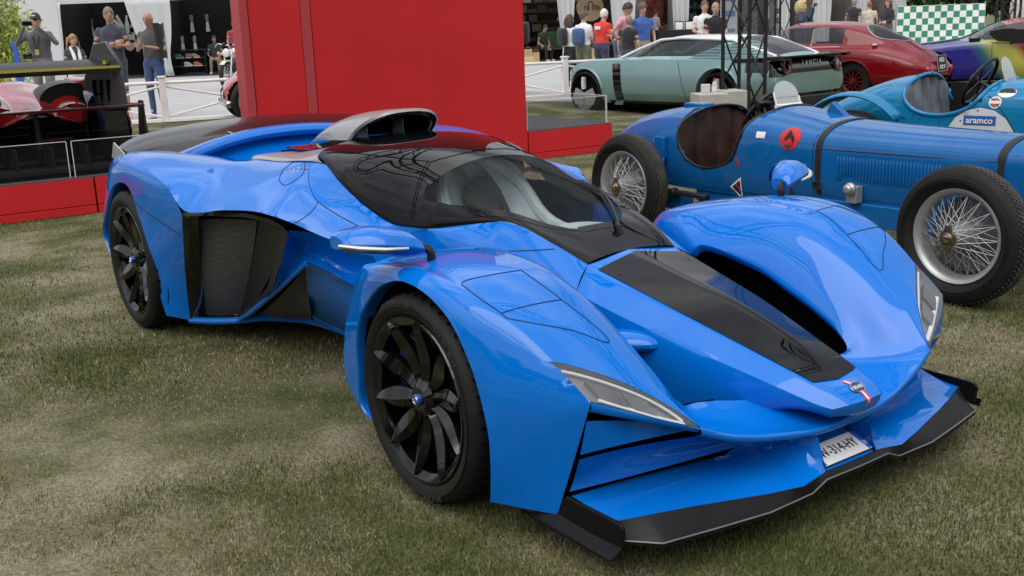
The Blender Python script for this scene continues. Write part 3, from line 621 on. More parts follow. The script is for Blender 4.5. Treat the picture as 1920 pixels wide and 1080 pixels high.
text_mesh('plate_text', '59', .022, M_letter_w, pl, pm @ Matrix.Translation((.112, -.016, .0035)), sx=.9)
text_mesh('plate_text', 'F', .022, M_letter_w, pl, pm @ Matrix.Translation((-.112, -.022, .0035)), sx=.9)
# nose badge and tricolour ribbon
ns = [on_surface(p, None, .0012) for p in ((0.8687, 0.0000, 0.3961), (0.8915, 0.0000, 0.3919), (0.9160, 0.0000, 0.3883), (0.9406, 0.0000, 0.3782), (0.9595, 0.0000, 0.3651), (0.9692, 0.0000, 0.3545))]
for k, mm in ((-1, mat('ribbon_red', (.55, .05, .04), .4)), (0, M_letter_w), (1, mat('ribbon_red', (.55, .05, .04), .4))):
    MB().grid(np.array([[(p.x, k*.008-.0035, p.z+.001), (p.x, k*.008+.0035, p.z+.001)] for p in ns])).build('ribbon', mm, body)
bd = ns[2]; bn = Vector((.55, 0, .83)).normalized(); bM = frame((bd.x, 0, bd.z), (0, 1, 0), bn)
MB().lathe([(0, .003), (.026, .003), (.029, .0)], 'Z', 28).xf(bM @ Matrix.Scale(.72, 4, (0, 1, 0))).build('badge', mat('badge_blue', (.01, .015, .09), .2, 0, 1), body, ang=30)
MB().tube([(.027*math.cos(a), .0195*math.sin(a), .003) for a in np.linspace(0, 2*math.pi, 33)], .0012, 5).xf(bM).build('badge_ring', M_steel, body)
text_mesh('badge_text', 'DELAGE', .0165, M_letter_w, body, bM @ Matrix.Translation((0, 0, .0035)), sx=.72)
pD = on_surface((-1.5764, -0.6000, 0.8793), None, .001)
text_mesh('script_badge', 'D12', .042, M_steel, body, frame(pD, (.62, .70, .30), (.25, -.55, .79)), ext=.001, sx=1.1)
# ---------------------------------------------------------------- side intakes
for s in (1, -1):
    def sy(rows): return [[(p[0], p[1]*s, p[2]) for p in r] for r in rows]
    fr = MB()
    O = [(-1.9842, -0.9720, 0.6909), (-1.9580, -0.9700, 0.7035), (-1.7105, -0.9250, 0.7291), (-1.4871, -0.8700, 0.7414), (-1.3232, -0.8350, 0.7341), (-1.2540, -0.8100, 0.7084), (-1.2251, -0.8000, 0.6822), (-1.3201, -0.8000, 0.5500), (-1.5097, -0.7750, 0.3857), (-1.7830, -0.7450, 0.2629), (-2.1011, -0.7200, 0.1272), (-2.2422, -0.7900, 0.1012), (-2.3420, -0.8700, 0.1019), (-2.1871, -0.9200, 0.4073)]
    I1 = [(-1.9604, -0.9550, 0.6768), (-1.9308, -0.9500, 0.6846), (-1.7580, -0.9050, 0.7019), (-1.5542, -0.8500, 0.7123), (-1.4142, -0.8100, 0.7036), (-1.3452, -0.7900, 0.6849), (-1.3417, -0.7800, 0.6569), (-1.4455, -0.7750, 0.5263), (-1.6268, -0.7500, 0.3724), (-1.8493, -0.7300, 0.2628), (-2.1634, -0.7000, 0.1298), (-2.2771, -0.7700, 0.1122), (-2.3387, -0.8400, 0.1133), (-2.1707, -0.9000, 0.4067)]
    I2 = [add3(p, (.0, .05, 0)) for p in I1]
    rws = sy([O, I1, I2]); rws = [r+[r[0]] for r in rws]
    fr.grid(np.array([np.array(r) for r in rws]))
    fo_ = fr.build('intake_frame', M_black, hero, bevel=.003, ang=30)
    MB().grid(patch(sy([[(-2.0822, -0.8900, 0.6431), (-2.2425, -0.8500, 0.3869), (-2.4076, -0.8000, 0.0973)], [(-1.8463, -0.8300, 0.6690), (-1.9904, -0.8000, 0.4193), (-2.2611, -0.7400, 0.1151)], [(-1.6015, -0.7750, 0.6823), (-1.8269, -0.7350, 0.4350), (-2.1376, -0.6900, 0.1411)]]), 5, 5)).build('mesh_grille', M_mesh, hero)
    MB().grid(patch(sy([[(-1.6180, -0.7700, 0.6866), (-1.8345, -0.7320, 0.4333), (-2.1593, -0.6850, 0.1304)], [(-1.4819, -0.7700, 0.6873), (-1.6372, -0.7500, 0.4802), (-1.9357, -0.7100, 0.2323)], [(-1.3414, -0.7750, 0.6607), (-1.4645, -0.7650, 0.5171), (-1.8550, -0.7200, 0.2598)]]), 4, 4)).build('intake_deflector', M_satin, hero)
    tri = sy([[(-1.3429, -0.6900, 0.4987), (-1.5644, -0.6900, 0.3607), (-2.0268, -0.6600, 0.1333)], [(-1.4060, -0.6600, 0.4433), (-1.5423, -0.6400, 0.3191), (-1.8717, -0.5838, 0.1500)], [(-1.4531, -0.6350, 0.3590), (-1.4976, -0.6100, 0.2852), (-1.7557, -0.4896, 0.1500)]])
    MB().grid(patch(tri, 4, 4)).build('mesh_grille', M_mesh, hero)
# ---------------------------------------------------------------- rear wing
M_wing = mat('wing_lacquer', (.006, .006, .007), .22, 0, .35, .35)
wg = MB(); sect = []
for (y, xr, xf, zr, zf) in [(-.90, -3.12, -2.93, .905, .872), (-.75, -3.26, -2.98, .945, .893), (-.5, -3.36, -3.02, .972, .915), (-.25, -3.41, -3.05, .985, .93), (0, -3.43, -3.06, .99, .935)]:
    top = [(xf+(xr-xf)*t, y, zf+(zr-zf)*t+.018*math.sin(math.pi*t**.7)) for t in np.linspace(0, 1, 6)]
    bot = [(xf+(xr-xf)*t, y, zf+(zr-zf)*t-.012*math.sin(math.pi*t)-.002) for t in np.linspace(1, 0, 6)][1:-1]
    sect.append(top+bot)
G = np.array([cr_seg(np.array([s_[i] for s_ in sect]), 6) for i in range(10)]).transpose(1, 0, 2)
wg.grid(G, closed_v=True); wg.mirror(); wing = wg.build('rear_wing', M_wing, hero, weld=.001, ang=40)
for s in (1, -1):
    MB().prism([(-3.14, -.905*s, .935), (-2.88, -.905*s, .862), (-2.92, -.905*s, .845), (-3.20, -.905*s, .85)], (0, -.008*s, 0)).build('wing_end_plate', M_grey_gloss, wing)
    MB().prism([(-2.95, -.3*s, .93), (-3.2, -.3*s, .955), (-3.2, -.3*s, .80), (-2.9, -.3*s, .80)], (0, .014*s, 0)).build('wing_support', M_black, wing)
# ---------------------------------------------------------------- mirrors
for s in (1, -1):
    mr = MB()
    secs = []
    # sections from inner end to outer tip
    for (x, y, z, lx, hz) in [(-.10, -.862, .795, .04, .024), (-.112, -.89, .806, .058, .042), (-.145, -.97, .822, .075, .049), (-.18, -1.05, .829, .072, .040), (-.20, -1.095, .829, .045, .022)]:
        secs.append([(x+lx*ca, (y)*s, z+hz*sa*(1.0 if sa > 0 else .95)) for ca, sa in [(1, 0), (.75, .62), (.1, .98), (-.7, .95), (-1, .55), (-1, -.55), (-.7, -.95), (.1, -.9), (.75, -.5)]])
    G = np.array([cr_seg(np.array([q[i] for q in secs]), 4) for i in range(9)]).transpose(1, 0, 2)
    mr.grid(G, closed_v=True); n = len(G[0]); mr.add(G[0], [tuple(range(n))]); mr.add(G[-1], [tuple(range(n))[::-1]])
    mo = mr.build('side_mirror', M_blue, hero, ang=42, bevel=.003)
    sg = MB().tube([(x, y*s, z) for x, y, z in [(-.045, -.93, .812), (-.066, -1.0, .816), (-.108, -1.06, .822), (-.165, -1.105, .828)]], [.006, .009, .010, .008], 6, flat=.7)
    sg.build('indicator', mat('indicator_lens', (.55, .50, .42), .15, 0, 1), mo)
    MB().grid(np.array([[(x-.078, y*s, z-h), (x-.078, y*s, z+h)] for x, y, z, h in [(-.115, -.90, .812, .02), (-.145, -.97, .826, .032), (-.165, -1.05, .835, .025)]])).build('mirror_glass', M_steel, mo)
    MB().tube(curve([(-.10, -.88*s, .795), (-.085, -.845*s, .795), (-.075, -.835*s, .78), (-.075, -.835*s, .752)], 4), .014, 8).build('mirror_arm', M_satin, mo)
# wipers
wp = MB(); wpts = [(-0.1288, 0.0000, 0.7242), (-0.1738, 0.0200, 0.7694), (-0.2518, 0.0500, 0.8107), (-0.3320, 0.0800, 0.8311)]
wq = [Vector(on_surface(p, bvc, .018)) for p in wpts]
wp.tube(curve([tuple(p) for p in wq], 4), .006, 6); wp.tube([wq[0]+Vector((.01, 0, -.03)), wq[0], wq[0]+Vector((-.01, 0, .004))], .012, 8)
wp.tube(curve([tuple(Vector(on_surface(p, bvc, .006))) for p in ((-0.2934, 0.0600, 0.8314), (-0.2373, 0.0500, 0.7881), (-0.1448, 0.0200, 0.7531), (-0.0667, 0.1600, 0.7136))], 4), .004, 5)
wp.build('wiper', M_satin, hero)
# ---------------------------------------------------------------- wheels
M_rim = mat('gloss_black_alloy', (.003, .003, .003), .07, 0.0, .5, .4)
def modern_wheel(Rt, Rr, wid, x, y, z, side, rot, letters=True):
    """side -1: outer face towards -y"""
    rm = MB(); q = side
    rm.lathe([(Rr-.03, q*-.012), (Rr-.006, q*.002), (Rr, q*.004), (Rr+.004, q*-.002), (Rr, q*-.012), (Rr-.012, q*-.02), (Rr-.022, q*-.06), (Rr-.03, q*-.14), (Rr-.02, q*-(wid-.02)), (Rr, q*-wid)], 'Y', 48)
    for k in range(10):
        a = rot+k*2*math.pi/10; w = [.013, .026, .036, .035, .022, .006]; rr_ = [.045, .09, .14, .18, Rr-.04, Rr-.008]; yy = [-.035, -.038, -.030, -.020, -.008, -.004]
        rows = []
        for r_, w_, y_ in zip(rr_, w, yy):
            t = 0.006
            rows.append([(r_, q*(y_-.022), -w_), (r_, q*(y_-.002), -w_*.9), (r_, q*(y_+.012), w_*.25), (r_, q*(y_-.004), w_), (r_, q*(y_-.022), w_*.95)])
        G = patch(rows, 3, 1); ca_, sa_ = math.cos(a), math.sin(a)
        V = G.reshape(-1, 3); V = np.stack([V[:, 0]*ca_-V[:, 2]*sa_, V[:, 1], V[:, 0]*sa_+V[:, 2]*ca_], -1).reshape(G.shape)
        rm.grid(V)
    rm.lathe([(0, q*-.012), (.040, q*-.012), (.062, q*-.03), (.065, q*-.06), (.0, q*-.06)], 'Y', 24)
    wh = rm.build('wheel', M_rim, hero, loc=(x, y, z), ang=32)
    ty = MB(); T = Rt
    ty.lathe([(Rr-.012, q*-.022), (Rr+.004, q*-.004), (Rr+.018, q*.008), (Rr+.04, q*.012), (Rt-.038, q*.010), (Rt-.02, q*.002), (Rt-.008, q*-.012), (Rt, q*-.035), (Rt, q*-(wid-.03)), (Rt-.015, q*-(wid-.005)), (Rr+.03, q*-wid-.0), (Rr-.01, q*-(wid-.02))], 'Y', 64)
    for k in range(44):     # shoulder grooves
        a = 2*math.pi*k/44
        ty.box((math.cos(a)*(Rt-.004), q*-.05, math.sin(a)*(Rt-.004)), (.012, .065, .006), 1, Matrix.Rotation(-a, 3, 'Y'))
    to = ty.build('tyre', [M_tyre, M_void], wh)
    MB().lathe([(0, q*.001), (.016, q*.001), (.019, q*-.002), (.019, q*-.014)], 'Y', 20).build('hub_cap', mat('hub_blue', (.02, .07, .4), .2, 0, 1), wh)
    MB().tube([(.012*math.cos(a), q*.0015, .012*math.sin(a)) for a in np.linspace(0, 2*math.pi, 21)], .0025, 5).build('hub_ring', M_steel, wh)
    MB().lathe([(.06, q*-.075), (Rr-.06, q*-.075), (Rr-.06, q*-.11), (.06, q*-.11)], 'Y', 40).build('brake_disc', mat('carbon_disc', (.02, .02, .02), .5, .3), wh)
    cp = MB()
    for da in (-.35, 0, .35): cp.box(((Rr-.085)*math.cos(2.6+da), q*-.09, (Rr-.085)*math.sin(2.6+da)), (.06, .06, .07), 0, Matrix.Rotation(-(2.6+da), 3, 'Y'))
    cp.build('brake_caliper', mat('caliper_blue', (.01, .05, .35), .3, 0, 1), wh, bevel=.004)
    if letters:
        ml = mat('tyre_print', (.035, .035, .035), .5)
        for word, a_mid, sz in (('MICHELIN', math.radians(103), .030), ('265/35 ZR20', math.radians(47), .018), ('MICHELIN', math.radians(280), .030)):
            n = len(word); step = sz*.74/(Rr+.045)
            for i, ch in enumerate(word):
                a = a_mid-(i-(n-1)/2)*step; r_ = Rr+.042 
                # on the near side one looks along +y: local right = +x, up = +z
                Mx = Matrix.Translation((r_*math.cos(a), q*.0125, r_*math.sin(a))) @ Matrix.Rotation(-(a-math.pi/2), 4, 'Y') @ Matrix(((1, 0, 0, 0), (0, 0, -1, 0), (0, 1, 0, 0), (0, 0, 0, 1)))
                if side == -1: text_mesh('tyre_letter', ch, sz, ml, to, Mx, ext=.0006, bold=.0006) if ch != ' ' else None
    return wh
def join_letters(parent):
    ls = [c for c in kids(parent) if c.name.startswith('tyre_letter')]
    if not ls: return
    mb = MB()
    for o in ls:
        me = o.data; mb.add([v.co for v in me.vertices], [p.vertices[:] for p in me.polygons])
        m_ = me.materials[0]; bpy.data.objects.remove(o); 
    tag(mb.build('tyre_lettering', m_, parent, recalc=False, smooth=False), kind='stuff')
for (Rt, Rr, wid, x, z, yo, rot, lt) in ((.338, .268, .25, 0, .338, .966, math.radians(12), True), (.362, .279, .31, -2.78, .36, 1.0, math.radians(30), False)):
    for s in (-1, 1):
        w_ = modern_wheel(Rt, Rr, wid, x, s*yo, z, s, rot, lt)
        join_letters([c for c in kids(w_) if c.name.startswith('tyre')][0])

# ================================================================== two pre-war racing cars with wire wheels
def tread_tyre(R, r, wd, q):
    """tyre about the y axis; q side the outer face points to; outer sidewall at y = 0"""
    ty = MB(); w = wd
    ty.lathe([(r-.006, q*-.035), (r+.004, q*-.022), (r+.022, q*-.004), ((R+r)/2-.01, q*.010), (R-.04, q*.006), (R-.014, q*-.010), (R-.004, q*-.024), (R-.001, q*-w/2), (R-.004, q*-(w-.024)), (R-.014, q*-(w-.010)), ((R+r)/2, q*-(w+.008)), (r+.004, q*-(w-.02)), (r-.006, q*-(w-.035))], 'Y', 64)
    for rr_ in (R-.055, R-.072, r+.05):
        ty.lathe([(rr_+.003, q*.0085), (rr_, q*.0125), (rr_-.003, q*.0085)], 'Y', 64)
    return ty
def tread_blocks(R, w, q, n=84, m=7):
    tb = MB()
    for k in range(n):
        for j in range(m):
            a = 2*math.pi*(k+.5*(j % 2))/n; y = q*-(.016+(w-.032)*(j+.5)/m)
            edge = abs(j-(m-1)/2)/((m-1)/2); Rk = R+.003-.010*edge**3
            ca, sa = math.cos(a), math.sin(a); da = math.pi/n*.86; hy = (w-.032)/m*.80
            V = []
            for rr_ in (Rk-.010, Rk):
                for (du, dv) in ((-1, 0), (0, -1), (1, 0), (0, 1)):
                    aa = a+du*da; V.append((rr_*math.cos(aa), y+dv*hy, rr_*math.sin(aa)))
            tb.add(V, [(4, 5, 6, 7), (0, 1, 5, 4), (1, 2, 6, 5), (2, 3, 7, 6), (3, 0, 4, 7)])
    return tb
M_spoke = mat('spoke_wire', (.42, .42, .43), .4, .7)
M_brass = mat('worn_brass', (.17, .135, .085), .38, .8)
M_drum = vary(mat('brake_drum', (.16, .16, .17), .5, .7), 8, .35)
def wire_wheel(parent, x, y, z, q, R=.36, r=.245, w=.13, tread=True, colour=None, spokes=True):
    rimm = colour or M_alu
    rb = MB().lathe([(r-.005, q*-.030), (r+.006, q*-.016), (r+.002, q*-.011), (r-.010, q*-.016), (r-.020, q*-.030), (r-.030, q*-.045), (r-.032, q*-(w-.04)), (r-.012, q*-(w-.022)), (r+.004, q*-(w-.015))], 'Y', 56)
    wh = rb.build('wheel', rimm, parent, loc=(x, y, z), ang=40)
    if spokes:
        for c in (1,):
            sp = MB(); n = 18
            for k in range(n):
                a = 2*math.pi*k/n
                for (dr, ho, hr, ro, rad) in ((.30, .045, .048, -.045, r-.024), (-.30, .045, .048, -.045, r-.024), (.22, -.075, .072, -.085, r-.030), (-.22, -.075, .072, -.085, r-.030)):
                    a1 = a+dr+(0 if dr > 0 else math.pi/n)+(0 if ho > 0 else math.pi/n/2)
                    sp.tube([(hr*math.cos(a1+dr*1.2), q*ho, hr*math.sin(a1+dr*1.2)), (rad*math.cos(a), q*ro, rad*math.sin(a))], .0017, 4, cap=False)
                    sp.box((rad*math.cos(a), q*ro, rad*math.sin(a)), (.010, .006, .006), 0, Matrix.Rotation(-a, 3, 'Y'))
            tag(sp.build('wire_spokes', M_spoke, wh, recalc=False), kind='stuff')
        hb = MB().lathe([(0, q*.055), (.030, q*.055), (.042, q*.05), (.046, q*.038), (.050, q*.03), (.050, q*-.02), (.070, q*-.06), (.080, q*-.10), (0, q*-.10)], 'Y', 28)
        hb.build('hub', M_alu, wh)
        sn = MB().lathe([(0, q*.068), (.022, q*.068), (.026, q*.062), (.030, q*.056), (.044, q*.054), (.044, q*.040), (0, q*.040)], 'Y', 24)
        for s in (1, -1):
            sn.prism([(-.020, q*.044, s*.036), (.020, q*.044, s*.036), (.014, q*.044, s*.070), (-.014, q*.044, s*.064)], (0, q*.014, 0))
        sn.build('wheel_nut', M_brass, wh, bevel=.002)
        MB().lathe([(0, q*.0690), (.016, q*.0690), (.019, q*.067)], 'Y', 20).build('nut_cap', M_steel, wh)
    MB().lathe([(.04, q*-.10), (.085, q*-.085), (.105, q*-.105), (r-.045, q*-.115), (r-.035, q*-.20), (.05, q*-.20)], 'Y', 40).build('brake_drum', M_drum, wh)
    to = tread_tyre(R, r, w, q).build('tyre', M_tyre, wh)
    if tread: tag(tread_blocks(R, w, q).build('tread_blocks', M_tread, to, smooth=False), kind='stuff')
    return wh
M_tread = vary(mat('dusty_tread', (.045, .043, .040), .85), 20, .4)
def body_sections(S, nx=6, na=7):
    """half sections (near side) from (x, half width, bottom z, crease z, top z): side then rounded top"""
    rows = []
    for (x, w, zb, zc, zt) in S:
        r = [(x, -w*.90, zb), (x, -w*.985, lerp((zb,), (zc,), .35)[0]), (x, -w, lerp((zb,), (zc,), .75)[0]), (x, -w*.985, zc)]
        for t in np.linspace(0, math.pi/2, 6)[1:]:
            r.append((x, -w*.985*math.cos(t)**.9 if t < math.pi/2-.01 else 0, zc+(zt-zc)*math.sin(t)**1.0))
        rows.append(r)
    return patch(rows, nx, na)
def point_in(poly, x, y):
    c = False; n = len(poly)
    for i in range(n):
        (x1, y1), (x2, y2) = poly[i], poly[(i+1) % n]
        if (y1 > y) != (y2 > y) and x < (x2-x1)*(y-y1)/(y2-y1)+x1: c = not c
    return c
def surf_y(S, x, z):
    """y of the near side surface at (x, z) by interpolation of the sections"""
    S = sorted(S); xs = [s_[0] for s_ in S]; i_ = lambda k: float(np.interp(x, xs, [s_[k] for s_ in S]))
    w, zb, zc, zt = i_(1), i_(2), i_(3), i_(4)
    if z <= zc: 
        t = (z-zb)/(zc-zb); return -w*float(np.interp(t, [0, .35, .75, 1], [.90, .985, 1, .985]))
    q = min(1, (z-zc)/(zt-zc)); t = math.asin(q); return -w*.985*max(0, math.cos(t))**.9
def surf_z(S, x, y):
    S = sorted(S); xs = [s_[0] for s_ in S]; i_ = lambda k: float(np.interp(x, xs, [s_[k] for s_ in S]))
    w, zc, zt = i_(1), i_(3), i_(4); c = min(1, abs(y)/(w*.985)); t = math.acos(c**(1/.9)); return zc+(zt-zc)*math.sin(t)
def old_racer(name, label, loc, yaw, S, rim, paint, seat_m, opts):
    car = thing(name, label, 'vintage car', loc, yaw, 'vintage racing cars')
    G = body_sections(S); nu, nv = G.shape[:2]
    rim3 = curve([(x, 0, z) for x, z in rim], 8); poly = [(p[0], p[2]) for p in rim3]+[(rim[-1][0], 1.3), (rim[0][0], 1.3)]
    mb = MB(); fine = []
    for s in (1, -1):
        for i in range(nu-1):
            for j in range(nv-1):
                q = [G[i, j], G[i, j+1], G[i+1, j+1], G[i+1, j]]
                c = sum(q)/4
                if point_in(poly, c[0], c[2]): continue
                mb.add([(p[0], p[1]*s, p[2]) for p in q], [(0, 1, 2, 3)])
    body = mb.build('body', paint, car, weld=.0008, ang=50)
    for s in (1, -1):
        pts = [(p[0], surf_y(S, p[0], p[2])*s*1.006, p[2]) for p in rim3]
        # carry the rim over the top, behind and ahead of the opening
        MB().tube(pts, opts.get('rim_r', .017), 8).build('cockpit_rim', opts.get('rim_m', paint), body)
    for x_ in (rim[0][0], rim[-1][0]):
        ys = np.linspace(-1, 1, 15); z0 = rim[0][1] if x_ == rim[0][0] else rim[-1][1]; y0 = surf_y(S, x_, z0)
        MB().tube([(x_, y0*t, surf_z(S, x_, y0*t)+.002) for t in ys], opts.get('rim_r', .017), 8).build('cockpit_rim', opts.get('rim_m', paint), body)
    # seat back with fluted upholstery, floor, far lining
    st = MB(); xb, zb_, xt, zt_ = opts['seat']; w = opts['seat_w']; n = opts.get('flutes', 4)
    rows = []
    for t in np.linspace(0, 1, 8):
        r = []
        for v in np.linspace(-1, 1, n*8+1):
            u = (v+1)/2*n; bulge = .022*abs(math.sin(math.pi*u))**.6
            xx = xb+(xt-xb)*t+bulge; r.append((xx, v*w, min(zb_+(zt_-zb_)*t, surf_z(S, xt, v*w)+.012)))
        rows.append(r)
    st.grid(np.array(rows)); st.build('seat', seat_m, car, ang=60)
    MB().add([(xt+.05, -w*.96, .36), (xt+.05, w*.96, .36), (rim[-1][0]+.3, w*.96, .36), (rim[-1][0]+.3, -w*.96, .36), (xt+.05, w*1.0, zt_-.06), (rim[-1][0]+.3, w*1.0, zt_-.12), (rim[-1][0]+.3, -w*.96, zt_-.12)], [(0, 1, 2, 3), (1, 4, 5, 2), (3, 2, 5, 6)]).build('cockpit_lining', opts.get('lining', M_satin), car, recalc=False)
    # radiator closing the nose
    ring = [tuple(p) for p in G[0]]+[(p[0], -p[1], p[2]) for p in G[0][::-1][1:]]
    MB().add([(p[0]-.02, p[1]*.97, p[2]) for p in ring], [tuple(range(len(ring)))]).build('radiator_core', M_void, car, recalc=False)
    MB().tube(ring+[ring[0]], .014, 8).build('radiator_shell', M_steel, car)
    bars = MB()
    for k in range(15):
        y = (-1+2*(k+.5)/15)*S[0][1]*.9; bars.tube([(S[0][0]-.008, y, S[0][2]+.01), (S[0][0]-.008, y, S[0][3]+(S[0][4]-S[0][3])*math.sqrt(max(0, 1-(y/S[0][1])**2))-.012)], .0035, 5)
    tag(bars.build('radiator_bars', M_spoke, car), kind='stuff')
    # steering wheel
    sx, sy_, sz, tilt = opts['steer']; R_ = Matrix.Translation((sx, sy_, sz)) @ Matrix.Rotation(tilt, 4, 'Y')
    sw = MB().tube([(.0, .19*math.cos(a), .19*math.sin(a)) for a in np.linspace(0, 2*math.pi, 33)], .014, 8).xf(R_).build('steering_wheel', M_satin, car)
    sp = MB()
    for k in range(4): sp.box((0, .09*math.cos(k*math.pi/2+.78), .09*math.sin(k*math.pi/2+.78)), (.004, .018, .19), 0, Matrix.Rotation(k*math.pi/2+.78-math.pi/2, 3, 'X'))
    sp.tube([(0, 0, 0), (.45, 0, 0)], .014, 8); sp.xf(R_).build('wheel_spokes', M_dkmetal, sw)
    # chassis rails and dark floor pan
    ch = MB()
    for s in (1, -1): ch.box(((opts['x0']+opts['x1'])/2, s*opts.get('rail_y', .30), .315), (opts['x0']-opts['x1'], .06, .13))
    ch.build('chassis_rail', opts.get('rail_m', paint), car, bevel=.006)
    MB().box(((S[0][0]+S[-1][0])/2, 0, .36), (S[0][0]-S[-1][0]-.5, .36, .05)).build('floor_pan', M_void, car)
    # axles
    for ax in (0, -opts['wb']):
        MB().tube([(ax, -opts['track']+.12, opts['R']), (ax, opts['track']-.12, opts['R'])], .038, 10).build('axle', paint if ax else M_dkmetal, car)
    for ax in (0, -opts['wb']):
        for s in (-1, 1):
            wire_wheel(car, ax, s*opts['track'], opts['R'], s, opts['R'], opts['r'], opts['w'], tread=(s == -1 or ax == 0), spokes=(s == -1))
    return car, body
def aero_screen(car, x, y, z, w, h, lean, m_fr, mesh_band=False):
    sh = [(0, -w, 0)]+[(0, w*math.cos(a), h*.45+h*.55*math.sin(a)) for a in np.linspace(math.pi, 0, 15)]+[(0, w, 0)]
    M = Matrix.Translation((x, y, z)) @ Matrix.Rotation(lean, 4, 'Y')
    g = MB().prism(sh, (.005, 0, 0)).xf(M).build('wind_deflector', mat('perspex', (.75, .80, .80), .05, alpha=.42), car)
    f = MB().tube(sh[:3]+sh[-3:][::-1][:0], .006, 6); f.tube([(0, -w-.01, 0), (0, w+.01, 0)], .014, 8); f.tube([(0, w, 0), (0, w, h*.35)], .010, 6); f.xf(M).build('screen_frame', m_fr, g)
    if mesh_band:
        b = MB()
        for k in range(12): b.tube([(.006, -w+2*w*(k+.5)/12, .01), (.006, -w+2*w*(k+.5)/12, .055)], .0015, 4, cap=False)
        b.tube([(.006, -w, .055), (.006, w, .055)], .0015, 4); b.xf(M); tag(b.build('wire_guard', M_steel, g), kind='stuff')
    return g
def surf_disc(S, x, z, r, m, parent, name, lift=.003, n=32, squash=1.0):
    """round sticker wrapped on the near side"""
    pts = [(x, surf_y(S, x, z)-lift, z)]; rings = []
    for rr_ in (r*.5, r): rings.append([(x+rr_*math.cos(a), surf_y(S, x+rr_*math.cos(a), z+rr_*squash*math.sin(a))-lift, z+rr_*squash*math.sin(a)) for a in np.linspace(0, 2*math.pi, n, endpoint=False)])
    mb = MB().add(pts+rings[0], [(0, 1+i, 1+(i+1) % n) for i in range(n)]); mb.grid(np.array(rings), closed_v=True)
    return mb.build(name, m, parent, ang=80)
def strap(S, x, m, parent, z0, w=.022, lean=0.0):
    pts = [];
    zs = list(np.linspace(z0, 1, 1))
    P = []
    S2 = sorted(S); zc = float(np.interp(x, [s_[0] for s_ in S2], [s_[3] for s_ in S2])); wd = -surf_y(S, x, zc)
    for z in np.linspace(z0, zc, 6)[:-1]: P.append((x, surf_y(S, x, z)-.004, z))
    for t in np.linspace(0, math.pi, 19):
        y = -wd*math.cos(t); P.append((x, y*1.008, surf_z(S, x, y)+.004))
    for z in np.linspace(zc, z0, 6)[1:]: P.append((x, -surf_y(S, x, z)+.004, z))
    G = np.array([[(p[0]-w, p[1], p[2]), (p[0]+w, p[1], p[2])] for p in P])
    return MB().grid(G).build('bonnet_strap', m, parent, ang=80)
def body_bvh(o): return BVHTree.FromPolygons([v.co.copy() for v in o.data.vertices], [p.vertices[:] for p in o.data.polygons])
def decal(tree, c, poly, m, parent, name, lift, n=6, up=(0, 0, 1)):
    """flat outline (u right, v up) wrapped on the surface round point c by casting along its normal"""
    h = tree.find_nearest(Vector(c)); N = h[1].copy(); N = N if N.y < 0 or abs(N.y) < .2 else -N
    U = Vector(up).cross(N).normalized(); V = N.cross(U); rings = []
    def hit(u, v):
        p = h[0]+U*u+V*v+N*.25; q = tree.ray_cast(p, -N)
        return (q[0] if q[0] is not None and q[3] < .6 else h[0]+U*u+V*v)+N*lift
    cu = sum(p[0] for p in poly)/len(poly); cv = sum(p[1] for p in poly)/len(poly); P = []
    for a, b in zip(poly, poly[1:]+poly[:1]):
        for t in np.linspace(0, 1, 5)[:-1]: P.append(lerp(a, b, t))
    G = np.array([[tuple(hit(cu+(p[0]-cu)*t, cv+(p[1]-cv)*t)) for p in P] for t in np.linspace(0.001, 1, n)])
    mb = MB(); mb.grid(G, closed_v=True); return mb.build(name, m, parent, ang=80)
def circ(r, n=10, a=1.0): return [(r*math.cos(2*math.pi*k/n), r*a*math.sin(2*math.pi*k/n)) for k in range(n)]
def on_tree(tree, c, lift):
    h = tree.find_nearest(Vector(c)); N = h[1].copy(); N = N if N.y < 0 or abs(N.y) < .2 else -N
    return frame(h[0]+N*lift, Vector((0, 0, 1)).cross(N), N)
def spot(mb, S, pts, r=.006, lift=.001):
    for (x, z) in pts: mb.ellip((x, surf_y(S, x, z)-lift, z), (r, r*.6, r), 4)
M_blue2 = mat('old_blue_paint', (0.005, 0.105, 0.32), 0.4, 0.0, 0.8, 0.0); vary(M_blue2, 3, .10, rough_amt=.06)
M_brown = vary(mat('brown_leather', (.040, .020, .014), .42), 7, .45, bump=.25, bscale=30, rough_amt=.12)
S1 = [(.27, .19, .42, .665, .765), (-.04, .262, .37, .676, .798), (-.62, .302, .36, .678, .812), (-1.18, .345, .35, .68, .832), (-1.43, .365, .34, .69, .866), (-1.64, .378, .33, .70, .892), (-1.86, .384, .33, .70, .892), (-2.33, .384, .33, .68, .868), (-2.6, .36, .34, .635, .852), (-2.9, .285, .37, .59, .80), (-3.16, .18, .42, .55, .715), (-3.37, .06, .48, .53, .60), (-3.42, .01, .50, .525, .555)]
rim1 = [(-2.295, .845), (-2.335, .76), (-2.315, .63), (-2.26, .555), (-2.187, .512), (-2.085, .490), (-1.96, .508), (-1.82, .572), (-1.77, .68), (-1.725, .81), (-1.645, .878)]
car1, body1 = old_racer('vintage_racing_car', 'dark blue open vintage racer with bonnet straps, louvres and a red A 44 disc', (2.80186, 5.58937, 0), -0.973493, S1, rim1, M_blue2, M_brown,
  dict(seat=(-2.32, .40, -2.375, .86), seat_w=.375, flutes=4, steer=(-1.83, -.06, .81, math.radians(28)), x0=.5, x1=-2.2, wb=2.5547, track=.70, R=.353, r=.238, w=.135, lining=M_brown, rim_r=.009, rim_m=M_satin))
lvm = MB().tube([(0, 0, -.072), (0, 0, -.060), (0, 0, .060), (0, 0, .072)], [.002, .0088, .0088, .002], 8).mesh('louvre', M_blue2)
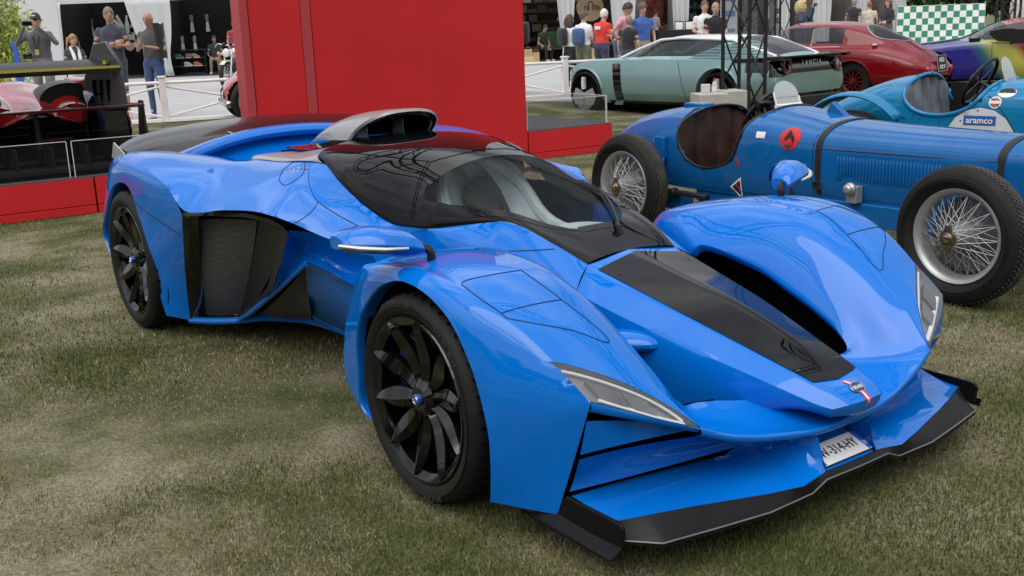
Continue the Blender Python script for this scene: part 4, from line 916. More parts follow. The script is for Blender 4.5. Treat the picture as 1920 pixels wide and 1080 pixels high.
for k in range(31):
    x = -1.015+k*.0214; z = .572; o = bpy.data.objects.new('louvre', lvm); COL.objects.link(o); o.parent = body1
    h = .8 if 2 <= k <= 5 else 1.0
    o.location = (x, surf_y(S1, x, z)-.001, z+(.016 if h < 1 else 0)); o.scale = (1, 1, h)
for x in (-1.155, -.04):
    s_ = strap(S1, x, mat('strap_leather', (.012, .011, .010), .55), body1, .40)
    bk = MB()
    zb = .46 if x < -1 else .60
    for d in (-.026, .026): bk.box((x+d, surf_y(S1, x, zb)-.010, zb), (.006, .008, .045))
    for d in (-.02, .02): bk.box((x, surf_y(S1, x, zb)-.010, zb+d), (.05, .008, .006))
    bk.build('buckle', M_steel, s_)
# bonnet hinge line, door seams, rivets
gp = MB()
for xs, z in ((np.linspace(-1.18, -.02, 14), .679),): gp.tube([(x, surf_y(S1, x, z+.0)-.0015, z) for x in xs], .0035, 5)
gp.tube([(x, surf_y(S1, x, .40)-.001, .40) for x in np.linspace(-1.18, .2, 10)], .003, 5)
for x in (-1.195, .03): gp.tube([(x, surf_y(S1, x, z)-.0012, z) for z in np.linspace(.38, .80, 10)], .0028, 5)
gp.tube([(-2.42, surf_y(S1, -2.42, z)-.001, z) for z in np.linspace(.36, .80, 10)], .0025, 5)
gp.tube([(-1.65+.17*math.cos(a), surf_y(S1, -1.65+.17*math.cos(a), .70+.15*math.sin(a))-.001, .70+.15*math.sin(a)) for a in np.linspace(math.pi*1.05, math.pi*1.95, 12)], .0022, 5)
tag(gp.build('panel_seam', M_seam, body1), kind='stuff')
rv = MB(); spot(rv, S1, [(-1.52, z) for z in (.42, .48, .54, .60, .66)]+[(-1.25, z) for z in (.42, .50)]+[(-1.95, .44), (-2.05, .40), (-1.75, .42), (-1.72, .49), (-2.12, .42), (-2.38, .45), (-2.38, .6), (-2.4, .68), (-1.22, .56), (-1.22, .63)]); tag(rv.build('rivet', M_blue2, body1), kind='stuff')
M_rd = mat('red_sticker', (.52, .02, .02), .4)
T1 = body_bvh(body1); dc = (-1.3743, -0.3300, 0.7249); decal(T1, dc, circ(.076), M_rd, body1, 'sticker', .003)
def on_side(S, x, z, lift=.004):
    y = surf_y(S, x, z); e = .01; n = Vector((0, -1, (surf_y(S, x, z+e)-y)/e)); t = Vector((1, (surf_y(S, x+e, z)-y)/e, 0))
    n = t.cross(Vector((0, (surf_y(S, x, z+e)-y)/e, 1))); n.normalize()
    return frame(Vector((x, y, z))+n*lift, t, n)
text_mesh('sticker_text', 'A', .075, M_letter_k, body1, on_tree(T1, dc, .010) @ Matrix.Translation((0, .012, 0)), bold=.003, sx=1.25)
text_mesh('sticker_text', '44', .038, M_letter_k, body1, on_tree(T1, dc, .012) @ Matrix.Translation((0.0, -.055, 0)), bold=.0015)
text_mesh('sticker_text', 'GOODWOOD', .011, M_letter_k, body1, on_side(S1, -1.557, .806, .007)) if False else None
def flat_sticker(S, pts, m, lift, name, parent): return MB().add([(x, surf_y(S, x, z)-lift, z) for x, z in pts], [tuple(range(len(pts)))]).build(name, m, parent, recalc=False)
trc = (-1.7732, -0.3700, 0.3842)
decal(T1, trc, [(-.075, 0), (.02, -.085), (.03, .075)], M_letter_w, body1, 'sticker', .003)
decal(T1, trc, [(-.055, 0), (.012, -.06), (.019, .052)], mat('sticker_navy', (.012, .015, .07), .4), body1, 'sticker', .005)
decal(T1, trc, [(-.022, 0.012), (.004, -.006), (.006, -.036), (.019, -.006), (-.001, .010), (-.004, .034)], M_rd, body1, 'sticker', .007)
nc = (-1.7623, -0.3800, 0.5499); text_mesh('script_mark', 'N', .085, M_rd, body1, on_tree(T1, nc, .004), sx=.5)
wc = (-1.5943, -0.3600, 0.7370); decal(T1, wc, [(-.035, -.02), (.035, -.02), (.035, .02), (-.035, .02)], M_letter_w, body1, 'sticker', .003)
aero_screen(car1, -1.69, .0, .893, .112, .165, math.radians(-20), M_white, True)
mr1 = MB().box((0, 0, 0), (.05, .11, .045)).xf(Matrix.Translation((-1.74, -.19, .915)) @ Matrix.Rotation(.5, 4, 'Y')); mr1.tube([(-1.74, -.19, .90), (-1.70, -.2, .85)], .008, 6); mr1.build('mirror', M_satin, car1, bevel=.012)
fcp = MB().box((0, 0, 0), (.20, .12, .035)); fcp.xf(Matrix.Translation((-2.51, 0, .862))); fcp.build('fuel_cap', M_blue2, car1, bevel=.01)
ic = (-1.8023, 0.1200, 0.9059)
MB().prism([(-1.42, .04, .855), (-1.26, .04, .835), (-1.38, .04, .925)], (0, .05, 0)).build('bonnet_bracket', M_blue2, car1, bevel=.005)
ex = (-0.8777, -0.3600, 0.4650)
kb = MB().box((ex[0], ex[1]+.01, ex[2]-.03), (.075, .06, .10)); kb.lathe([(0, -.075), (.018, -.075), (.028, -.065), (.030, -.05), (.038, -.045), (.038, -.02), (0, -.02)], 'Y', 20, (ex[0], ex[1]+.005, ex[2]+.005)); kb.build('starter_boss', M_alu, car1, bevel=.008)
# rear spring, damper, running board
rs = MB()
a_ = (-2.3281, -0.4600, 0.3008); b_ = (-2.0329, -0.4600, 0.3178); rs.box(((a_[0]+b_[0])/2, -.45, .31), (.42, .05, .028)); rs.box((b_[0]+.02, -.44, .25), (.06, .04, .12)); rs.tube([(-2.3, -.48, .31), (-2.3, -.42, .31)], .03, 10)
rs.build('rear_spring', M_dkmetal, car1, bevel=.004)
dm = MB().box((-2.48, -.40, .60), (.10, .035, .15)); dm.tube([(-2.48, -.41, .53), (-2.52, -.43, .32)], .016, 8); dm.tube([(-2.44, -.41, .53), (-2.46, -.43, .32)], .012, 8); dm.build('damper', M_blue2, car1, bevel=.006)
MB().box((-2.4, -.36, .24), (.30, .12, .12)).build('side_box', M_blue2, car1, bevel=.02)
# ------------------------------------------------------------------ the lighter blue one beyond it
M_blue3 = mat('light_blue_paint', (0.008, 0.185, 0.38), 0.4, 0.0, 0.8, 0.0); vary(M_blue3, 3, .10)
M_seat3 = vary(mat('worn_grey_leather', (.13, .14, .16), .45), 3.5, .75, detail=3, bump=.2, bscale=25)
S3 = [(.20, .25, .42, .74, .86), (-.6, .33, .38, .76, .90), (-1.3, .385, .36, .76, .92), (-1.7, .405, .35, .77, .955), (-2.0, .412, .35, .78, .94), (-2.55, .412, .35, .80, .975), (-2.75, .40, .36, .77, .955), (-3.0, .36, .38, .70, .88), (-3.3, .28, .42, .63, .75), (-3.55, .16, .46, .56, .64), (-3.7, .03, .5, .53, .55)]
rim3_ = [(-2.585, .955), (-2.60, .88), (-2.57, .79), (-2.48, .72), (-2.30, .695), (-2.13, .735), (-2.04, .80), (-1.98, .90), (-1.95, .935)]
car3, body3 = old_racer('vintage_racing_car', 'light turquoise blue vintage racer with grey leather seat and white sponsor roundel', (5.17084, 6.65619, 0), -0.785398, S3, rim3_, M_blue3, M_seat3,
  dict(seat=(-2.54, .52, -2.61, .95), seat_w=.40, flutes=5, steer=(-2.12, -.15, .93, math.radians(30)), x0=.4, x1=-2.6, wb=2.9, track=.68, R=.365, r=.25, w=.14, rim_r=.016))
T3 = body_bvh(body3)
def at3(x, z): return (x, surf_y(S3, x, z), z)
M_round = mat('roundel_white', (.60, .61, .64), .45)
decal(T3, (-1.9982, -0.4100, 0.5017), circ(.255, 16), M_round, body3, 'roundel', .002)
bc = (-2.0016, -0.4100, 0.6649)
decal(T3, bc, [(-.115, -.034), (.115, -.034), (.115, .034), (-.115, .034)], mat('sponsor_blue', (.02, .11, .42), .45), body3, 'sponsor_band', .005)
text_mesh('sponsor_text', 'aramco', .064, M_letter_w, body3, on_tree(T3, bc, .010), bold=.0012)
sc = (-1.9046, -0.4000, 0.7974); decal(T3, sc, circ(.046), M_letter_w, body3, 'sticker', .003); decal(T3, sc, circ(.036), mat('sticker_rust', (.42, .10, .06), .5), body3, 'sticker', .005); decal(T3, sc, [(-.034, -.010), (.034, -.010), (.034, .010), (-.034, .010)], M_letter_w, body3, 'sticker', .007)
sc = (-1.8429, -0.3600, 0.8754); decal(T3, sc, circ(.066, 14, .75), M_letter_w, body3, 'sticker', .003); decal(T3, sc, [(-.062, -.006), (.062, -.006), (.052, .026), (.025, .044), (-.025, .044), (-.052, .026)], M_letter_k, body3, 'sticker', .006)
gp = MB()
for x in (-1.58,): gp.tube([(x, surf_y(S3, x, z)-.001, z) for z in np.linspace(.40, .92, 10)], .003, 5)
gp.tube([(-1.96+.32*t, surf_y(S3, -1.96+.32*t, .84-.45*t**1.4)-.003, .84-.45*t**1.4) for t in np.linspace(0, 1, 10)], .004, 5)
gp.tube([(-2.50, surf_y(S3, -2.5, z)-.001, z) for z in np.linspace(.40, .70, 6)], .0025, 5); tag(gp.build('panel_seam', M_seam, body3), kind='stuff')
rv = MB(); spot(rv, S3, [(-2.45, .66), (-2.3, .65), (-2.14, .66), (-2.02, .735), (-2.62, .68), (-2.75, .62), (-1.86, .86), (-2.72, .9), (-2.55, .985)], .010); tag(rv.build('rivet', M_steel, body3), kind='stuff')
aero_screen(car3, -1.93, -.06, .925, .10, .19, math.radians(-18), M_steel)
MB().ellip((-2.16, -.16, .93), (.03, .055, .055), 8).build('wheel_boss', M_satin, car3)
bolt = MB().tube([(-1.50, -.40, .66), (-1.50, -.415, .60), (-1.50, -.41, .52)], .010, 6); bolt.build('bonnet_catch', M_steel, car3)
# cycle wing over the near rear wheel
cw = MB(); rows = []
for a in np.linspace(math.radians(158), math.radians(38), 16):
    r_ = .46; rows.append([(-2.9+r_*math.cos(a)*1.05, -.60+.095*math.cos(b)*-1, .385+(r_+.03*math.sin(b))*math.sin(a)) for b in np.linspace(0, math.pi, 9)])
cw.grid(np.array(rows)); cwo = cw.build('cycle_wing', M_blue3, car3, ang=60)
sm_ = cwo.modifiers.new('thickness', 'SOLIDIFY'); sm_.thickness = .012
MB().tube([(-2.58, -.58, .74), (-2.60, -.42, .55)], .014, 6).build('wing_stay', M_blue3, cwo)
# cycle wing on the far side, seen edge on
cw2 = dup(cwo, parent=car3); cw2.location = (0, 1.2, 0)

# ================================================================== the parked cars behind
def shell(secs, nx=6, na=4, sv=()): return patch(secs, nx, na, sv=sv)
def section(x, w, zs, zm, zb, wg, zw, wr, zr, zc):
    """left half: sill, flank, shoulder, window base, window top, roof"""
    return [(x, w*.90, zs), (x, w*.975, zs+(zm-zs)*.45), (x, w, zm), (x, w*.965, zb), (x, wg, zw), (x, wr, zr), (x, wr*.62, zr+(zc-zr)*.72), (x, 0, zc)]
def car_body(car, secs, arches, pick, mats, nx=6, na=4, name='body', arch_m=None, arch_r=.02, sv=(), ang=50):
    G = shell(secs, nx, na, sv); nu, nv = G.shape[:2]; mb = MB()
    for s in (1, -1):
        for i in range(nu-1):
            for j in range(nv-1):
                q = [G[i, j], G[i, j+1], G[i+1, j+1], G[i+1, j]]; c = sum(q)/4
                if abs(c[1]) > .45 and any((c[0]-ax)**2+(c[2]-az)**2 < ar**2 for ax, az, ar in arches): continue
                mb.add([(p[0], p[1]*s, p[2]) for p in q], [(0, 1, 2, 3)], pick(c[0], j/na, c[2], c[1], s))
    # close the ends
    for i in (0, nu-1):
        ring = [tuple(p) for p in G[i]]+[(p[0], -p[1], p[2]) for p in G[i][::-1][1:]]
        mb.add(ring, [tuple(range(len(ring)))], 0)
    o = mb.build(name, mats, car, weld=.001, ang=ang); tr = body_bvh(o)
    for ax, az, ar in arches:
        for s in (1, -1):
            pts = []
            for a in np.linspace(math.radians(-28), math.radians(208), 40):
                p = Vector((ax+ar*math.cos(a), 3*s, az+ar*math.sin(a))); h = tr.ray_cast(p+Vector((math.cos(a), 0, math.sin(a)))*.02, Vector((0, -s, 0)))
                if h[0] is not None and h[3] < 2.45: pts.append((p.x, h[0].y, p.z))
            if len(pts) > 3: MB().tube(pts, arch_r, 6).build('arch_lip', arch_m or mats[0], o)
    wl = MB()
    for ax, az, ar in arches:
        for s in (1, -1):
            A = np.linspace(math.radians(-30), math.radians(210), 20)
            wl.grid(np.array([[(ax+(ar+.01)*math.cos(a), s*.42, az+(ar+.01)*math.sin(a)), (ax+(ar+.01)*math.cos(a), s*.74, az+(ar+.01)*math.sin(a))] for a in A]))
            wl.add([(ax-ar, s*.45, .1), (ax+ar, s*.45, .1), (ax+ar, s*.45, az+ar), (ax-ar, s*.45, az+ar)], [(0, 1, 2, 3)])
    wl.build('wheel_well', M_void, o, recalc=False)
    return o, tr, G
def plain_wheel(car, x, y, R, r, w, q, rim_m, kind):
    rb = MB().lathe([(r-.02, q*-.03), (r, q*-.004), (r+.004, q*-.01), (r-.02, q*-.06), (r-.02, q*-w)], 'Y', 40)
    if kind == 'spoke':
        for k in range(12):
            a = 2*math.pi*k/12; rb.box((r*.52*math.cos(a), q*-.03, r*.52*math.sin(a)), (r*.9, .012, .022), 0, Matrix.Rotation(-a, 3, 'Y'))
        rb.lathe([(0, q*.0), (.04, q*.0), (.055, q*-.02), (.055, q*-.06)], 'Y', 20)
    wh = rb.build('wheel', rim_m, car, loc=(x, y, R), ang=40)
    MB().lathe([(0, q*-.07), (r-.01, q*-.07), (r-.01, q*-.09)], 'Y', 32).build('wheel_disc', M_void, wh)
    MB().lathe([(r-.006, q*-.03), (r+.006, q*-.006), ((R+r)/2, q*.008), (R-.02, q*-.004), (R, q*-.03), (R, q*-(w-.03)), (R-.02, q*-w), (r, q*-w)], 'Y', 48).build('tyre', M_tyre, wh)
    return wh
# ------------------------------------------------------------------ pale green concept coupe
M_mint = mat('pale_green_metallic', (.26, .42, .43), .3, .5, .8); M_mint_d = mat('dark_green_metallic', (.05, .09, .085), .3, .4, .8)
M_white_sky = mat('white_blade_sky_roof', (.74, .76, .76), .3, 0, .8)  # sky reflection on the roof put into the colour; wheel blade simply white
M_cglass = mat('car_glass', (.03, .035, .04), .03, 0, 0, .5, alpha=.72)
M_kit = M_black; M_cglass2 = mat('clear_car_glass', (.05, .055, .06), .02, 0, 0, .5, alpha=.38)
mint = thing('concept_car', 'pale green coupe concept with roof coloured as reflected sky, black tail panel lettered LANCIA and three-blade wheels', 'car', (2.0189, 18.39589, 0), 2.297715)
MS = [section(.52, .52, .28, .45, .58, .40, .60, .28, .62, .63), section(.46, .78, .25, .48, .66, .60, .69, .36, .71, .72), section(.30, .89, .22, .50, .76, .70, .79, .42, .81, .815), section(0, .945, .20, .52, .84, .74, .865, .45, .87, .875),
 section(-.45, .93, .19, .50, .865, .76, .885, .50, .895, .90), section(-.62, .925, .19, .50, .87, .77, .89, .52, .905, .915), section(-.95, .93, .19, .50, .872, .77, .895, .60, 1.00, 1.045), section(-1.4, .94, .19, .50, .872, .77, .89, .58, 1.15, 1.205), section(-1.8, .94, .19, .50, .87, .765, .885, .58, 1.17, 1.22),
 section(-2.2, .95, .19, .51, .87, .76, .885, .57, 1.165, 1.215), section(-2.71, .965, .20, .52, .86, .74, .875, .55, 1.12, 1.185), section(-3.1, .955, .24, .52, .85, .71, .87, .53, 1.03, 1.10), section(-3.4, .93, .30, .53, .84, .69, .855, .52, .92, .97), section(-3.56, .90, .34, .54, .82, .68, .835, .52, .865, .875), section(-3.66, .88, .36, .52, .68, .62, .76, .50, .80, .80), section(-3.68, .86, .37, .50, .60, .55, .66, .45, .66, .66)]
def pick_mint(x, c, z, y, s):
    if 4 < c < 5 and -2.55 < x < -.80: return 1
    if c > 4.0 and -1.30 < x < -.66: return 1
    if c >= 5 and -2.72 < x <= -1.30: return 2
    if c >= 4.2 and -3.45 < x <= -2.72: return 1
    if x < -3.2 and 2.2 < c < 4.2 and z > .70: return 4
    if x < -3.57 and z > .62: return 4
    if z < .235 and x < -.5: return 3
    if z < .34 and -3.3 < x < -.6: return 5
    return 0
mb_, mt_, mG = car_body(mint, MS, [(0, .345, .395), (-2.71, .355, .405)], pick_mint, [M_mint, M_cglass, M_white_sky, M_satin, M_black, mat('green_shadow_line', (.16, .27, .27), .3, .35, .8)], nx=14, na=9, sv=(3, 4, 5))
# black band behind the front wheel with its shield
bm = MB(); rows = []
for z in np.linspace(.17, .875, 10):
    r_ = []
    for x in (-.60, -.77):
        h = mt_.ray_cast(Vector((x-.10*(.875-z), 3, z)), Vector((0, -1, 0))); r_.append((x-.10*(.875-z), (h[0].y if h[0] is not None else .93)+.004, z))
    rows.append(r_)
bm.grid(np.array(rows)); bd = bm.build('side_band', M_black, mb_, ang=80)
h = mt_.ray_cast(Vector((-.70, 3, .78)), Vector((0, -1, 0)))[0]
MB().prism([(-.70-.035, h.y+.008, .82), (-.70+.035, h.y+.008, .82), (-.70+.03, h.y+.008, .765), (-.70, h.y+.008, .735), (-.70-.03, h.y+.008, .765)], (0, .008, 0)).build('shield_badge', M_steel, bd)
# A-pillars and door line
pl_ = MB()
for s in (1, -1):
    pl_.tube([(-.66, s*.775, .89), (-1.02, s*.715, 1.03), (-1.38, s*.60, 1.165), (-1.8, s*.595, 1.185), (-2.7, s*.565, 1.14), (-3.45, s*.54, .90)], .022, 6)
pl_.build('roof_pillar', M_white_sky, mb_)
lin = MB().tube([(-2.02, .0, 0)]+[(-2.02+.22*(1-t), (mt_.ray_cast(Vector((-2.02+.22*(1-t), 3, .25+.62*(1-t))), Vector((0, -1, 0)))[0] or Vector((0, .9, 0))).y+.001, .25+.62*(1-t)) for t in np.linspace(0, 1, 14)][:] if False else [(-1.95-.18*t, mt_.ray_cast(Vector((-1.95-.18*t, 3, .86-.62*t)), Vector((0, -1, 0)))[0].y+.001, .86-.62*t) for t in np.linspace(0.02, .98, 14)], .004, 5)
lin.build('door_gap', M_seam, mb_)
for k in range(13):        # louvres of the rear quarter
    z = .895+k*.0205; x0 = -2.05-.055*k-.25*(k > 8)*((k-8)/4); x1 = -3.5+max(0, (k-1))*.040*1.0
    P = []
    for x in np.linspace(x0, x1, 12):
        q = mt_.ray_cast(Vector((x, 3, z)), Vector((0, -1, 0)))
        if q[0] is not None and q[3] < 2.9 and q[0].y > .3: P.append((x, q[0].y+.010, z))
    if len(P) > 2: MB().tube(P, .0062, 5, flat=1.0).build('louvre', M_mint, mb_)
# tail: black blade, ring lamps, letters
MB().box((-3.60, 0, .90), (.34, 1.62, .022)).build('tail_blade', M_black, mb_, bevel=.006)
for s in (1, -1): MB().prism([(-3.76, s*.80, .905), (-3.76, s*.92, .905), (-3.0, s*.95, .875), (-3.0, s*.86, .885)], (0, 0, -.05)).build('tail_blade', M_black, mb_)
for s in (1, -1):
    lp = MB().tube([(-3.70, s*.66+.11*math.cos(a), .78+.11*math.sin(a)) for a in np.linspace(0, 2*math.pi, 29)], .020, 8).build('ring_lamp', M_black, mb_)
    MB().tube([(-3.705, s*.66+.082*math.cos(a), .78+.082*math.sin(a)) for a in np.linspace(0, 2*math.pi, 25)], .016, 6).build('lamp_tube', mat('lamp_red', (.13, .008, .012), .15, 0, 1), lp)
text_mesh('badge_text', 'L A N C I A', .10, M_steel, mb_, frame((-3.685, 0, .79), (0, -1, 0), (-1, 0, .05)), bold=.002)
MB().box((-3.55, 0, .25), (.36, 1.55, .16)).build('rear_diffuser', M_satin, mb_, bevel=.02)
MB().box((-1.5, 0, .16), (3.9, 1.5, .06)).build('floor', M_void, mb_)
for ax in (0, -2.71):
    for s in (1, -1):
        wh = plain_wheel(mint, ax, s*.93, .345, .29, .22, s, M_void, 'disc')
        if s == 1:
            for k in range(3):
                a = math.pi/2+k*2*math.pi/3+math.radians(0)
                if k == 0:
                    MB().tube([(0, .012, .06), (0, .018, .16), (0, .012, .255)], [.055, .058, .052], 10, flat=.35).build('wheel_blade', M_white_sky, wh)
                else:
                    c_, s_ = math.cos(a), math.sin(a); tx_, tz_ = -s_, c_
                    MB().prism([(0, .0, 0), (.12*c_+.20*tx_*.8, .0, .12*s_+.20*tz_*.8), (.27*c_+.07*tx_, .0, .27*s_+.07*tz_), (.27*c_-.07*tx_, .0, .27*s_-.07*tz_), (.12*c_-.20*tx_*.8, .0, .12*s_-.20*tz_*.8)], (0, .016, 0)).build('wheel_blade', M_alu, wh)
            MB().prism([(0, .001, -.02), (-.23, .001, -.14), (-.12, .001, -.255), (.0, .001, -.275), (.12, .001, -.255), (.23, .001, -.14)], (0, .012, 0)).build('wheel_blade', mat('blade_blue_grey', (.20, .24, .28), .4, .4), wh)
# ------------------------------------------------------------------ dark red fifties coupe
M_maroon = mat('deep_red_paint', (.17, .004, .008), .4, 0, 1.0, 0.0)
M_rimred = mat('dark_red_rim', (.09, .004, .006), .4)
coupe = thing('classic_coupe', 'dark red fifties fastback coupe seen from behind with black number plate', 'car', (4.6715, 20.50721, 0), 2.338741)
RS = [section(.62, .50, .35, .45, .62, .40, .66, .25, .70, .72), section(.45, .70, .28, .45, .70, .52, .76, .32, .82, .86), section(0, .76, .24, .48, .80, .58, .86, .34, .90, .93), section(-.5, .77, .22, .48, .85, .62, .90, .40, .93, .96),
 section(-.72, .775, .22, .48, .87, .64, .91, .46, .98, 1.02), section(-1.05, .78, .22, .48, .88, .65, .915, .50, 1.20, 1.29), section(-1.5, .785, .22, .48, .88, .65, .915, .51, 1.235, 1.325), section(-1.9, .785, .22, .48, .87, .645, .91, .50, 1.235, 1.325), section(-2.25, .785, .23, .50, .85, .63, .90, .47, 1.19, 1.285),
 section(-2.6, .78, .25, .50, .82, .58, .90, .42, 1.10, 1.20), section(-2.95, .765, .27, .50, .77, .52, .88, .38, .99, 1.06), section(-3.25, .73, .30, .48, .70, .48, .79, .34, .86, .90), section(-3.5, .66, .33, .46, .62, .44, .69, .30, .74, .77), section(-3.66, .50, .36, .45, .54, .36, .57, .26, .60, .62), section(-3.71, .34, .40, .45, .50, .25, .52, .18, .53, .54)]
def pick_red(x, c, z, y, s):
    if 4.12 < c < 4.95 and -2.22 < x < -.80: return 1
    if c > 4.1 and -1.02 < x < -.70: return 1
    if -3.08 < x < -2.45 and c > 5.0 and ((x+2.78)/.34)**2+(y/.40)**2 < 1: return 1
    return 0
rb_, rt_, rG = car_body(coupe, RS, [(0, .33, .36), (-2.5, .33, .36)], pick_red, [M_maroon, M_cglass2], nx=14, na=9, arch_r=.014)
ch = MB()
def on_left(tr, x, z, off=.003):
    q = tr.ray_cast(Vector((x, 3, z)), Vector((0, -1, 0))); return (x, q[0].y+off, z) if q[0] is not None else (x, .6, z)
def on_top(tr, x, y, off=.003):
    q = tr.ray_cast(Vector((x, y, 3)), Vector((0, 0, -1))); return (x, y, q[0].z+off) if q[0] is not None else (x, y, 1)
ch.tube([on_top(rt_, -2.78+.35*math.cos(a), .41*math.sin(a)) for a in np.linspace(0, 2*math.pi, 40)], .010, 6)
ch.build('window_trim', M_steel, rb_)
MB().tube([on_left(rt_, x, .905) for x in np.linspace(-.8, -2.2, 16)], .007, 5).build('waist_trim', M_steel, rb_)
MB().tube([on_left(rt_, -1.66, z, .006) for z in np.linspace(.92, 1.20, 6)], .010, 5).build('quarter_bar', M_steel, rb_)
p = on_top(rt_, -2.78, .52); MB().ellip(p, (.055, .055, .03), 8).build('fuel_cap', M_steel, rb_)
tl = MB()
for sx in (.0,): tl.tube([on_top(rt_, x, .02+.10*(x+3.1)/-.6) for x in np.linspace(-3.08, -3.6, 8)], .0035, 4); tl.tube([on_top(rt_, x, .07+.10*(x+3.1)/-.6) for x in np.linspace(-3.08, -3.6, 8)], .0035, 4)
tl.build('boot_gap', M_seam, rb_)
cpl = (-3.70, -.02, .60); Mp = frame(cpl, (0, -1, 0), (-1, 0, .18))
pt = MB().box((0, 0, 0), (.34, .26, .012)).xf(Mp).build('number_plate', M_letter_k, coupe, bevel=.002)
MB().tube([(-.17, -.13, .006), (.17, -.13, .006), (.17, .13, .006), (-.17, .13, .006), (-.17, -.13, .006)], .006, 4).xf(Mp).build('plate_frame', M_alu, pt)
text_mesh('plate_text', 'ASO', .10, M_letter_w, pt, Mp @ Matrix.Translation((0, .055, .008)), sx=.95, bold=.002); text_mesh('plate_text', '3XZ 97', .085, M_letter_w, pt, Mp @ Matrix.Translation((0, -.062, .008)), sx=.78, bold=.002)
for s in (1, -1):
    tl_ = MB().tube([(-3.58, s*.43, .52), (-3.70, s*.43, .52)], [.045, .035], 12).build('tail_lamp', mat('tail_lamp_red', (.42, .015, .03), .15, 0, 1), coupe)
    MB().tube([(-3.55, s*.43, .52), (-3.60, s*.43, .52)], .05, 12).build('lamp_base', M_steel, tl_)
for ax in (0, -2.5):
    for s in (1, -1): plain_wheel(coupe, ax, s*.72, .33, .185, .17, s, M_rimred, 'spoke')
MB().box((-1.5, 0, .26), (4.0, 1.1, .1)).build('floor', M_void, rb_)
MB().box((-1.6, 0, .75), (1.9, 1.0, .25)).build('cabin_trim', vary(mat('tan_trim', (.20, .17, .14), .8), 4, .4), rb_, bevel=.05)
# ------------------------------------------------------------------ multicoloured sports car
rain = thing('gradient_car', 'sports car painted from blue through yellow green to red, beside the chequered banner', 'car', (8.32, 21.25, 0), math.radians(166))
m = mat('gradient_paint', (.2, .2, .2), .22, 0, .9); nt_ = m.node_tree
tc_ = node(m, 'ShaderNodeTexCoord'); sx_ = node(m, 'ShaderNodeSeparateXYZ'); ma_ = node(m, 'ShaderNodeMath'); ma_.operation = 'MULTIPLY_ADD'; ma_.inputs[1].default_value = -.75
ad_ = node(m, 'ShaderNodeMath'); ad_.operation = 'SUBTRACT'; rp_ = node(m, 'ShaderNodeValToRGB'); mr_ = node(m, 'ShaderNodeMapRange'); mr_.inputs['From Min'].default_value = -3.05; mr_.inputs['From Max'].default_value = .35
nt_.links.new(tc_.outputs['Object'], sx_.inputs['Vector']); nt_.links.new(sx_.outputs['Z'], ma_.inputs[0]); nt_.links.new(sx_.outputs['X'], ma_.inputs[2])
nt_.links.new(ma_.outputs[0], mr_.inputs['Value']); nt_.links.new(mr_.outputs['Result'], rp_.inputs['Fac']); nt_.links.new(rp_.outputs['Color'], nt_.nodes['Principled BSDF'].inputs['Base Color'])
e = rp_.color_ramp.elements; e[0].position = .0; e[0].color = (.30, .006, .02, 1); e[1].position = 1; e[1].color = (.012, .012, .19, 1)
for pos, col in ((.28, (.28, .01, .02, 1)), (.335, (.42, .40, .08, 1)), (.43, (.33, .36, .07, 1)), (.50, (.02, .10, .14, 1)), (.56, (.012, .012, .20, 1))):
    n_ = e.new(pos); n_.color = col
YS = [section(.80, .60, .25, .40, .60, .45, .64, .30, .66, .67), section(.6, .84, .20, .45, .70, .62, .73, .40, .75, .76), section(.1, .95, .18, .50, .78, .70, .81, .45, .82, .825), section(-.45, .95, .17, .50, .83, .74, .86, .48, .875, .885), section(-.75, .95, .17, .50, .85, .76, .875, .52, .92, .95),
 section(-1.2, .94, .17, .50, .86, .76, .88, .58, 1.10, 1.17), section(-1.7, .93, .17, .50, .87, .75, .89, .58, 1.19, 1.26), section(-2.2, .94, .18, .52, .88, .74, .90, .55, 1.18, 1.25), section(-2.7, .97, .20, .54, .89, .72, .92, .50, 1.07, 1.15), section(-3.2, .95, .24, .54, .86, .70, .90, .48, .96, 1.0), section(-3.5, .86, .32, .54, .78, .64, .82, .45, .86, .88)]
def pick_y(x, c, z, y, s):
    if 4.1 < c < 4.92 and -2.55 < x < -.85: return 1
    if c > 4.1 and -1.28 < x < -.72: return 1
    return 0
yb, yt, yG = car_body(rain, YS, [(0, .335, .375), (-2.58, .345, .385)], pick_y, [m, M_cglass], nx=10, na=8, arch_r=.012)
for ax in (0, -2.58):
    for s in (1, -1): plain_wheel(rain, ax, s*.93, .34, .25, .24, s, M_rim, 'spoke')
MB().box((-1.35, 0, .16), (4.0, 1.5, .06)).build('floor', M_void, yb)
MB().box((-1.8, 0, .72), (1.4, 1.1, .2)).build('cabin_trim', mat('yellow_trim', (.45, .38, .03), .6), yb, bevel=.05)
MB().tube([(-1.15, .40+.17*math.cos(a), .93+.15*math.sin(a)) for a in np.linspace(0, 2*math.pi, 20)], .015, 6).build('steering_wheel', M_satin, yb)
MB().box((-.72, .86, .90), (.20, .14, .10)).build('side_mirror', M_black, rain, bevel=.03)
vp = MB().prism([(0, 0, 0), (.20, 0, .02), (.33, 0, .14), (.33, 0, .21), (.05, 0, .25), (-.30, 0, .21), (-.36, 0, .0), (-.10, 0, -.02)], (0, .03, 0)); vp.build('side_vane', M_satin, rain, loc=(-1.28, 1.0, .84), rot=(0, 0, 0), bevel=.008)
MB().tube([(-1.35, .93, .80), (-1.35, 1.0, .86)], .02, 6).build('vane_stalk', M_satin, rain)
gl2 = MB().tube([on_left(yt, x, .885+.002) for x in np.linspace(-.9, -2.5, 12)], .010, 5); gl2.build('window_trim', M_satin, yb)
gl2 = MB().tube([on_left(yt, -1.02, z, .002) for z in np.linspace(.25, .84, 10)], .004, 5); gl2.build('door_gap', M_seam, yb)

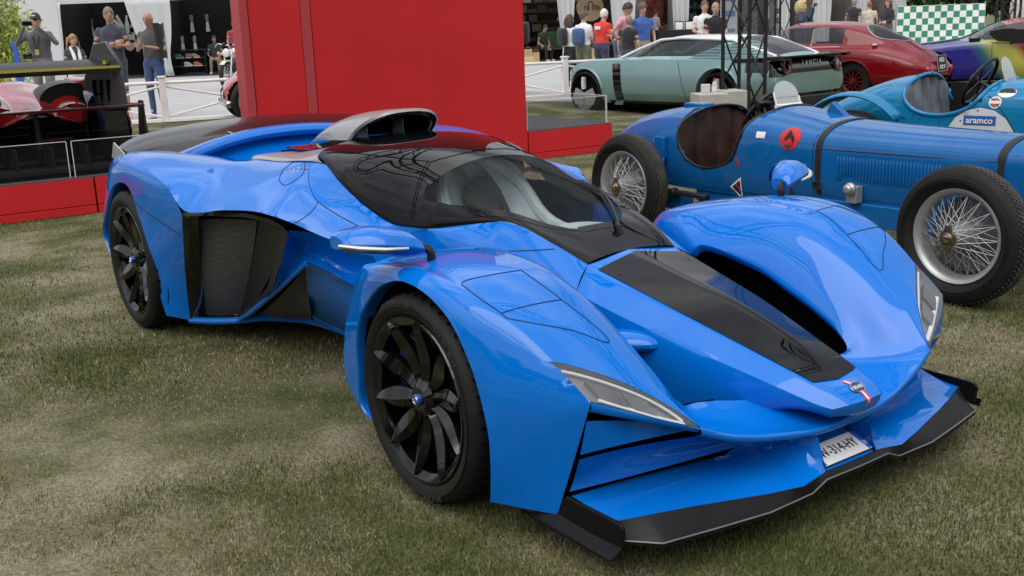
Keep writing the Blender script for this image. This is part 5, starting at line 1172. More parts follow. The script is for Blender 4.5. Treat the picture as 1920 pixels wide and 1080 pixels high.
# ================================================================== stand, fence, stalls
DV, NV = Vector((.8347, .5507, 0)), Vector((-.5507, .8347, 0))
RZ = math.atan2(.5507, .8347)
def TN(t, n, z=0.0): v = DV*t+NV*n; return (v.x, v.y, z)
def smooth(a, b, x): t = max(0., min(1., (x-a)/(b-a))); return t*t*(3-2*t)
def tarmac_z(x, y): return .2-.16*smooth(-1, 3, x)*(1-smooth(27, 33, y))
def ground_z(x, y): return tarmac_z(x, y)*smooth(11.5, 15.5, -.5507*x+.8347*y)
M_red_d = mat('red_panel_paint_dark', (.40, .012, .016), .5); M_red_l = mat('red_trim', (.44, .05, .055), .5)
vary(M_red, 1.2, .05, rough_amt=.05)
# platform: boxed red edge with carpet
plat = thing('display_platform', 'low red-sided display platform with grey carpet, running behind the blue supercar', 'platform', TN(0, 9.72), RZ)
x0, x1 = -.5, 7.9
for (a, b) in ((x0, 2.07), (2.085, 4.4), (4.415, 6.7), (6.715, x1)):
    for (z0, z1, dy) in ((.0, .068, -.004), (.075, .315, 0)):
        MB().box(((a+b)/2, .02+dy, (z0+z1)/2), (b-a, .04, z1-z0)).build('side_panel', M_red, plat, bevel=.002)
for (z0, z1) in ((.0, .068), (.075, .315)): MB().box((x1-.02, 2.0, (z0+z1)/2), (.04, 3.92, z1-z0)).build('side_panel', M_red, plat, bevel=.002)
M_carpet = vary(mat('grey_carpet', (.075, .075, .08), .95), 60, .35, bump=.4, bscale=300)
MB().box(((x0+x1)/2, 2.0, .318), (x1-x0-.01, 4.0, .012)).build('carpet', M_carpet, plat)
MB().box(((x0+x1)/2-.03, 2.06, .15), (x1-x0-.16, 3.8, .30)).build('platform_frame', M_void, plat)
# low clear barrier on the platform edge
M_acr = mat('acrylic', (.04, .045, .045), .02, 0, 0, .4, alpha=.10); M_acr_e = mat('acrylic_edge', (.75, .80, .78), .15, alpha=.75)
def acrylic(a, b, label, side=False):
    L_ = b-a
    o = thing('barrier_panel', label, 'clear barrier', TN(a, 9.76, .324) if not side else TN(7.86, 9.76+a, .324), RZ+(math.pi/2 if side else 0), 'clear barrier panels')
    MB().box((L_/2, 0, .155), (L_-.012, .008, .31)).build('pane', M_acr, o)
    MB().box((L_/2, 0, .313), (L_-.012, .0085, .006)).build('pane_edge', M_acr_e, o)
    for x in (.006, L_-.006): MB().box((x, 0, .155), (.007, .0085, .31)).build('pane_edge', M_acr_e, o)
acrylic(-.4, 1.90, 'clear acrylic barrier pane before the race car, left of the joint')
acrylic(1.93, 3.55, 'clear acrylic barrier pane between the joint and the tall red wall')
acrylic(6.72, 7.86, 'clear acrylic barrier pane on the platform right of the tall red wall')
acrylic(.02, 3.9, 'clear acrylic side pane along the platform end before the pale green coupe', True)
# tall red wall
wall = thing('display_wall', 'tall bright red display wall behind the blue supercar', 'wall', TN(3.52, 9.70, .0), RZ)
MB().box((.04, .10, 2.3), (.08, .22, 4.6)).build('end_post', M_red_l, wall, bevel=.004)
for a, b, mm in ((.09, .60, M_red), (.71, 3.16, M_red)): MB().box(((a+b)/2, .10, 2.3), (b-a, .19, 4.6)).build('wall_panel', mm, wall, bevel=.003)
MB().box((.652, .10, 2.3), (.098, .205, 4.6)).build('joint_strip', M_red_l, wall, bevel=.003)
MB().box((.705, .11, 2.3), (.008, .16, 4.6)).build('joint_gap', M_void, wall); MB().box((.085, .11, 2.3), (.008, .16, 4.6)).build('joint_gap', M_void, wall)
# slanted black board by the right end of the wall
bo = MB().prism([(0, 0, 0), (.13, 0, 0), (.42, 0, .60), (.29, 0, .60)], (0, .02, 0)).build('leaning_board', M_satin, loc=TN(6.95, 12.4, .325), rot=(0, 0, RZ)); tag(bo, 'slanted black board standing at the right edge of the red wall', 'board')
# fence of white rails
F0, F1 = Vector((-5.33, 16.83, 0)), Vector((1.09, 19.2, 0)); FD = (F1-F0).normalized(); FR = math.atan2(FD.y, FD.x); PAN = 2.28
M_fence = vary(mat('white_fence_paint', (.74, .69, .67), .55), 5, .06)
fence = thing('rail_fence', 'low white cross-braced rail fence between lawn and tarmac', 'fence', tuple(F0)[:2]+(.2,), FR)
for k in range(-3, 5):
    x = k*PAN
    MB().box((x, 0, .34), (.10, .10, .68)).add([], []).build('post', M_fence, fence, bevel=.006); MB().box((x, 0, .69), (.125, .125, .03)).build('post_cap', M_fence, fence, bevel=.006)
    if k < 4:
        MB().tube([(x+.05, 0, .60), (x+PAN-.05, 0, .60)], .026, 8).build('rail', M_fence, fence)
        for s in (0, 1): MB().tube([(x+.05, .012*(2*s-1), .54 if s else .08), (x+PAN-.05, .012*(2*s-1), .08 if s else .54)], .018, 8).build('brace', M_fence, fence)
        MB().lathe([(0, -.05), (.06, -.05), (.068, -.03), (.068, .03), (.06, .05), (0, .05)], 'Y', 20, (x+PAN/2, 0, .31)).build('boss', M_fence, fence)
        MB().box((x+PAN/2, 0, .02), (PAN-.1, .16, .05)).build('base_rail', M_fence, fence, bevel=.004)
# ------------------------------------------------------------------ market stalls
def PX(px, d, z): return ((px-960)/1985.27*d, (d-.24038*(1.46412-z))/.97068*1.0, z)
SD = 35.3
def sx(px, dy=0.0): return (px-960)/1985.27*(SD+.97*dy)
SY = 36.25; SZ = .22
M_canvas = vary(mat('white_canvas', (.72, .72, .72), .8), 1.5, .05, bump=.12, bscale=3)
M_drape = mat('white_drape', (.66, .67, .68), .75)
def translucent(m, k):
    nt = m.node_tree; b = nt.nodes['Principled BSDF']; o = nt.nodes['Material Output']; t = node(m, 'ShaderNodeBsdfTranslucent'); x = node(m, 'ShaderNodeMixShader'); x.inputs['Fac'].default_value = k
    t.inputs['Color'].default_value = (.85, .85, .85, 1); nt.links.new(b.outputs['BSDF'], x.inputs[1]); nt.links.new(t.outputs['BSDF'], x.inputs[2]); nt.links.new(x.outputs['Shader'], o.inputs['Surface'])
translucent(M_canvas, .5); translucent(M_drape, .35); M_green_f = mat('green_fascia', (.05, .22, .14), .6)
def stall(pa, pb, label, wallc, depth=3.4, floor=True):
    a, b = sx(pa), sx(pb); o = thing('market_stall', label, 'stall', ((a+b)/2, SY, SZ), 0, 'row of white tent stalls'); w = b-a
    mw = vary(mat('stall_wall', wallc, .85), 2, .08)
    MB().box((0, depth, 1.35), (w, .05, 2.7)).build('back_wall', mw, o)
    for s in (-1, 1): MB().box((s*(w/2-.03), depth/2, 1.35), (.04, depth-.06, 2.7)).build('side_wall', mw, o)
    MB().box((0, depth/2, -.012), (w, depth, .02)).build('floor', mat('stall_floor', (.06, .06, .06), .9), o)
    MB().box((0, -.02, 2.62), (w+.02, .05, .30)).build('fascia', M_canvas, o)
    MB().add([(-w/2, 0, 2.72), (w/2, 0, 2.72), (w/2, depth, 2.72), (-w/2, depth, 2.72), (0, depth/2, 4.2)], [(0, 1, 4), (1, 2, 4), (2, 3, 4), (3, 0, 4)]).build('tent_roof', M_canvas, o)
    return o, w
def drape(px, wtop, wbot, label, sw=0.0):
    x = sx(px); o = MB(); rows = []
    for z, w in ((2.52, wtop), (2.0, wtop*.92), (1.35, (wtop+wbot)/2), (.7, wbot*1.02), (.03, wbot)):
        r = []
        for u in np.linspace(-1, 1, 41): r.append((u*w/2+sw*(2.52-z)/2.5, -.10+.055*math.sin(u*9+z)*(.5+.5*abs(u)), z))
        rows.append(r)
    o.grid(patch(rows, 3, 1)); ob = o.build('drape', M_drape, loc=(x, SY, SZ), ang=80); tag(ob, label, 'curtain', 'white stall drapes')
    sm = ob.modifiers.new('thickness', 'SOLIDIFY'); sm.thickness = .01
SA, wA = stall(125, 306, 'black-walled stall with winged crest, behind the man in the navy polo shirt', (.008, .008, .009))
SB, wB = stall(308, 700, 'black stall with glove displays and shoe rack, left of the red wall', (.008, .008, .009))
SC_, wC = stall(890, 1182, 'dark brown shop stall with shoe-box shelves, right of the red wall', (.06, .038, .027))
SE, wE = stall(1186, 1293, 'grey stall with a red poster, behind the man in the blue polo', (.42, .41, .40))
SF, wF = stall(1296, 1366, 'dark stall full of coloured goods, behind the two standing youths', (.05, .045, .04))
SG, wG = stall(1368, 1482, 'grey stall with display boards, behind the black truss tower', (.32, .32, .33))
SH, wH = stall(1486, 1556, 'plain beige stall behind the blonde woman taking a picture', (.42, .40, .37))
SI, wI = stall(1558, 1632, 'plain grey-beige stall above the red coupe roof', (.40, .38, .35))
SJ, wJ = stall(1634, 1694, 'beige stall with a navy poster, next to the chequered banner', (.50, .45, .38))
drape(118, 1.0, .75, 'white stall drape behind the man filming with his phone'); drape(306, 1.5, .75, 'white stall drape behind the bald man', .25)
drape(1080, .62, .30, 'short white stall drape next to the round tan sign'); drape(1186, .9, .6, 'white stall drape behind the man in the pink polo')
drape(1293, .6, .42, 'white stall drape left of the two youths'); drape(1556, .66, .52, 'white drape behind the blonde woman'); drape(1632, .5, .36, 'white drape in the middle above the red coupe')
drape(1695, .32, .62, 'white drape beside the chequered banner', .2); drape(1487, .5, .4, 'white drape at the second truss tower')
for (pa, pb) in ((397, 470), (1028, 1070)):
    a, b = sx(pa), sx(pb); o = MB().box(((a+b)/2, SY-.06, SZ+2.60), (b-a, .02, .30)).build('fascia_sign', M_green_f)
    tag(o, 'green sign strip along the stall roof edge, '+('left of the red wall' if pa < 900 else 'right of the red wall'), 'sign')
# stall A: crest, glove lights
M_bone = mat('printed_grey', (.72, .71, .68), .7)
cx_ = sx(262, 3.3); cr = thing('winged_crest', 'pale winged phoenix crest with shield on the black stall wall', 'emblem', (cx_, SY+3.30, SZ))
sh = [(-.22, 0, 1.45), (.22, 0, 1.45), (.24, 0, 1.1), (.12, 0, .92), (0, 0, .85), (-.12, 0, .92), (-.24, 0, 1.1)]
MB().prism(sh, (0, .03, 0)).build('shield', M_bone, cr)
bar = MB().box((0, -.006, 1.2), (.38, .01, .10)).build('shield_band', M_letter_k, cr)
for s in (-1, 1):
    for k in range(6):
        a = math.radians(28+k*19); l = .62-.04*k
        MB().prism([(s*.06, 0, 1.62), (s*(.06+l*math.sin(a)*.9), 0, 1.62+l*math.cos(a)), (s*(.10+l*math.sin(a)), 0, 1.56+l*math.cos(a)*.94), (s*.07, 0, 1.52)], (0, .02+.002*k, 0)).build('feather', M_bone, cr)
MB().prism([(-.05, 0, 1.48), (.05, 0, 1.48), (.07, 0, 1.8), (.02, 0, 2.0), (.07, 0, 2.1), (-.02, 0, 2.12), (-.04, 0, 1.95), (-.08, 0, 1.8)], (0, .025, 0)).build('bird_body', M_bone, cr)
def glove(px, z, label, d=3.25, dark=True):
    o = thing('glove_display', label, 'display', (sx(px, d), SY+d, SZ+z), 0, 'gloves hung on the black walls')
    MB().prism([(-.045, 0, .05), (.045, 0, .05), (.06, 0, .30), (.02, 0, .33), (-.06, 0, .30)], (0, .05, 0)).build('hand', mat('tan_glove', (.28, .22, .15), .7), o)
    MB().prism([(-.07, 0, -.28), (.07, 0, -.28), (.04, 0, .05), (-.04, 0, .05)], (0, .05, 0)).build('cuff', M_bone, o)
for px, lab in ((159, 'tan and pale glove on the black wall, leftmost, by the man filming'), (195, 'tan and pale glove on the black wall, between the girl and the man in navy'), (351, 'tan and pale glove on the black wall right of the bald man'), (382, 'tan and pale glove on the black wall, middle one above the shoe rack'), (411, 'tan and pale glove on the black wall nearest the red wall')): glove(px, 1.72, lab)
for px, lab in ((361, 'pale mannequin hand above the shoe rack, nearer the bald man'), (384, 'pale mannequin hand above the shoe rack, nearer the motorcycle')):
    o = thing('mannequin_hand', lab, 'display', (sx(px, 1.6), SY+1.6, SZ+.80), 0, 'mannequin hands'); MB().prism([(-.06, 0, 0), (.06, 0, 0), (.04, 0, .25), (-.04, 0, .25)], (0, .06, 0)).build('stand', M_letter_w, o); MB().prism([(-.04, 0, .25), (.04, 0, .25), (.05, 0, .48), (0, 0, .52), (-.05, 0, .46)], (0, .06, 0)).build('hand', mat('skin_mannequin', (.40, .30, .24), .6), o)
rk = thing('shoe_rack', 'black stepped rack of shoes in the stall left of the red wall', 'rack', (sx(373, 1), SY+1.0, SZ))
for k in range(3): MB().box((0, .25*k, .30+.27*k), (1.15-.12*k, .32, .03)).build('shelf', mat('rack_grey', (.05, .05, .055), .5), rk)
for s in (-1, 1): MB().box((s*.55, .25, .42), (.03, .8, .84)).build('rack_side', M_satin, rk)
for (px, k, col, lab) in ((369, 0, (.5, .48, .46), 'white shoe on the lowest shelf of the black rack'), (387, 0, (.62, .10, .06), 'bright orange red shoe on the black rack'), (373, 1, (.30, .17, .15), 'pinkish shoe on the middle shelf of the rack'), (384, 1, (.34, .26, .22), 'beige shoe on the middle shelf of the rack'), (354, 1, (.08, .16, .13), 'dark green shoe on the left of the rack')):
    o = thing('shoe', lab, 'shoe', (sx(px, .9+.25*k), SY+.86+.25*k, SZ+.315+.27*k), 0, 'shoes on the rack'); MB().prism([(-.14, -.05, 0), (.14, -.05, 0), (.14, -.05, .04), (.04, -.05, .09), (-.02, -.05, .14), (-.14, -.05, .13)], (0, .1, 0)).build('upper', mat('shoe_col', col, .6), o, bevel=.012); MB().box((0, 0, -.006), (.29, .105, .018)).build('sole', M_letter_w, o)
yc = thing('folding_chair', 'yellow folding chair in the dark stall by the motorcycle', 'chair', (sx(432), SY+.7, SZ))
MB().box((0, 0, .45), (.42, .4, .03)).build('seat', mat('yellow_plastic', (.55, .40, .02), .5), yc)
for s in (-1, 1):
    for r in (-1, 1): MB().tube([(s*.19, r*.18, .44), (s*.19-.06, -r*.20, 0)], .012, 6).build('leg', mat('yellow_metal', (.45, .33, .03), .5), yc)
# stall C: shelves with boxes, bags, bench, round sign
bx = random.Random(4); M_bx = [mat('box_card', c, .8) for c in ((.10, .065, .04), (.05, .033, .022), (.02, .018, .017), (.30, .26, .22))]
sh_o = thing('box_shelf', 'dark shelves stacked with shoe boxes in the brown stall', 'shelf', (sx(1025, 2.9), SY+2.9, SZ))
for k in range(7): MB().box((0, .0, .35+.33*k), (2.9, .34, .025)).build('shelf', mat('shelf_brown', (.03, .02, .015), .7), sh_o)
for k in range(7):
    x = -1.4
    while x < 1.35:
        w_ = bx.choice((.30, .34, .20)); h_ = bx.choice((.11, .12, .24)); 
        if bx.random() < .82:
            o = MB().box((x+w_/2, -.02, .365+.33*k+h_/2), (w_*.94, .28, h_)).build('shoe_box', bx.choice(M_bx), sh_o)
        x += w_+bx.choice((.0, .02, .10))
sgn = thing('round_sign', 'round tan sign with a black hand outline in the brown stall', 'sign', (sx(1125, 1), SY+1.0, SZ+1.75))
MB().lathe([(0, -.02), (.46, -.02), (.46, .02), (0, .02)], 'Y', 40).build('disc', mat('sign_tan', (.42, .30, .17), .7), sgn)
hd_ = MB()
def arc(x, w, h, z): return [(x-w, -.03, z), (x-w, -.03, z+h)]+[(x-w*math.cos(a), -.03, z+h+w*math.sin(a)) for a in np.linspace(0, math.pi, 7)]+[(x+w, -.03, z+h), (x+w, -.03, z)]
for (x, w, h, z) in ((-.14, .05, .10, -.1), (.02, .07, .22, -.1), (.18, .04, .12, -.1), (.28, .035, .08, -.1)): hd_.tube(arc(x, w, h, z), .014, 5)
tag(hd_.build('outline', M_letter_k, sgn), kind='stuff')
bnch = thing('green_bench', 'dark green bench in the brown stall', 'bench', (sx(1062, 1.2), SY+1.2, SZ))
MB().box((0, 0, .42), (1.0, .45, .06)).build('seat', mat('green_leather', (.03, .07, .03), .5), bnch, bevel=.02); MB().box((0, .22, .72), (1.0, .07, .55)).build('backrest', mat('green_leather2', (.03, .07, .03), .5), bnch, bevel=.02)
for s in (-1, 1): MB().box((s*.42, 0, .20), (.06, .4, .39)).build('leg', M_satin, bnch)
M_kraft = vary(mat('kraft_paper', (.45, .31, .17), .8), 4, .1)
def bag(px, y, w, h, lab, name='paper_bag'):
    o = thing(name, lab, 'bag', (sx(px), y, SZ), 0, 'brown paper bags'); 
    MB().prism([(-w/2, -.09, 0), (w/2, -.09, 0), (w/2, -.09, h), (-w/2, -.09, h)], (0, .18, 0)).build('bag_body', M_kraft, o)
    MB().tube([(-.06, -.09, h), (-.05, -.09, h+.08), (.05, -.09, h+.08), (.06, -.09, h)], .006, 5).build('bag_handle', M_kraft, o)
bag(1007, SY-.3, .26, .46, 'tall brown paper bag in front of the seated man'); bag(1021, SY-.45, .22, .36, 'smaller brown paper bag right of the tall one'); bag(1128, SY-.6, .40, .42, 'wide brown paper bag between the two people by the fence')
wb = thing('wooden_sign', 'small wooden board with pale lettering on the tarmac by the paper bags', 'sign', (sx(1005), SY-1.2, .205)); MB().box((0, 0, .15), (.44, .03, .28)).build('board', mat('sign_wood', (.48, .33, .16), .7), wb)
text_mesh('sign_text', 'VINTAGE', .10, M_letter_w, wb, frame((0, -.018, .20), (1, 0, 0), (0, -1, 0)), sx=.8); text_mesh('sign_text', 'BOOTS', .10, M_letter_w, wb, frame((0, -.018, .09), (1, 0, 0), (0, -1, 0)), sx=.8)
ab = thing('easel_board', 'white easel frame leaning in front of the brown stall', 'easel', (sx(1074), SY-.8, SZ)); MB().tube([(-.10, 0, 0), (.05, .15, 1.15)], .016, 6).build('leg', M_letter_w, ab); MB().tube([(.10, 0, 0), (.07, .15, 1.15)], .016, 6).build('leg', M_letter_w, ab)
# stall E: red poster, framed photo, monitors
def poster(px, wz, z, d, col, lab, name='poster', fr=None, extra=None):
    o = thing(name, lab, 'poster', (sx(px, d), SY+d, SZ+z)); m_ = mat('poster_print', col, .6)
    MB().box((0, 0, 0), (wz[0], .03, wz[1])).build('print', m_, o)
    if fr is not None: MB().tube([(-wz[0]/2, -.01, -wz[1]/2), (wz[0]/2, -.01, -wz[1]/2), (wz[0]/2, -.01, wz[1]/2), (-wz[0]/2, -.01, wz[1]/2), (-wz[0]/2, -.01, -wz[1]/2)], .025, 4).build('frame', fr, o)
    return o, m_
o, m_ = poster(1246, (.62, 1.5), 1.55, 2.6, (.26, .05, .03), 'large red and orange poster behind the man in blue'); vary(m_, 4.5, .85, detail=4)
o, m_ = poster(1272, (.32, .85), 1.55, 2.4, (.02, .02, .022), 'narrow framed dark photograph right of the red poster', 'framed_photo', M_satin); vary(m_, 6, .9)
tb = thing('stall_counter', 'dark counter carrying two white screens behind the pale green car', 'counter', (sx(1300), SY-.4, SZ)); MB().box((0, 0, .45), (1.9, .55, .9)).build('counter_body', M_satin, tb)
for px, lab in ((1287, 'left of two small white screens on the dark counter'), (1306, 'right of two small white screens on the dark counter')):
    o = thing('screen', lab, 'screen', (sx(px), SY-.45, SZ+.90), 0, 'small white screens'); MB().box((0, 0, .13), (.24, .03, .24)).build('panel', M_letter_w, o, bevel=.01); MB().box((0, .0, .14), (.285, .02, .285)).build('surround', M_satin, o)
rr = random.Random(9)
gs = thing('goods_shelf', 'shelves of colourful goods in the dark stall behind the two youths', 'shelf', (sx(1332, 2.6), SY+2.6, SZ))
for k in range(6): MB().box((0, 0, .5+.36*k), (1.15, .3, .02)).build('shelf', M_satin, gs)
gm = [mat('goods', c, .6) for c in ((.35, .05, .04), (.40, .30, .04), (.05, .10, .28), (.35, .33, .30), (.06, .16, .08), (.30, .14, .05))]
for k in range(6):
    x = -.55
    while x < .5:
        w_ = rr.uniform(.06, .16); h_ = rr.uniform(.12, .30); MB().box((x+w_/2, -.04, .51+.36*k+h_/2), (w_*.92, .2, h_)).build('goods_box', rr.choice(gm), gs); x += w_+.01
for px, lab, z in ((1385, 'white board with blue bands, behind the truss tower', 1.35), (1424, 'grey patterned board behind the truss tower', 1.30), (1466, 'pale display sheet between the two truss towers', 1.6)):
    o, m_ = poster(px, (.55, 1.9) if px != 1466 else (.4, .9), z, 1.4, (.66, .68, .72) if px != 1424 else (.16, .16, .17), lab, 'display_board'); 
    if px == 1385:
        for zz, hh in ((.50, .14), (.02, .20), (-.55, .12)): MB().box((-.02, -.018, zz), (.45, .006, hh)).build('print_band', mat('print_blue', (.20, .32, .50), .6), o)
    if px == 1424: vary(m_, 9, .7)
o, m_ = poster(1648, (.36, .30), 1.95, 2.2, (.02, .035, .13), 'navy sign with white lettering in the beige stall', 'navy_sign'); text_mesh('sign_text', 'vintage', .085, M_letter_w, o, frame((0, -.02, 0), (1, 0, 0), (0, -1, 0)))
o, m_ = poster(1650, (.40, .45), 1.45, 2.2, (.22, .28, .36), 'blue-grey picture below the navy sign', 'picture'); vary(m_, 5, .6)
o, m_ = poster(1682, (.14, .40), 1.7, 1.2, (.12, .015, .015), 'small dark red poster near the chequered banner', 'small_poster')
# chequered banner on posts
bn = thing('chequered_banner', 'green and white chequered banner beyond the red coupe', 'banner', PX(1780, 34, .42), math.radians(-3))
M_chk = mat('cheque_print', (.7, .7, .7), .7); nt_ = M_chk.node_tree; tcx = node(M_chk, 'ShaderNodeTexCoord'); ck = node(M_chk, 'ShaderNodeTexChecker'); ck.inputs['Scale'].default_value = 1/.196
ck.inputs['Color1'].default_value = (.76, .77, .77, 1); ck.inputs['Color2'].default_value = (.045, .24, .13, 1); nt_.links.new(tcx.outputs['Object'], ck.inputs['Vector']); nt_.links.new(ck.outputs['Color'], nt_.nodes['Principled BSDF'].inputs['Base Color'])
rows = []
for z in np.linspace(0.001, 1.19, 7): rows.append([(x, .098+.035*math.sin(x*3+z*2)*math.sin(z*2.6), z) for x in np.linspace(-1.37, 1.37, 29)])
MB().grid(np.array(rows)).build('banner_sheet', M_chk, bn, ang=80)
for x in (-1.40, 0, 1.40): MB().tube([(x, .17, -.25), (x, .17, 1.25)], .022, 8).build('banner_post', M_alu, bn)
# ------------------------------------------------------------------ lighting gantry: towers, beams
M_truss = mat('black_truss_paint', (.012, .012, .013), .45)
def truss(o, a, b, w=.40, r=.027, step=.62):
    a, b = Vector(a), Vector(b); t = (b-a); L_ = t.length; t.normalize(); up = Vector((0, 0, 1)) if abs(t.z) < .8 else DV.copy()
    u = t.cross(up).normalized(); v = u.cross(t).normalized(); cs = [(u*sx_+v*sy_)*(w/2) for sx_, sy_ in ((-1, -1), (1, -1), (1, 1), (-1, 1))]
    for c in cs: MB().tube([a+c, b+c], r, 8).build('chord', M_truss, o)
    n = max(2, round(L_/step)); 
    for k in range(n):
        p, q = a+t*(L_*k/n), a+t*(L_*(k+1)/n)
        for i in range(4):
            c1, c2 = cs[i], cs[(i+1) % 4]
            if k % 2: c1, c2 = c2, c1
            MB().tube([p+c1, q+c2], r*.48, 6, cap=False).build('lacing', M_truss, o)
def tower(px, d, label, h=5.6, z0=0.0, rot=.35, w=.40):
    x, y, _ = PX(px, d, 0); o = thing('truss_tower', label, 'truss tower', (x, y, z0), rot, 'black truss towers')
    truss(o, (0, 0, .02), (0, 0, h), w); MB().box((0, 0, .01), (.7, .7, .02)).build('base_plate', M_truss, o); return o, (x, y)
tA, pA = tower(1404, 14.3, 'near black truss tower beside the concrete block, in front of the pale green car', rot=math.radians(12))
tB, pB = tower(1469, 23.0, 'farther black truss tower between the pale green car and the red coupe', z0=.2, rot=math.radians(8))
tC, pC = tower(1897, 24.5, 'black truss tower at the far right, beyond the multicoloured car', z0=.2, rot=math.radians(15))
for k, (xx, yy) in enumerate(((-1.66, 11.75), (5.3, -2.6), (-4.6, -2.9))):
    o = thing('truss_tower', ['black truss tower hidden behind the red wall', 'black truss tower standing right of the photographer', 'black truss tower standing left of the photographer'][k], 'truss tower', (xx, yy, 0), .2, 'black truss towers'); truss(o, (0, 0, .02), (0, 0, 5.6), step=1.0); MB().box((0, 0, .01), (.7, .7, .02)).build('base_plate', M_truss, o)
for k, (a, b) in enumerate((((pA[0], pA[1]), (-1.66, 11.75)), ((pA[0], pA[1]), (5.3, -2.6)), ((-1.66, 11.75), (-4.6, -2.9)), ((5.3, -2.6), (-4.6, -2.9)), ((4.4, 5.2), (-3.1, 4.8)))):
    o = thing('truss_beam', ['overhead truss beam above the red wall', 'overhead truss beam on the right side of the stand', 'overhead truss beam on the left side of the stand', 'overhead truss beam behind the photographer', 'overhead truss beam across the blue supercar'][k], 'truss beam', (0, 0, 0), 0, 'overhead truss beams'); truss(o, (a[0], a[1], 5.4), (b[0], b[1], 5.4), step=1.1)
# concrete ballast block, cup box and bottle
M_conc = vary(mat('pale_concrete', (.40, .385, .35), .85), 5, .14, bump=.3, bscale=40)
p = PX(1340, 13.9, 0); cb = MB().box((0, 0, .26), (.38, .42, .52)).build('concrete_block', M_conc, loc=(p[0], p[1], 0), rot=(0, 0, .15), bevel=.015); tag(cb, 'pale concrete ballast block left of the near truss tower', 'concrete block')
p2 = PX(1383, 14.1, 0); cb2 = MB().box((0, 0, .265), (.30, .45, .53)).build('concrete_block', M_conc, loc=(p2[0], p2[1]+.1, 0), rot=(0, 0, .15), bevel=.015); tag(cb2, 'pale concrete ballast block at the foot of the near truss tower', 'concrete block')
bt = thing('bottle', 'clear plastic bottle with a red cap standing on the concrete block', 'bottle', (p[0]+.06, p[1]-.03, .521))
MB().lathe([(0, 0), (.034, 0), (.036, .02), (.036, .10), (.018, .145), (.015, .15), (.015, .165)], 'Z', 20).build('bottle_body', mat('bottle_plastic', (.75, .80, .84), .1, alpha=.55), bt)
MB().lathe([(.017, .155), (.017, .185), (0, .187)], 'Z', 16).build('cap', mat('cap_red', (.5, .02, .03), .4), bt); MB().lathe([(.0365, .03), (.0365, .085)], 'Z', 20).build('bottle_label', M_letter_w, bt)
cbx = MB().box((0, 0, .055), (.11, .09, .11)).build('small_box', mat('white_card', (.6, .58, .54), .7), loc=(p[0]-.04, p[1]+.05, .521), bevel=.004); tag(cbx, 'small pale box behind the bottle on the concrete block', 'box')
# ------------------------------------------------------------------ planting
def leaf_cloud(n, c, r, size, rng, elong=2.2, up=.3, shell=.35):
    """leaf quads scattered through an uneven ellipsoid volume"""
    D = rng.normal(size=(n, 3)); D /= np.linalg.norm(D, axis=1)[:, None]; R = (shell+(1-shell)*rng.random(n)**.5)
    ph = np.array([noise.noise(Vector(d*1.9)+Vector(c)) for d in D]); R = R*(1+.45*ph)
    P = np.array(c)+D*np.array(r)*R[:, None]
    a = rng.normal(size=(n, 3)); a[:, 2] += up; a /= np.linalg.norm(a, axis=1)[:, None]; b = np.cross(a, rng.normal(size=(n, 3))); b /= np.linalg.norm(b, axis=1)[:, None]
    s = size*(.6+.8*rng.random(n))[:, None]; V = np.stack([P-a*s*elong*.5, P+b*s*.5, P+a*s*elong*.5, P-b*s*.5], 1)
    return V.reshape(-1, 3), np.arange(n*4).reshape(-1, 4)
def quads_obj(name, V, F, m, parent=None, loc=None):
    me = bpy.data.meshes.new(name); me.vertices.add(len(V)); me.vertices.foreach_set('co', np.asarray(V, np.float32).ravel()); k = F.shape[1]
    me.loops.add(F.size); me.loops.foreach_set('vertex_index', F.astype(np.int32).ravel()); me.polygons.add(len(F)); me.polygons.foreach_set('loop_start', np.arange(0, F.size, k, dtype=np.int32))
    me.update(calc_edges=True); me.materials.append(m); o = bpy.data.objects.new(name, me); COL.objects.link(o)
    if parent: o.parent = parent
    if loc is not None: o.location = loc
    return o
def leaf_mat(name, c, v=.5):
    m = mat(name, c, .6, spec=.25); nt = m.node_tree; g = node(m, 'ShaderNodeNewGeometry'); r = node(m, 'ShaderNodeValToRGB')
    r.color_ramp.elements[0].color = tuple(x*(1-v) for x in c)+(1,); r.color_ramp.elements[1].color = (min(1, c[0]*(1+v*1.3)), min(1, c[1]*(1+v)), c[2]*(1+v*.6), 1)
    nt.links.new(g.outputs['Random Per Island'], r.inputs['Fac']); nt.links.new(r.outputs['Color'], nt.nodes['Principled BSDF'].inputs['Base Color'])
    nt.nodes['Principled BSDF'].inputs['Subsurface Weight'].default_value = 0.0
    return m
M_bamboo = leaf_mat('bamboo_leaves', (.30, .38, .09), .5); M_cane = mat('bamboo_cane', (.22, .24, .07), .6)
bm_ = thing('bamboo', 'tall bright green bamboo clump at the far left', 'plant', PX(30, 25, .2)); rg = np.random.default_rng(3)
Vs, Fs, o_ = [], [], 0
for k in range(16):
    c = (rg.uniform(-1.1, .75), rg.uniform(-.5, .6), rg.uniform(.5, 2.6)); V, F = leaf_cloud(900, c, (.55, .5, .7), .035, rg, 4.5, -.2, .1); Vs.append(V); Fs.append(F+o_); o_ += len(V)
quads_obj('foliage', np.concatenate(Vs), np.concatenate(Fs), M_bamboo, bm_)
for k in range(14): MB().tube([(rg.uniform(-1, .7), rg.uniform(-.4, .4), 0), (rg.uniform(-1.1, .8), rg.uniform(-.4, .4), 2.9)], .014, 5).build('cane', M_cane, bm_)
wt = MB().box((0, 0, 1.4), (1.2, .06, 2.8)).build('tent_side', M_canvas, loc=PX(105, 33, .2)); tag(wt, 'white tent side wall right of the bamboo', 'tent wall')
gb = MB().box((0, 0, 0), (.30, .03, .34)).build('green_notice', mat('notice_green', (.06, .30, .16), .6), loc=PX(91, 32.6, 1.62)); tag(gb, 'small green notice on the white tent wall by the bamboo', 'notice')
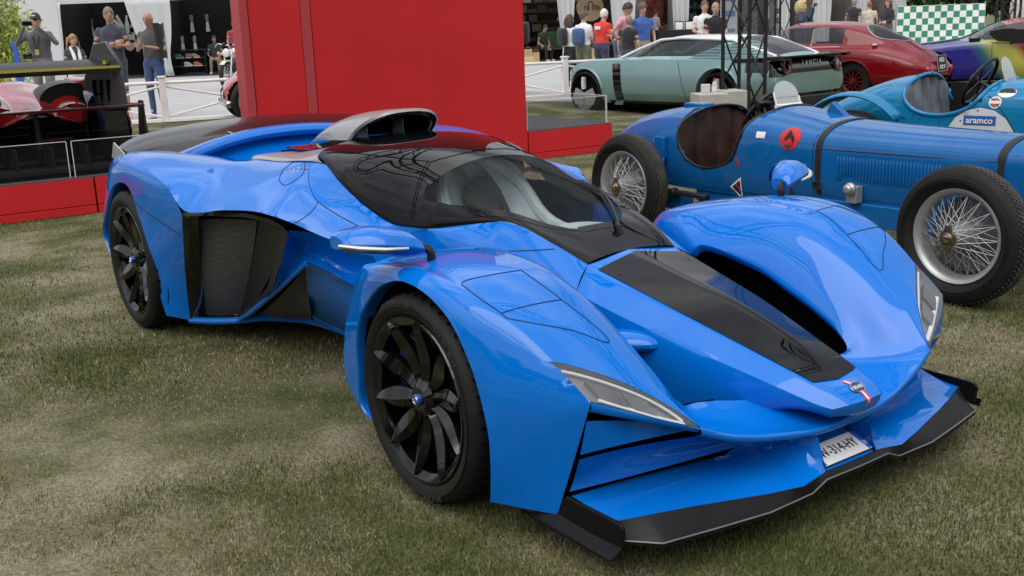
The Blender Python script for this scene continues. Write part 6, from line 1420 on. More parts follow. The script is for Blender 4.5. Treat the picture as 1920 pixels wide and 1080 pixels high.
bf = MB().prism([(0, 0, 0), (.16, 0, 0), (.10, 0, 1.1), (.02, 0, 1.18)], (0, .05, 0)).build('blue_flag', mat('flag_blue', (.02, .09, .42), .6), loc=PX(50, 21, .35)); tag(bf, 'furled blue flag standing in front of the bamboo', 'flag')
M_oak = leaf_mat('oak_leaves', (.035, .075, .022), .6); M_bark = vary(mat('bark', (.09, .07, .05), .9), 6, .3, bump=.4)
def tree(px, d, h, r, label, seed, m=M_oak, pos=None):
    rg = np.random.default_rng(seed); p = pos or PX(px, d, .2); o = thing('broadleaf_tree', label, 'tree', p, rg.uniform(0, 6), 'trees beyond the banner' if pos is None else 'trees behind the photographer')
    MB().tube([(0, 0, -.1), (.05, .02, h*.25), (.0, .1, h*.5), (.1, .0, h*.8)], [.28, .2, .15, .04], 8).build('trunk', M_bark, o)
    Vs, Fs, k0 = [], [], 0
    for k in range(22):
        a = rg.uniform(0, 6.28); q = r*rg.uniform(.1, .8); V, F = leaf_cloud(420, (q*math.cos(a), q*math.sin(a), h*rg.uniform(.22, .85)), (r*.42, r*.42, r*.32), .16, rg, 1.6, 0, .3); Vs.append(V); Fs.append(F+k0); k0 += len(V)
    quads_obj('crown', np.concatenate(Vs), np.concatenate(Fs), m, o)
    for k in range(4): a = rg.uniform(0, 6.28); MB().tube([(0, 0, h*.3+.2*k), (r*.4*math.cos(a), r*.4*math.sin(a), h*.5+.2*k)], [.09, .03], 6).build('limb', M_bark, o)
for k, (px, d, h, r) in enumerate(((1700, 52, 7, 3.0), (1770, 55, 8, 3.4), (1840, 52, 7.5, 3.2), (1905, 56, 8, 3.4), (1965, 54, 7.5, 3.2))): tree(px, d, h, r, ['dark green tree top left behind the chequered banner', 'dark green tree behind the middle of the chequered banner', 'dark green tree behind the right end of the banner', 'dark green tree above the multicoloured car', 'dark green tree at the right picture edge'][k], 20+k)
# unseen trees added behind the camera to darken the reflections in the paintwork
Vs, Fs, k0 = [], [], 0; rg = np.random.default_rng(77)
for k in range(16):
    a = math.radians(190+k*12.0); dd = 24+3*math.sin(k*2.1); h_ = 7.5+1.4*math.sin(k*1.7)
    for j in range(14):
        V, F = leaf_cloud(220, (dd*math.cos(a)+rg.uniform(-2.6, 2.6), dd*math.sin(a)+rg.uniform(-2.6, 2.6), h_*rg.uniform(.10, .85)), (1.7, 1.7, 1.4), .24, rg, 1.6, 0, .2); Vs.append(V); Fs.append(F+k0); k0 += len(V)
tag(quads_obj('added_tree_line', np.concatenate(Vs), np.concatenate(Fs), M_oak), kind='stuff')

# ================================================================== racing prototype on the platform, vintage car and motorcycle behind
race = thing('prototype_race_car', 'black and red racing prototype seen from behind with tall winglets and a gold-striped rear wing', 'race car', TN(1.80, 10.28, .324), RZ)
race.scale = (1.16, 1, 1)
M_rcar = carbon('race_carbon', .010); M_rred = mat('race_red', (.34, .010, .014), .18, 0, .9); M_gold = mat('gold_stripe', (.50, .40, .06), .35, .3)
M_wov = vary(mat('woven_carbon', (.055, .055, .058), .35, .2, .3), 40, .35)
# tub, floor, rear bodywork
t = MB(); rows = []
for (y, w, z0, z1) in ((0, .60, .02, .40), (.15, .66, .02, .46), (.6, .72, .02, .50), (1.4, .74, .02, .48), (2.3, .70, .03, .42), (2.9, .55, .05, .34), (3.3, .3, .08, .2)):
    rows.append([(-w, y, z0), (-w*1.02, y, (z0+z1)/2), (-w*.9, y, z1-.04), (-w*.4, y, z1+.02), (w*.4, y, z1+.02), (w*.9, y, z1-.04), (w*1.02, y, (z0+z1)/2), (w, y, z0)])
t.grid(patch(rows, 4, 3)); t.add(rows[0], [tuple(range(8))]); t.build('body', M_black, race, ang=45)
for s in (1, -1):
    fb = MB(); rows = []
    for (y, x0, x1, zt) in ((-.05, .36, .64, .66), (.10, .34, .68, .71), (.4, .34, .70, .72), (.8, .38, .68, .60), (1.1, .45, .62, .45)): rows.append([(s*x0, y, .10), (s*x0, y, zt-.06), (s*(x0+.05), y, zt), (s*(x1-.08), y, zt), (s*x1, y, zt-.12), (s*(x1+.02), y, .12)])
    fb.grid(patch(rows, 3, 2)); fb.add(rows[0], [tuple(range(6))]); fb.build('rear_fender', M_black, race, ang=40)
    sp_ = MB(); rows = []
    for (y, x0, x1, z0, zt) in ((.05, .16, .42, .40, .60), (.35, .14, .46, .40, .68), (1.0, .12, .5, .38, .70), (1.8, .2, .5, .3, .55)): rows.append([(s*x0, y, z0), (s*x0, y, zt-.05), (s*(x0+x1)/2, y, zt), (s*x1, y, zt-.10), (s*x1, y, z0)])
    sp_.grid(patch(rows, 4, 3)); sp_.add(rows[0], [tuple(range(5))]); sp_.build('side_pod', M_rred, race, ang=50)
    ep = MB().prism([(.60*s-.55*(y+.28), y, z) for y, z in ((-.28, .52), (.14, .52), (.12, .80), (-.02, 1.12), (-.15, 1.14), (-.26, .95))], (.025, .014, 0)); ep.build('winglet', M_wov, race, bevel=.012)
    for k in range(3): MB().box((s*.60-.55*(.16+.07*k), -.12+.07*k-.004, .70), (.02, .03, .20), 0, Matrix.Rotation(.15, 3, 'X')).build('winglet_slot', M_void, race)
    MB().box((s*.60-.55*.13-.002, -.15, .955), (.02, .17, .03), 0, Matrix.Rotation(-.5, 3, 'Z') if s > 0 else Matrix.Rotation(-.5, 3, 'Z')).build('winglet_stripe', M_gold, race)
    tp = MB().prism([(s*.74, -.30, .03), (s*.74, .02, .03), (s*.74, .04, .30), (s*.74, -.06, .60), (s*.74, -.16, .60), (s*.74, -.18, .40)], (s*.025, 0, 0)); tp.build('tail_fin', M_satin, race, bevel=.01)
pw = plain_wheel
for y_ in (.55,):
    for s in (1, -1):
        wh = MB().lathe([(0, 0), (.30, 0), (.335, .02), (.335, .28), (.30, .30), (0, .30)], 'X', 40).build('wheel', M_tyre, race, loc=(s*.72-(.30 if s > 0 else 0), y_, .335))
# upper wing and lower beam
wu = MB(); rows = []
for x in np.linspace(-.64, .60, 8): rows.append([(x, -.20, .905), (x, -.12, .955), (x, .03, .985), (x, .14, .97), (x, .03, .955), (x, -.12, .92)])
wu.grid(np.array(rows), closed_v=True); wu.build('upper_wing', M_satin, race, ang=50); MB().box((-.02, -.235, .892), (1.24, .05, .045), 0, Matrix.Rotation(.35, 3, 'X')).build('wing_flap', M_black, race, bevel=.004); MB().box((-.02, -.262, .915), (1.22, .006, .022)).build('wing_stripe', M_gold, race)
MB().box((0, -.22, .565), (1.46, .22, .028)).build('lower_wing', mat('dark_red_gloss', (.05, .006, .008), .1, 0, 1), race, bevel=.006)
for x in (-.42, -.05): MB().box((x, -.16, .40), (.03, .05, .34)).build('wing_pillar', M_satin, race)
# engine cover, roll hoop, cockpit surround, mirror with sticker
ec_ = MB(); rows = []
for (y, w, z) in ((.0, .12, .56), (.3, .16, .66), (.8, .2, .74), (1.3, .24, .78), (1.6, .20, .6)): rows.append([(-w-.18, y, .42), (-w, y, z-.06), (0, y, z), (w, y, z-.06), (w+.18, y, .42)])
ec_.grid(patch(rows, 4, 4)); ec_.build('engine_cover', mat('red_gloss_pink_sheen', (.36, .03, .035), .12, 0, 1), race, ang=60)  # pale pink reflection put into the cover's red base colour
def dome(x, y, z, w, h, d, m, nm):
    rows = []
    for yy, k in ((-d/2, .92), (0, 1), (d/2, .9)): rows.append([(x-w*k*math.cos(a), y+yy, z+h*k*math.sin(a)**.7) for a in np.linspace(0, math.pi, 15)])
    mb = MB().grid(patch(rows, 2, 1)); mb.add(rows[0], [tuple(range(15))]); return mb.build(nm, m, race, ang=50)
dome(-.33, .25, .575, .105, .20, .25, M_satin, 'head_rest'); dome(.28, .5, .55, .25, .25, .5, M_satin, 'cockpit_surround'); dome(.30, .55, .545, .17, .10, .62, M_dkmetal, 'tonneau')
MB().prism([(.36, .2, .80), (.46, .2, .82), (.56, .2, .62), (.44, .2, .62)], (0, .7, 0)).build('shoulder_fairing', M_rred, race, bevel=.02)
MB().tube([(-.30, .3, .62), (-.30, .3, .82)], .006, 6).build('mirror_stalk', M_satin, race); mr_ = MB().box((-.29, .3, .85), (.20, .05, .085)).build('mirror', M_black, race, bevel=.02)
for k, c in enumerate(((.55, .04, .03), (.60, .30, .03), (.55, .48, .05))): MB().prism([(-.27+.035*k, .272, .82), (-.235+.035*k, .272, .82), (-.25+.04*k, .272, .88), (-.28+.04*k, .272, .88)], (0, -.002, 0)).build('sticker_patch', mat('sticker_col', c, .5), mr_)
MB().box((0, -.30, .06), (1.5, .35, .03)).build('diffuser', M_satin, race); MB().box((.10, -.06, .30), (.22, .02, .015)).build('rear_light', mat('dull_red', (.12, .02, .01), .3), race)
for k in range(5): MB().box((-.5+.25*k, -.25, .16), (.012, .3, .2)).build('diffuser_strake', M_satin, race)
# red car with wire wheels seen past the wall end
rc = thing('open_red_car', 'bright red vintage car with chrome wire wheel, mostly hidden by the red wall', 'vintage car', (-3.90, 16.43, .19), math.radians(200))
rows = []
for (x, w, z0, zc, zt) in ((.39, .30, .30, .45, .50), (.28, .55, .25, .52, .62), (.0, .66, .22, .60, .80), (-.4, .66, .20, .62, .82), (-1.2, .68, .20, .66, .84), (-2.2, .66, .22, .62, .80), (-2.9, .4, .3, .5, .6)): rows.append([(x, -w, z0), (x, -w, zc), (x, -w*.8, zt-.02), (x, 0, zt), (x, w*.8, zt-.02), (x, w, zc), (x, w, z0)])
Gr = patch(rows, 5, 4); mb = MB(); nu, nv = Gr.shape[:2]
for i in range(nu-1):
    for j in range(nv-1):
        q = [Gr[i, j], Gr[i, j+1], Gr[i+1, j+1], Gr[i+1, j]]; c = sum(q)/4
        if abs(c[1]) > .4 and (c[0]**2+(c[2]-.34)**2 < .37**2 or (c[0]+2.2)**2+(c[2]-.34)**2 < .37**2): continue
        mb.add(q, [(0, 1, 2, 3)])
mb.build('body', mat('bright_red_paint', (.42, .012, .018), .18, 0, .9), rc, ang=50)
for s in (1, -1):
    for x in (0, -2.2): wire_wheel(rc, x, s*.66, .335, s, .335, .235, .15, tread=False, colour=M_steel, spokes=(x == 0))
MB().box((.36, 0, .30), (.10, 1.2, .10)).build('bumper', M_steel, rc, bevel=.03)
# motorcycle
mo = thing('motorcycle', 'white and chrome motorcycle with round headlamp and amber indicators by the red wall', 'motorcycle', PX(443, 25.6, .2), math.radians(-12))
M_wh_g = mat('white_gloss', (.70, .70, .70), .25, 0, .8)
for y, nm in ((0, 'front_wheel'), (1.42, 'rear_wheel')):
    w_ = MB().lathe([(.27, -.02), (.29, -.03), (.29, .03), (.27, .02)], 'X', 32)
    for k in range(20): a = 2*math.pi*k/20; w_.tube([(.03*(-1)**k, .04*math.cos(a+.4), .04*math.sin(a+.4)), (0, .275*math.cos(a), .275*math.sin(a))], .004, 4, cap=False)
    wo = w_.build('wheel', M_steel, mo, loc=(0, y, .335)); MB().lathe([(.275, -.04), (.31, -.055), (.335, -.03), (.335, .03), (.31, .055), (.275, .04)], 'X', 36).build('tyre', M_tyre, wo); MB().tube([(-.05, 0, 0), (.05, 0, 0)], .05, 12).build('hub', M_alu, wo)
fk = MB(); 
for s in (-1, 1): fk.tube([(s*.09, 0, .335), (s*.09, .20, .95)], .022, 8)
fk.build('fork', M_steel, mo)
fd_ = MB().grid(np.array([[(x, .36*math.cos(a)*-1, .335+.36*math.sin(a)) for x in (-.06, -.03, .03, .06)] for a in np.linspace(.9, 2.3, 12)])).build('front_fender', M_wh_g, mo); sm = fd_.modifiers.new('thickness', 'SOLIDIFY'); sm.thickness = .012
MB().lathe([(0, -.10), (.085, -.08), (.10, 0), (.088, .01), (0, .015)], 'Y', 24).xf(Matrix.Translation((0, .05, .88)) @ Matrix.Rotation(math.pi, 4, 'Z')).build('headlamp', M_steel, mo); MB().lathe([(0, -.02), (.06, -.015), (.088, 0)], 'Y', 24, (0, .035, .88)).build('lamp_lens', mat('lens_pale', (.62, .64, .66), .08, 0, 1), mo)
for s in (-1, 1):
    i_ = MB().ellip((s*.19, .06, .87), (.045, .045, .045), 8).build('indicator', mat('amber', (.65, .20, .02), .2, 0, 1), mo); MB().tube([(s*.10, .06, .87), (s*.16, .06, .87)], .01, 6).build('indicator_stem', M_steel, i_)
MB().tube(curve([(-.40, .34, 1.02), (-.28, .24, 1.10), (-.1, .2, 1.06), (.1, .2, 1.06), (.28, .24, 1.10), (.40, .34, 1.02)], 4), .013, 6).build('handlebar', M_steel, mo)
for s in (-1, 1): MB().ellip((s*.09, .16, 1.08), (.05, .03, .05), 8).build('instrument', M_satin, mo)
MB().ellip((0, .62, .86), (.15, .32, .13), 10).build('fuel_tank', M_wh_g, mo); MB().box((0, 1.12, .80), (.26, .62, .10)).build('seat', M_satin, mo, bevel=.04); MB().box((0, .66, .48), (.30, .48, .36)).build('engine', M_dkmetal, mo, bevel=.03)
MB().tube([(.16, .5, .3), (.18, 1.5, .35)], .045, 8).build('exhaust', M_steel, mo); MB().tube([(-.2, .8, .3), (-.3, .75, .0)], .012, 6).build('side_stand', M_steel, mo)

# ================================================================== people
from mathutils.kdtree import KDTree
M_skin = vary(mat('skin', (.42, .235, .165), .55), 6, .10); M_skin_p = vary(mat('pale_skin', (.50, .31, .24), .55), 6, .08)
_pm = {}
def cloth(c):
    k = tuple(round(x, 3) for x in c)
    if k not in _pm: _pm[k] = vary(mat('cloth', c, .85, sheen=.2), 7, .16, bump=.35, bscale=16)
    return _pm[k]
def cap(mb, lab, a, ra, b, rb, m, n=12):
    a, b = Vector(a), Vector(b); t = (b-a).normalized(); P = [a-t*ra*.9, a-t*ra*.5, a, a.lerp(b, .5), b, b+t*rb*.5, b+t*rb*.9]; R = [ra*.35, ra*.85, ra, (ra+rb)/2, rb, rb*.85, rb*.35]
    k = len(mb.V); mb.tube(P, R, n, m); lab.extend([m]*(len(mb.V)-k))
def person(label, loc, rz, H=1.75, pose='down', top=(.1, .1, .1), bottom=(.03, .04, .09), skin=M_skin, hair=(.05, .035, .025), hair_kind='short', sleeve='short', legs='long', lean=0.0, turn=0.0, seated=False, female=False, shoe=(.6, .6, .58), girth=1.0, group=None, skirt=False, nod=0.0):
    o = thing('person', label, 'person', loc, rz, group); s = H/1.78; mb = MB(); lab = []
    Zl = -.42 if seated else 0
    hipz = .93+Zl
    P = {'hipL': (-.095, 0, hipz), 'hipR': (.095, 0, hipz)}
    if seated: kn = [(-.13, -.44, .50), (.13, -.44, .50)]; an = [(-.14, -.46, .09), (.14, -.40, .09)]
    else: kn = [(-.105, -.025, .50), (.115, -.045, .50)]; an = [(-.115, .02, .085), (.13, -.02, .085)]
    g = girth
    for i, h in enumerate((P['hipL'], P['hipR'])):
        k_, a_ = kn[i], an[i]; lm = 2 if legs == 'long' else 0
        cap(mb, lab, h, .098*g, lerp(h, k_, .96), .066*g, 2)
        if legs == 'short': cap(mb, lab, lerp(h, k_, .9), .072, k_, .068, 2)
        cap(mb, lab, k_, .058 if lm == 2 else .054, lerp(k_, a_, .35), .058, lm); cap(mb, lab, lerp(k_, a_, .35), .058, a_, .046 if lm == 2 else .038, lm)
        cap(mb, lab, (a_[0], a_[1]+.03, .045), .045, (a_[0]*1.08, a_[1]-.15, .038), .038, 3)
    if skirt:
        k0 = len(mb.V); mb.grid(np.array([[(r*math.cos(a), r*.75*math.sin(a), z) for a in np.linspace(0, 2*math.pi, 24, endpoint=False)] for z, r in ((1.0, .14), (.85, .19), (.5, .21), (.22, .24), (.2, .10))]), 2, closed_v=True); lab.extend([2]*(len(mb.V)-k0))
    # torso sections, leaning forward about the hips
    def up(p):
        x, y, z = p; dz = z-.95; c, s_ = math.cos(lean), math.sin(lean); return (x, y*c-dz*s_, .95+dz*c+y*s_ + Zl)
    sh = .162 if female else .185
    T = [(.86, .13, .09, 2), (.93, .165, .115, 2), (1.0, .158, .112, 2), (1.035, .158, .116, 1), (1.12, .150 if female else .158, .112, 1), (1.25, .168, .122, 1), (1.36, .178, .120, 1), (1.43, sh*.86, .10, 1), (1.475, .10, .078, 1), (1.50, .05, .05, 1)]
    rows = []; k0 = len(mb.V)
    for z, a, b, m in T:
        rows.append([up((a*g*math.copysign(abs(math.cos(t))**.85, math.cos(t)), b*g*math.copysign(abs(math.sin(t))**.9, math.sin(t)), z)) for t in np.linspace(0, 2*math.pi, 28, endpoint=False)])
    mb.grid(np.array(rows), 1, closed_v=True); n = 28; mb.F.append(tuple(range(k0, k0+n))); mb.M.append(2); mb.F.append(tuple(range(k0+9*n, k0+10*n))[::-1]); mb.M.append(1)
    for z, a, b, m in T: lab.extend([m]*n)
    # arms
    poses = {'down': (((-.25, .02, 1.16), (-.26, -.07, .90)), ((.25, .02, 1.16), (.26, -.07, .90))), 'phone_up': (((-.33, -.13, 1.26), (-.10, -.33, 1.555)), ((.33, -.13, 1.26), (.10, -.33, 1.555))),
             'crossed': (((-.27, -.05, 1.16), (.10, -.20, 1.22)), ((.27, -.05, 1.16), (-.12, -.215, 1.17))), 'phone_low': (((-.26, -.02, 1.15), (-.06, -.30, 1.24)), ((.26, -.02, 1.15), (.03, -.31, 1.22))),
             'hips': (((-.36, .08, 1.18), (-.19, -.03, 1.02)), ((.36, .08, 1.18), (.19, -.03, 1.02))), 'front': (((-.24, -.03, 1.15), (-.10, -.26, 1.08)), ((.24, -.03, 1.15), (.10, -.26, 1.08))), 'camera': (((-.28, -.12, 1.25), (-.06, -.30, 1.58)), ((.28, -.12, 1.25), (.06, -.30, 1.58))),
             'knees': (((-.26, -.12, 1.12), (-.10, -.40, 1.05)), ((.26, -.12, 1.12), (.10, -.40, 1.05)))}
    hands = []
    for i, (e, h) in enumerate(poses[pose]):
        sx_ = -1 if i == 0 else 1; S = up((sx_*sh, 0, 1.415)); E = up(e); Hn = up(h)
        cap(mb, lab, S, .056*g, lerp(S, E, .55), .047*g, 1)
        ml = 1 if sleeve == 'long' else 0
        cap(mb, lab, lerp(S, E, .58), .047*g if ml else .038, E, .041 if ml else .034, ml); cap(mb, lab, E, .039 if ml else .033, lerp(E, Hn, .9), .031 if ml else .025, ml)
        hands.append((E, Hn, sx_))
    # neck and head
    hc = up((0, -.025-.02*lean, 1.655)); nb = up((0, -.005, 1.47)); cap(mb, lab, nb, .055, lerp(nb, hc, .6), .052, 0)
    Rh = Matrix.Rotation(turn, 3, 'Z') @ Matrix.Rotation(nod+lean*.6, 3, 'X')
    def hd(x, y, z): return tuple(Vector(hc)+Rh @ Vector((x, y, z)))
    k0 = len(mb.V); mb.ellip(hc, (.077, .097, .112), 12, 0, Rh); mb.ellip(hd(0, -.030, -.055), (.056, .066, .068), 8, 0, Rh); mb.ellip(hd(0, -.055, -.095), (.030, .030, .024), 6, 0, Rh)
    mb.tube([hd(0, -.088, .02), hd(0, -.112, -.025)], [.011, .018], 6, 0)
    for q in (-1, 1): mb.ellip(hd(q*.079, .005, -.01), (.012, .022, .033), 6, 0, Rh)
    lab.extend([0]*(len(mb.V)-k0))
    # one continuous surface
    me = bpy.data.meshes.new('body_src'); me.from_pydata(mb.V, [], mb.F); tmp = bpy.data.objects.new('body_src', me); COL.objects.link(tmp)
    rm = tmp.modifiers.new('remesh', 'REMESH'); rm.mode = 'VOXEL'; rm.voxel_size = .0185; rm.use_smooth_shade = True
    sm = tmp.modifiers.new('smooth', 'SMOOTH'); sm.factor = .5; sm.iterations = 3
    bpy.context.view_layer.update(); body = bpy.data.meshes.new_from_object(tmp.evaluated_get(bpy.context.evaluated_depsgraph_get())); bpy.data.objects.remove(tmp); bpy.data.meshes.remove(me)
    kd = KDTree(len(mb.V))
    for i, v in enumerate(mb.V): kd.insert(v, i)
    kd.balance(); mats = [skin, cloth(top), cloth(bottom), cloth(shoe)]
    nrng = random.Random(int(H*1000)+len(label))
    for m_ in mats: body.materials.append(m_)
    idx = [lab[kd.find(p.center)[1]] for p in body.polygons]; body.polygons.foreach_set('material_index', idx)
    for v in body.vertices:        # folds in the cloth
        if lab[kd.find(v.co)[1]] in (1, 2): q = noise.noise(v.co*9+Vector((H*7, 0, 0)))*.012; v.co += v.normal*q
    # hands: palm, four fingers, thumb, appended to the same mesh
    hm = MB()
    for E, Hn, sx_ in hands:
        f = (Vector(Hn)-Vector(E)).normalized(); w = f.cross(Vector((0, -1, .2))).normalized(); n_ = w.cross(f).normalized(); c = Vector(Hn)
        R = Matrix((w, f, n_)).transposed(); hm.ellip(c+f*.035, (.040, .052, .018), 6, 0, R)
        for k, (l, dx) in enumerate(((.060, -.028), (.070, -.009), (.066, .010), (.052, .028))):
            b = c+f*.075+w*dx; hm.tube([b, b+f*l*.5-n_*.008, b+f*l*.8-n_*.03], [.0095, .009, .007], 6, 0)
        b = c+f*.02-w*sx_*.034; hm.tube([b, b+f*.03-w*sx_*.022-n_*.01, b+f*.055-w*sx_*.016-n_*.022], [.011, .010, .008], 6, 0)
    bm = bmesh.new(); bm.from_mesh(body); hme = hm.mesh('h', mats); bm.from_mesh(hme); bm.to_mesh(body); bm.free(); bpy.data.meshes.remove(hme)
    body.polygons.foreach_set('use_smooth', [True]*len(body.polygons)); body.name = 'body'; bo = bpy.data.objects.new('body', body); COL.objects.link(bo); bo.parent = o
    fc = MB()
    for q in (-1, 1): fc.ellip(hd(q*.030, -.090, .012), (.014, .006, .007), 6, 0, Rh); fc.box(hd(q*.030, -.094, .034), (.030, .006, .006), 0, Rh)
    fc.box(hd(0, -.094, -.062), (.040, .008, .007), 1, Rh); tag(fc.build('facial_features', [mat('eye_dark', (.03, .02, .018), .4), mat('lips', (.28, .10, .085), .5)], o), kind='stuff')
    if hair_kind != 'bald':
        hmesh = MB(); rows = []; big = {'short': 1.07, 'curly': 1.20, 'long': 1.10, 'crop': 1.045, 'bob': 1.12, 'cap': 1.0}[hair_kind]
        for a in np.linspace(.02, 1.0, 9):
            row = []
            for b in np.linspace(0, 2*math.pi, 28, endpoint=False):
                back = (1-math.cos(b-(-math.pi/2)))/2      # 0 at the face, 1 at the nape
                phi = a*(math.radians(62)+math.radians(64)*back**.7); k = big*(1+.05*noise.noise(Vector((math.cos(b)*3, math.sin(b)*3, phi*4+H))))
                row.append(hd(.080*k*math.sin(phi)*math.cos(b), .100*k*math.sin(phi)*math.sin(b)+.004, .115*k*math.cos(phi)+.004))
            rows.append(row)
        hmesh.grid(np.array(rows), closed_v=True)
        if hair_kind in ('long', 'bob', 'curly_long'):
            L_ = .42 if hair_kind == 'long' else .14; rows = []
            for z in np.linspace(.06, -.10-L_, 9):
                t_ = (.06-z)/(.16+L_); wv = .105+.045*math.sin(t_*3.0); rows.append([hd(wv*math.cos(b)*(1+.08*math.sin(b*7+z*30)), .035+.085*math.sin(b)*(1-.1*t_)+.01*math.sin(b*5+z*25), z) for b in np.linspace(-.35, math.pi+.35, 30)])
            hmesh.grid(np.array(rows))
        hb = hmesh.build('hair', vary(mat('hair', hair, .6), 40, .45), o, ang=80)
        if hair_kind in ('long', 'bob'): q_ = hb.modifiers.new('thickness', 'SOLIDIFY'); q_.thickness = .02
    o.scale = (s, s, s)
    return o, hd, up, hands
def on_person(P, name, mb, m, bevel=0, **k): return mb.build(name, m, P[0], bevel=bevel, **k)
grpL, grpR = 'spectators behind the left fence', 'spectators beyond the pale green car'
P = person('man in black cap and sunglasses filming with his phone', PX(106, 18.6, .2), .08, 1.78, 'phone_up', (.085, .085, .09), (.16, .145, .15), hair_kind='short', sleeve='long', girth=1.1, group=grpL)
hd = P[1]
cp = MB(); rows = [[hd(.086*math.sin(a*math.radians(88))*math.cos(b), .106*math.sin(a*math.radians(88))*math.sin(b)+.002, .03+.105*math.cos(a*math.radians(88))) for b in np.linspace(0, 2*math.pi, 24, endpoint=False)] for a in np.linspace(.02, 1, 7)]; cp.grid(np.array(rows), closed_v=True); cp.add([hd(-.075, -.06, .045), hd(.075, -.06, .045), hd(.062, -.165, .03), hd(0, -.185, .028), hd(-.062, -.165, .03)], [(0, 1, 2, 3, 4)]); co = cp.build('cap', cloth((.02, .02, .022)), P[0], ang=60)
MB().box(hd(0, -.108, .075), (.07, .006, .022)).build('cap_badge', M_letter_w, co); MB().box(hd(0, -.098, .012), (.13, .02, .034)).build('sunglasses', M_black, P[0], bevel=.008)
ph = MB().box((0, 0, 0), (.165, .012, .078)).build('phone', M_black, loc=tuple(Vector(P[0].location)+Vector((0, -.385, 1.60))), bevel=.006); tag(ph, 'black phone held sideways by the man in the cap', 'phone')
st_ = MB().tube([(-.09, .02, 1.47), (-.05, -.125, 1.38), (.0, -.165, 1.15), (.05, -.125, 1.38), (.09, .02, 1.47)], .008, 5).build('lanyard', M_satin, P[0]); MB().box((0, -.17, 1.12), (.06, .01, .09)).build('pass', mat('pass_yellow', (.45, .32, .08), .5), st_)
cm = thing('camera', 'dark camera hanging at the waist of the man filming', 'camera', tuple(Vector(P[0].location)+Vector((-.14, -.22, 1.06))), .5); MB().box((0, 0, 0), (.15, .08, .10)).build('camera_body', M_satin, cm, bevel=.015); MB().tube([(0, -.03, 0), (0, -.16, -.01)], .04, 14).build('camera_lens', M_black, cm)
P = person('girl with long curly fair hair and a white scarf', PX(168, 17.9, .2), .75, 1.40, 'front', (.035, .04, .06), (.62, .62, .62), M_skin_p, (.30, .185, .075), 'long', 'short', female=True, group=grpL)
MB().tube(curve([(.05, -.15, 1.05), (.06, -.14, 1.3), (.06, .0, 1.49), (0, .06, 1.51), (-.06, .0, 1.49), (-.06, -.14, 1.3), (-.06, -.16, .95)], 4), .038, 8).build('scarf', cloth((.68, .67, .67)), P[0])
P = person('tall grey-haired man in navy polo with folded arms', PX(241, 17.5, .2), .12, 1.80, 'crossed', (.045, .048, .075), (.045, .05, .07), hair=(.17, .165, .16), legs='short', turn=.35, group=grpL, girth=1.05)
P = person('bald man in grey tee and jeans looking at his phone', PX(313, 17.3, .2), -.25, 1.70, 'phone_low', (.075, .075, .08), (.035, .065, .16), hair_kind='bald', nod=.28, group=grpL)
ph = MB().box((0, 0, 0), (.075, .014, .15), 0, Matrix.Rotation(-.5, 3, 'X')).build('phone', M_dkmetal, loc=tuple(Vector(P[0].location)+Vector((-.09, -.30, 1.24))), bevel=.006); tag(ph, 'dark phone held upright by the bald man', 'phone')
jk = MB(); rows = []
for t in np.linspace(0, 1, 9): rows.append([(.16+.07*math.cos(a)+.03*t, -.02+.13*math.sin(a)*(1-.3*t), 1.50-.55*t+.02*math.sin(a*3+t*9)) for a in np.linspace(0, 2*math.pi, 18, endpoint=False)])
jk.grid(np.array(rows), closed_v=True); jo = jk.build('jacket', cloth((.018, .018, .02)), loc=P[0].location, rot=P[0].rotation_euler, ang=60); tag(jo, 'black jacket slung over the shoulder of the bald man', 'jacket')
P = person('dark-haired man half hidden by the left end of the red wall', PX(464, 29, .2), .9, 1.72, 'down', (.35, .03, .05), (.05, .07, .14), nod=.2, group=grpL)
P = person('man seated in the dark stall left of the red wall', (sx(404), SY+1.2, SZ), .1, 1.72, 'knees', (.03, .055, .05), (.24, .20, .15), seated=True, lean=.15, turn=.5)
P = person('man with white cap and backpack at the right edge of the red wall', PX(984, 20.6, .1), -1.1, 1.80, 'down', (.30, .26, .21), (.02, .02, .022), hair=(.5, .5, .5), hair_kind='crop', group=grpR)
bp = MB().box((0, .19, 1.22), (.28, .15, .42)).build('backpack', cloth((.02, .022, .03)), loc=P[0].location, rot=P[0].rotation_euler, bevel=.065); tag(bp, 'black backpack worn by the man at the red wall edge', 'backpack')
P = person('man seated on the bench in the brown stall in dark green', (sx(1033), SY+1.0, SZ), .7, 1.70, 'knees', (.04, .04, .025), (.012, .013, .018), seated=True, lean=.35)
Z0 = .06
P = person('woman in white top and long black skirt with black backpack', PX(1084, 23.6, Z0), 2.2, 1.60, 'down', (.68, .68, .68), (.012, .012, .014), hair=(.07, .045, .03), hair_kind='bob', female=True, skirt=True, group=grpR)
bp = MB().box((0, .19, 1.12), (.25, .15, .38)).build('backpack', cloth((.015, .015, .018)), loc=P[0].location, rot=P[0].rotation_euler, bevel=.065); tag(bp, 'black backpack on the woman in the long black skirt', 'backpack')
P = person('short-haired woman in white vest and green trousers with blue backpack', PX(1110, 23.0, Z0), 2.5, 1.66, 'front', (.70, .70, .72), (.13, .14, .09), M_skin_p, (.10, .07, .05), 'short', female=True, girth=1.12, turn=-.4, group=grpR)
bp = MB().box((0, .20, 1.12), (.29, .16, .36)).build('backpack', cloth((.04, .085, .20)), loc=P[0].location, rot=P[0].rotation_euler, bevel=.07); tag(bp, 'blue backpack on the woman in the white vest', 'backpack')
P = person('white-haired man in bright red polo shirt', PX(1143, 22.8, Z0), 2.35, 1.69, 'front', (.60, .035, .025), (.035, .045, .08), M_skin_p, (.62, .61, .59), 'short', lean=.12, girth=1.08, group=grpR)
MB().box((0, .128, 1.36), (.16, .006, .07)).build('back_print', M_letter_w, P[0])
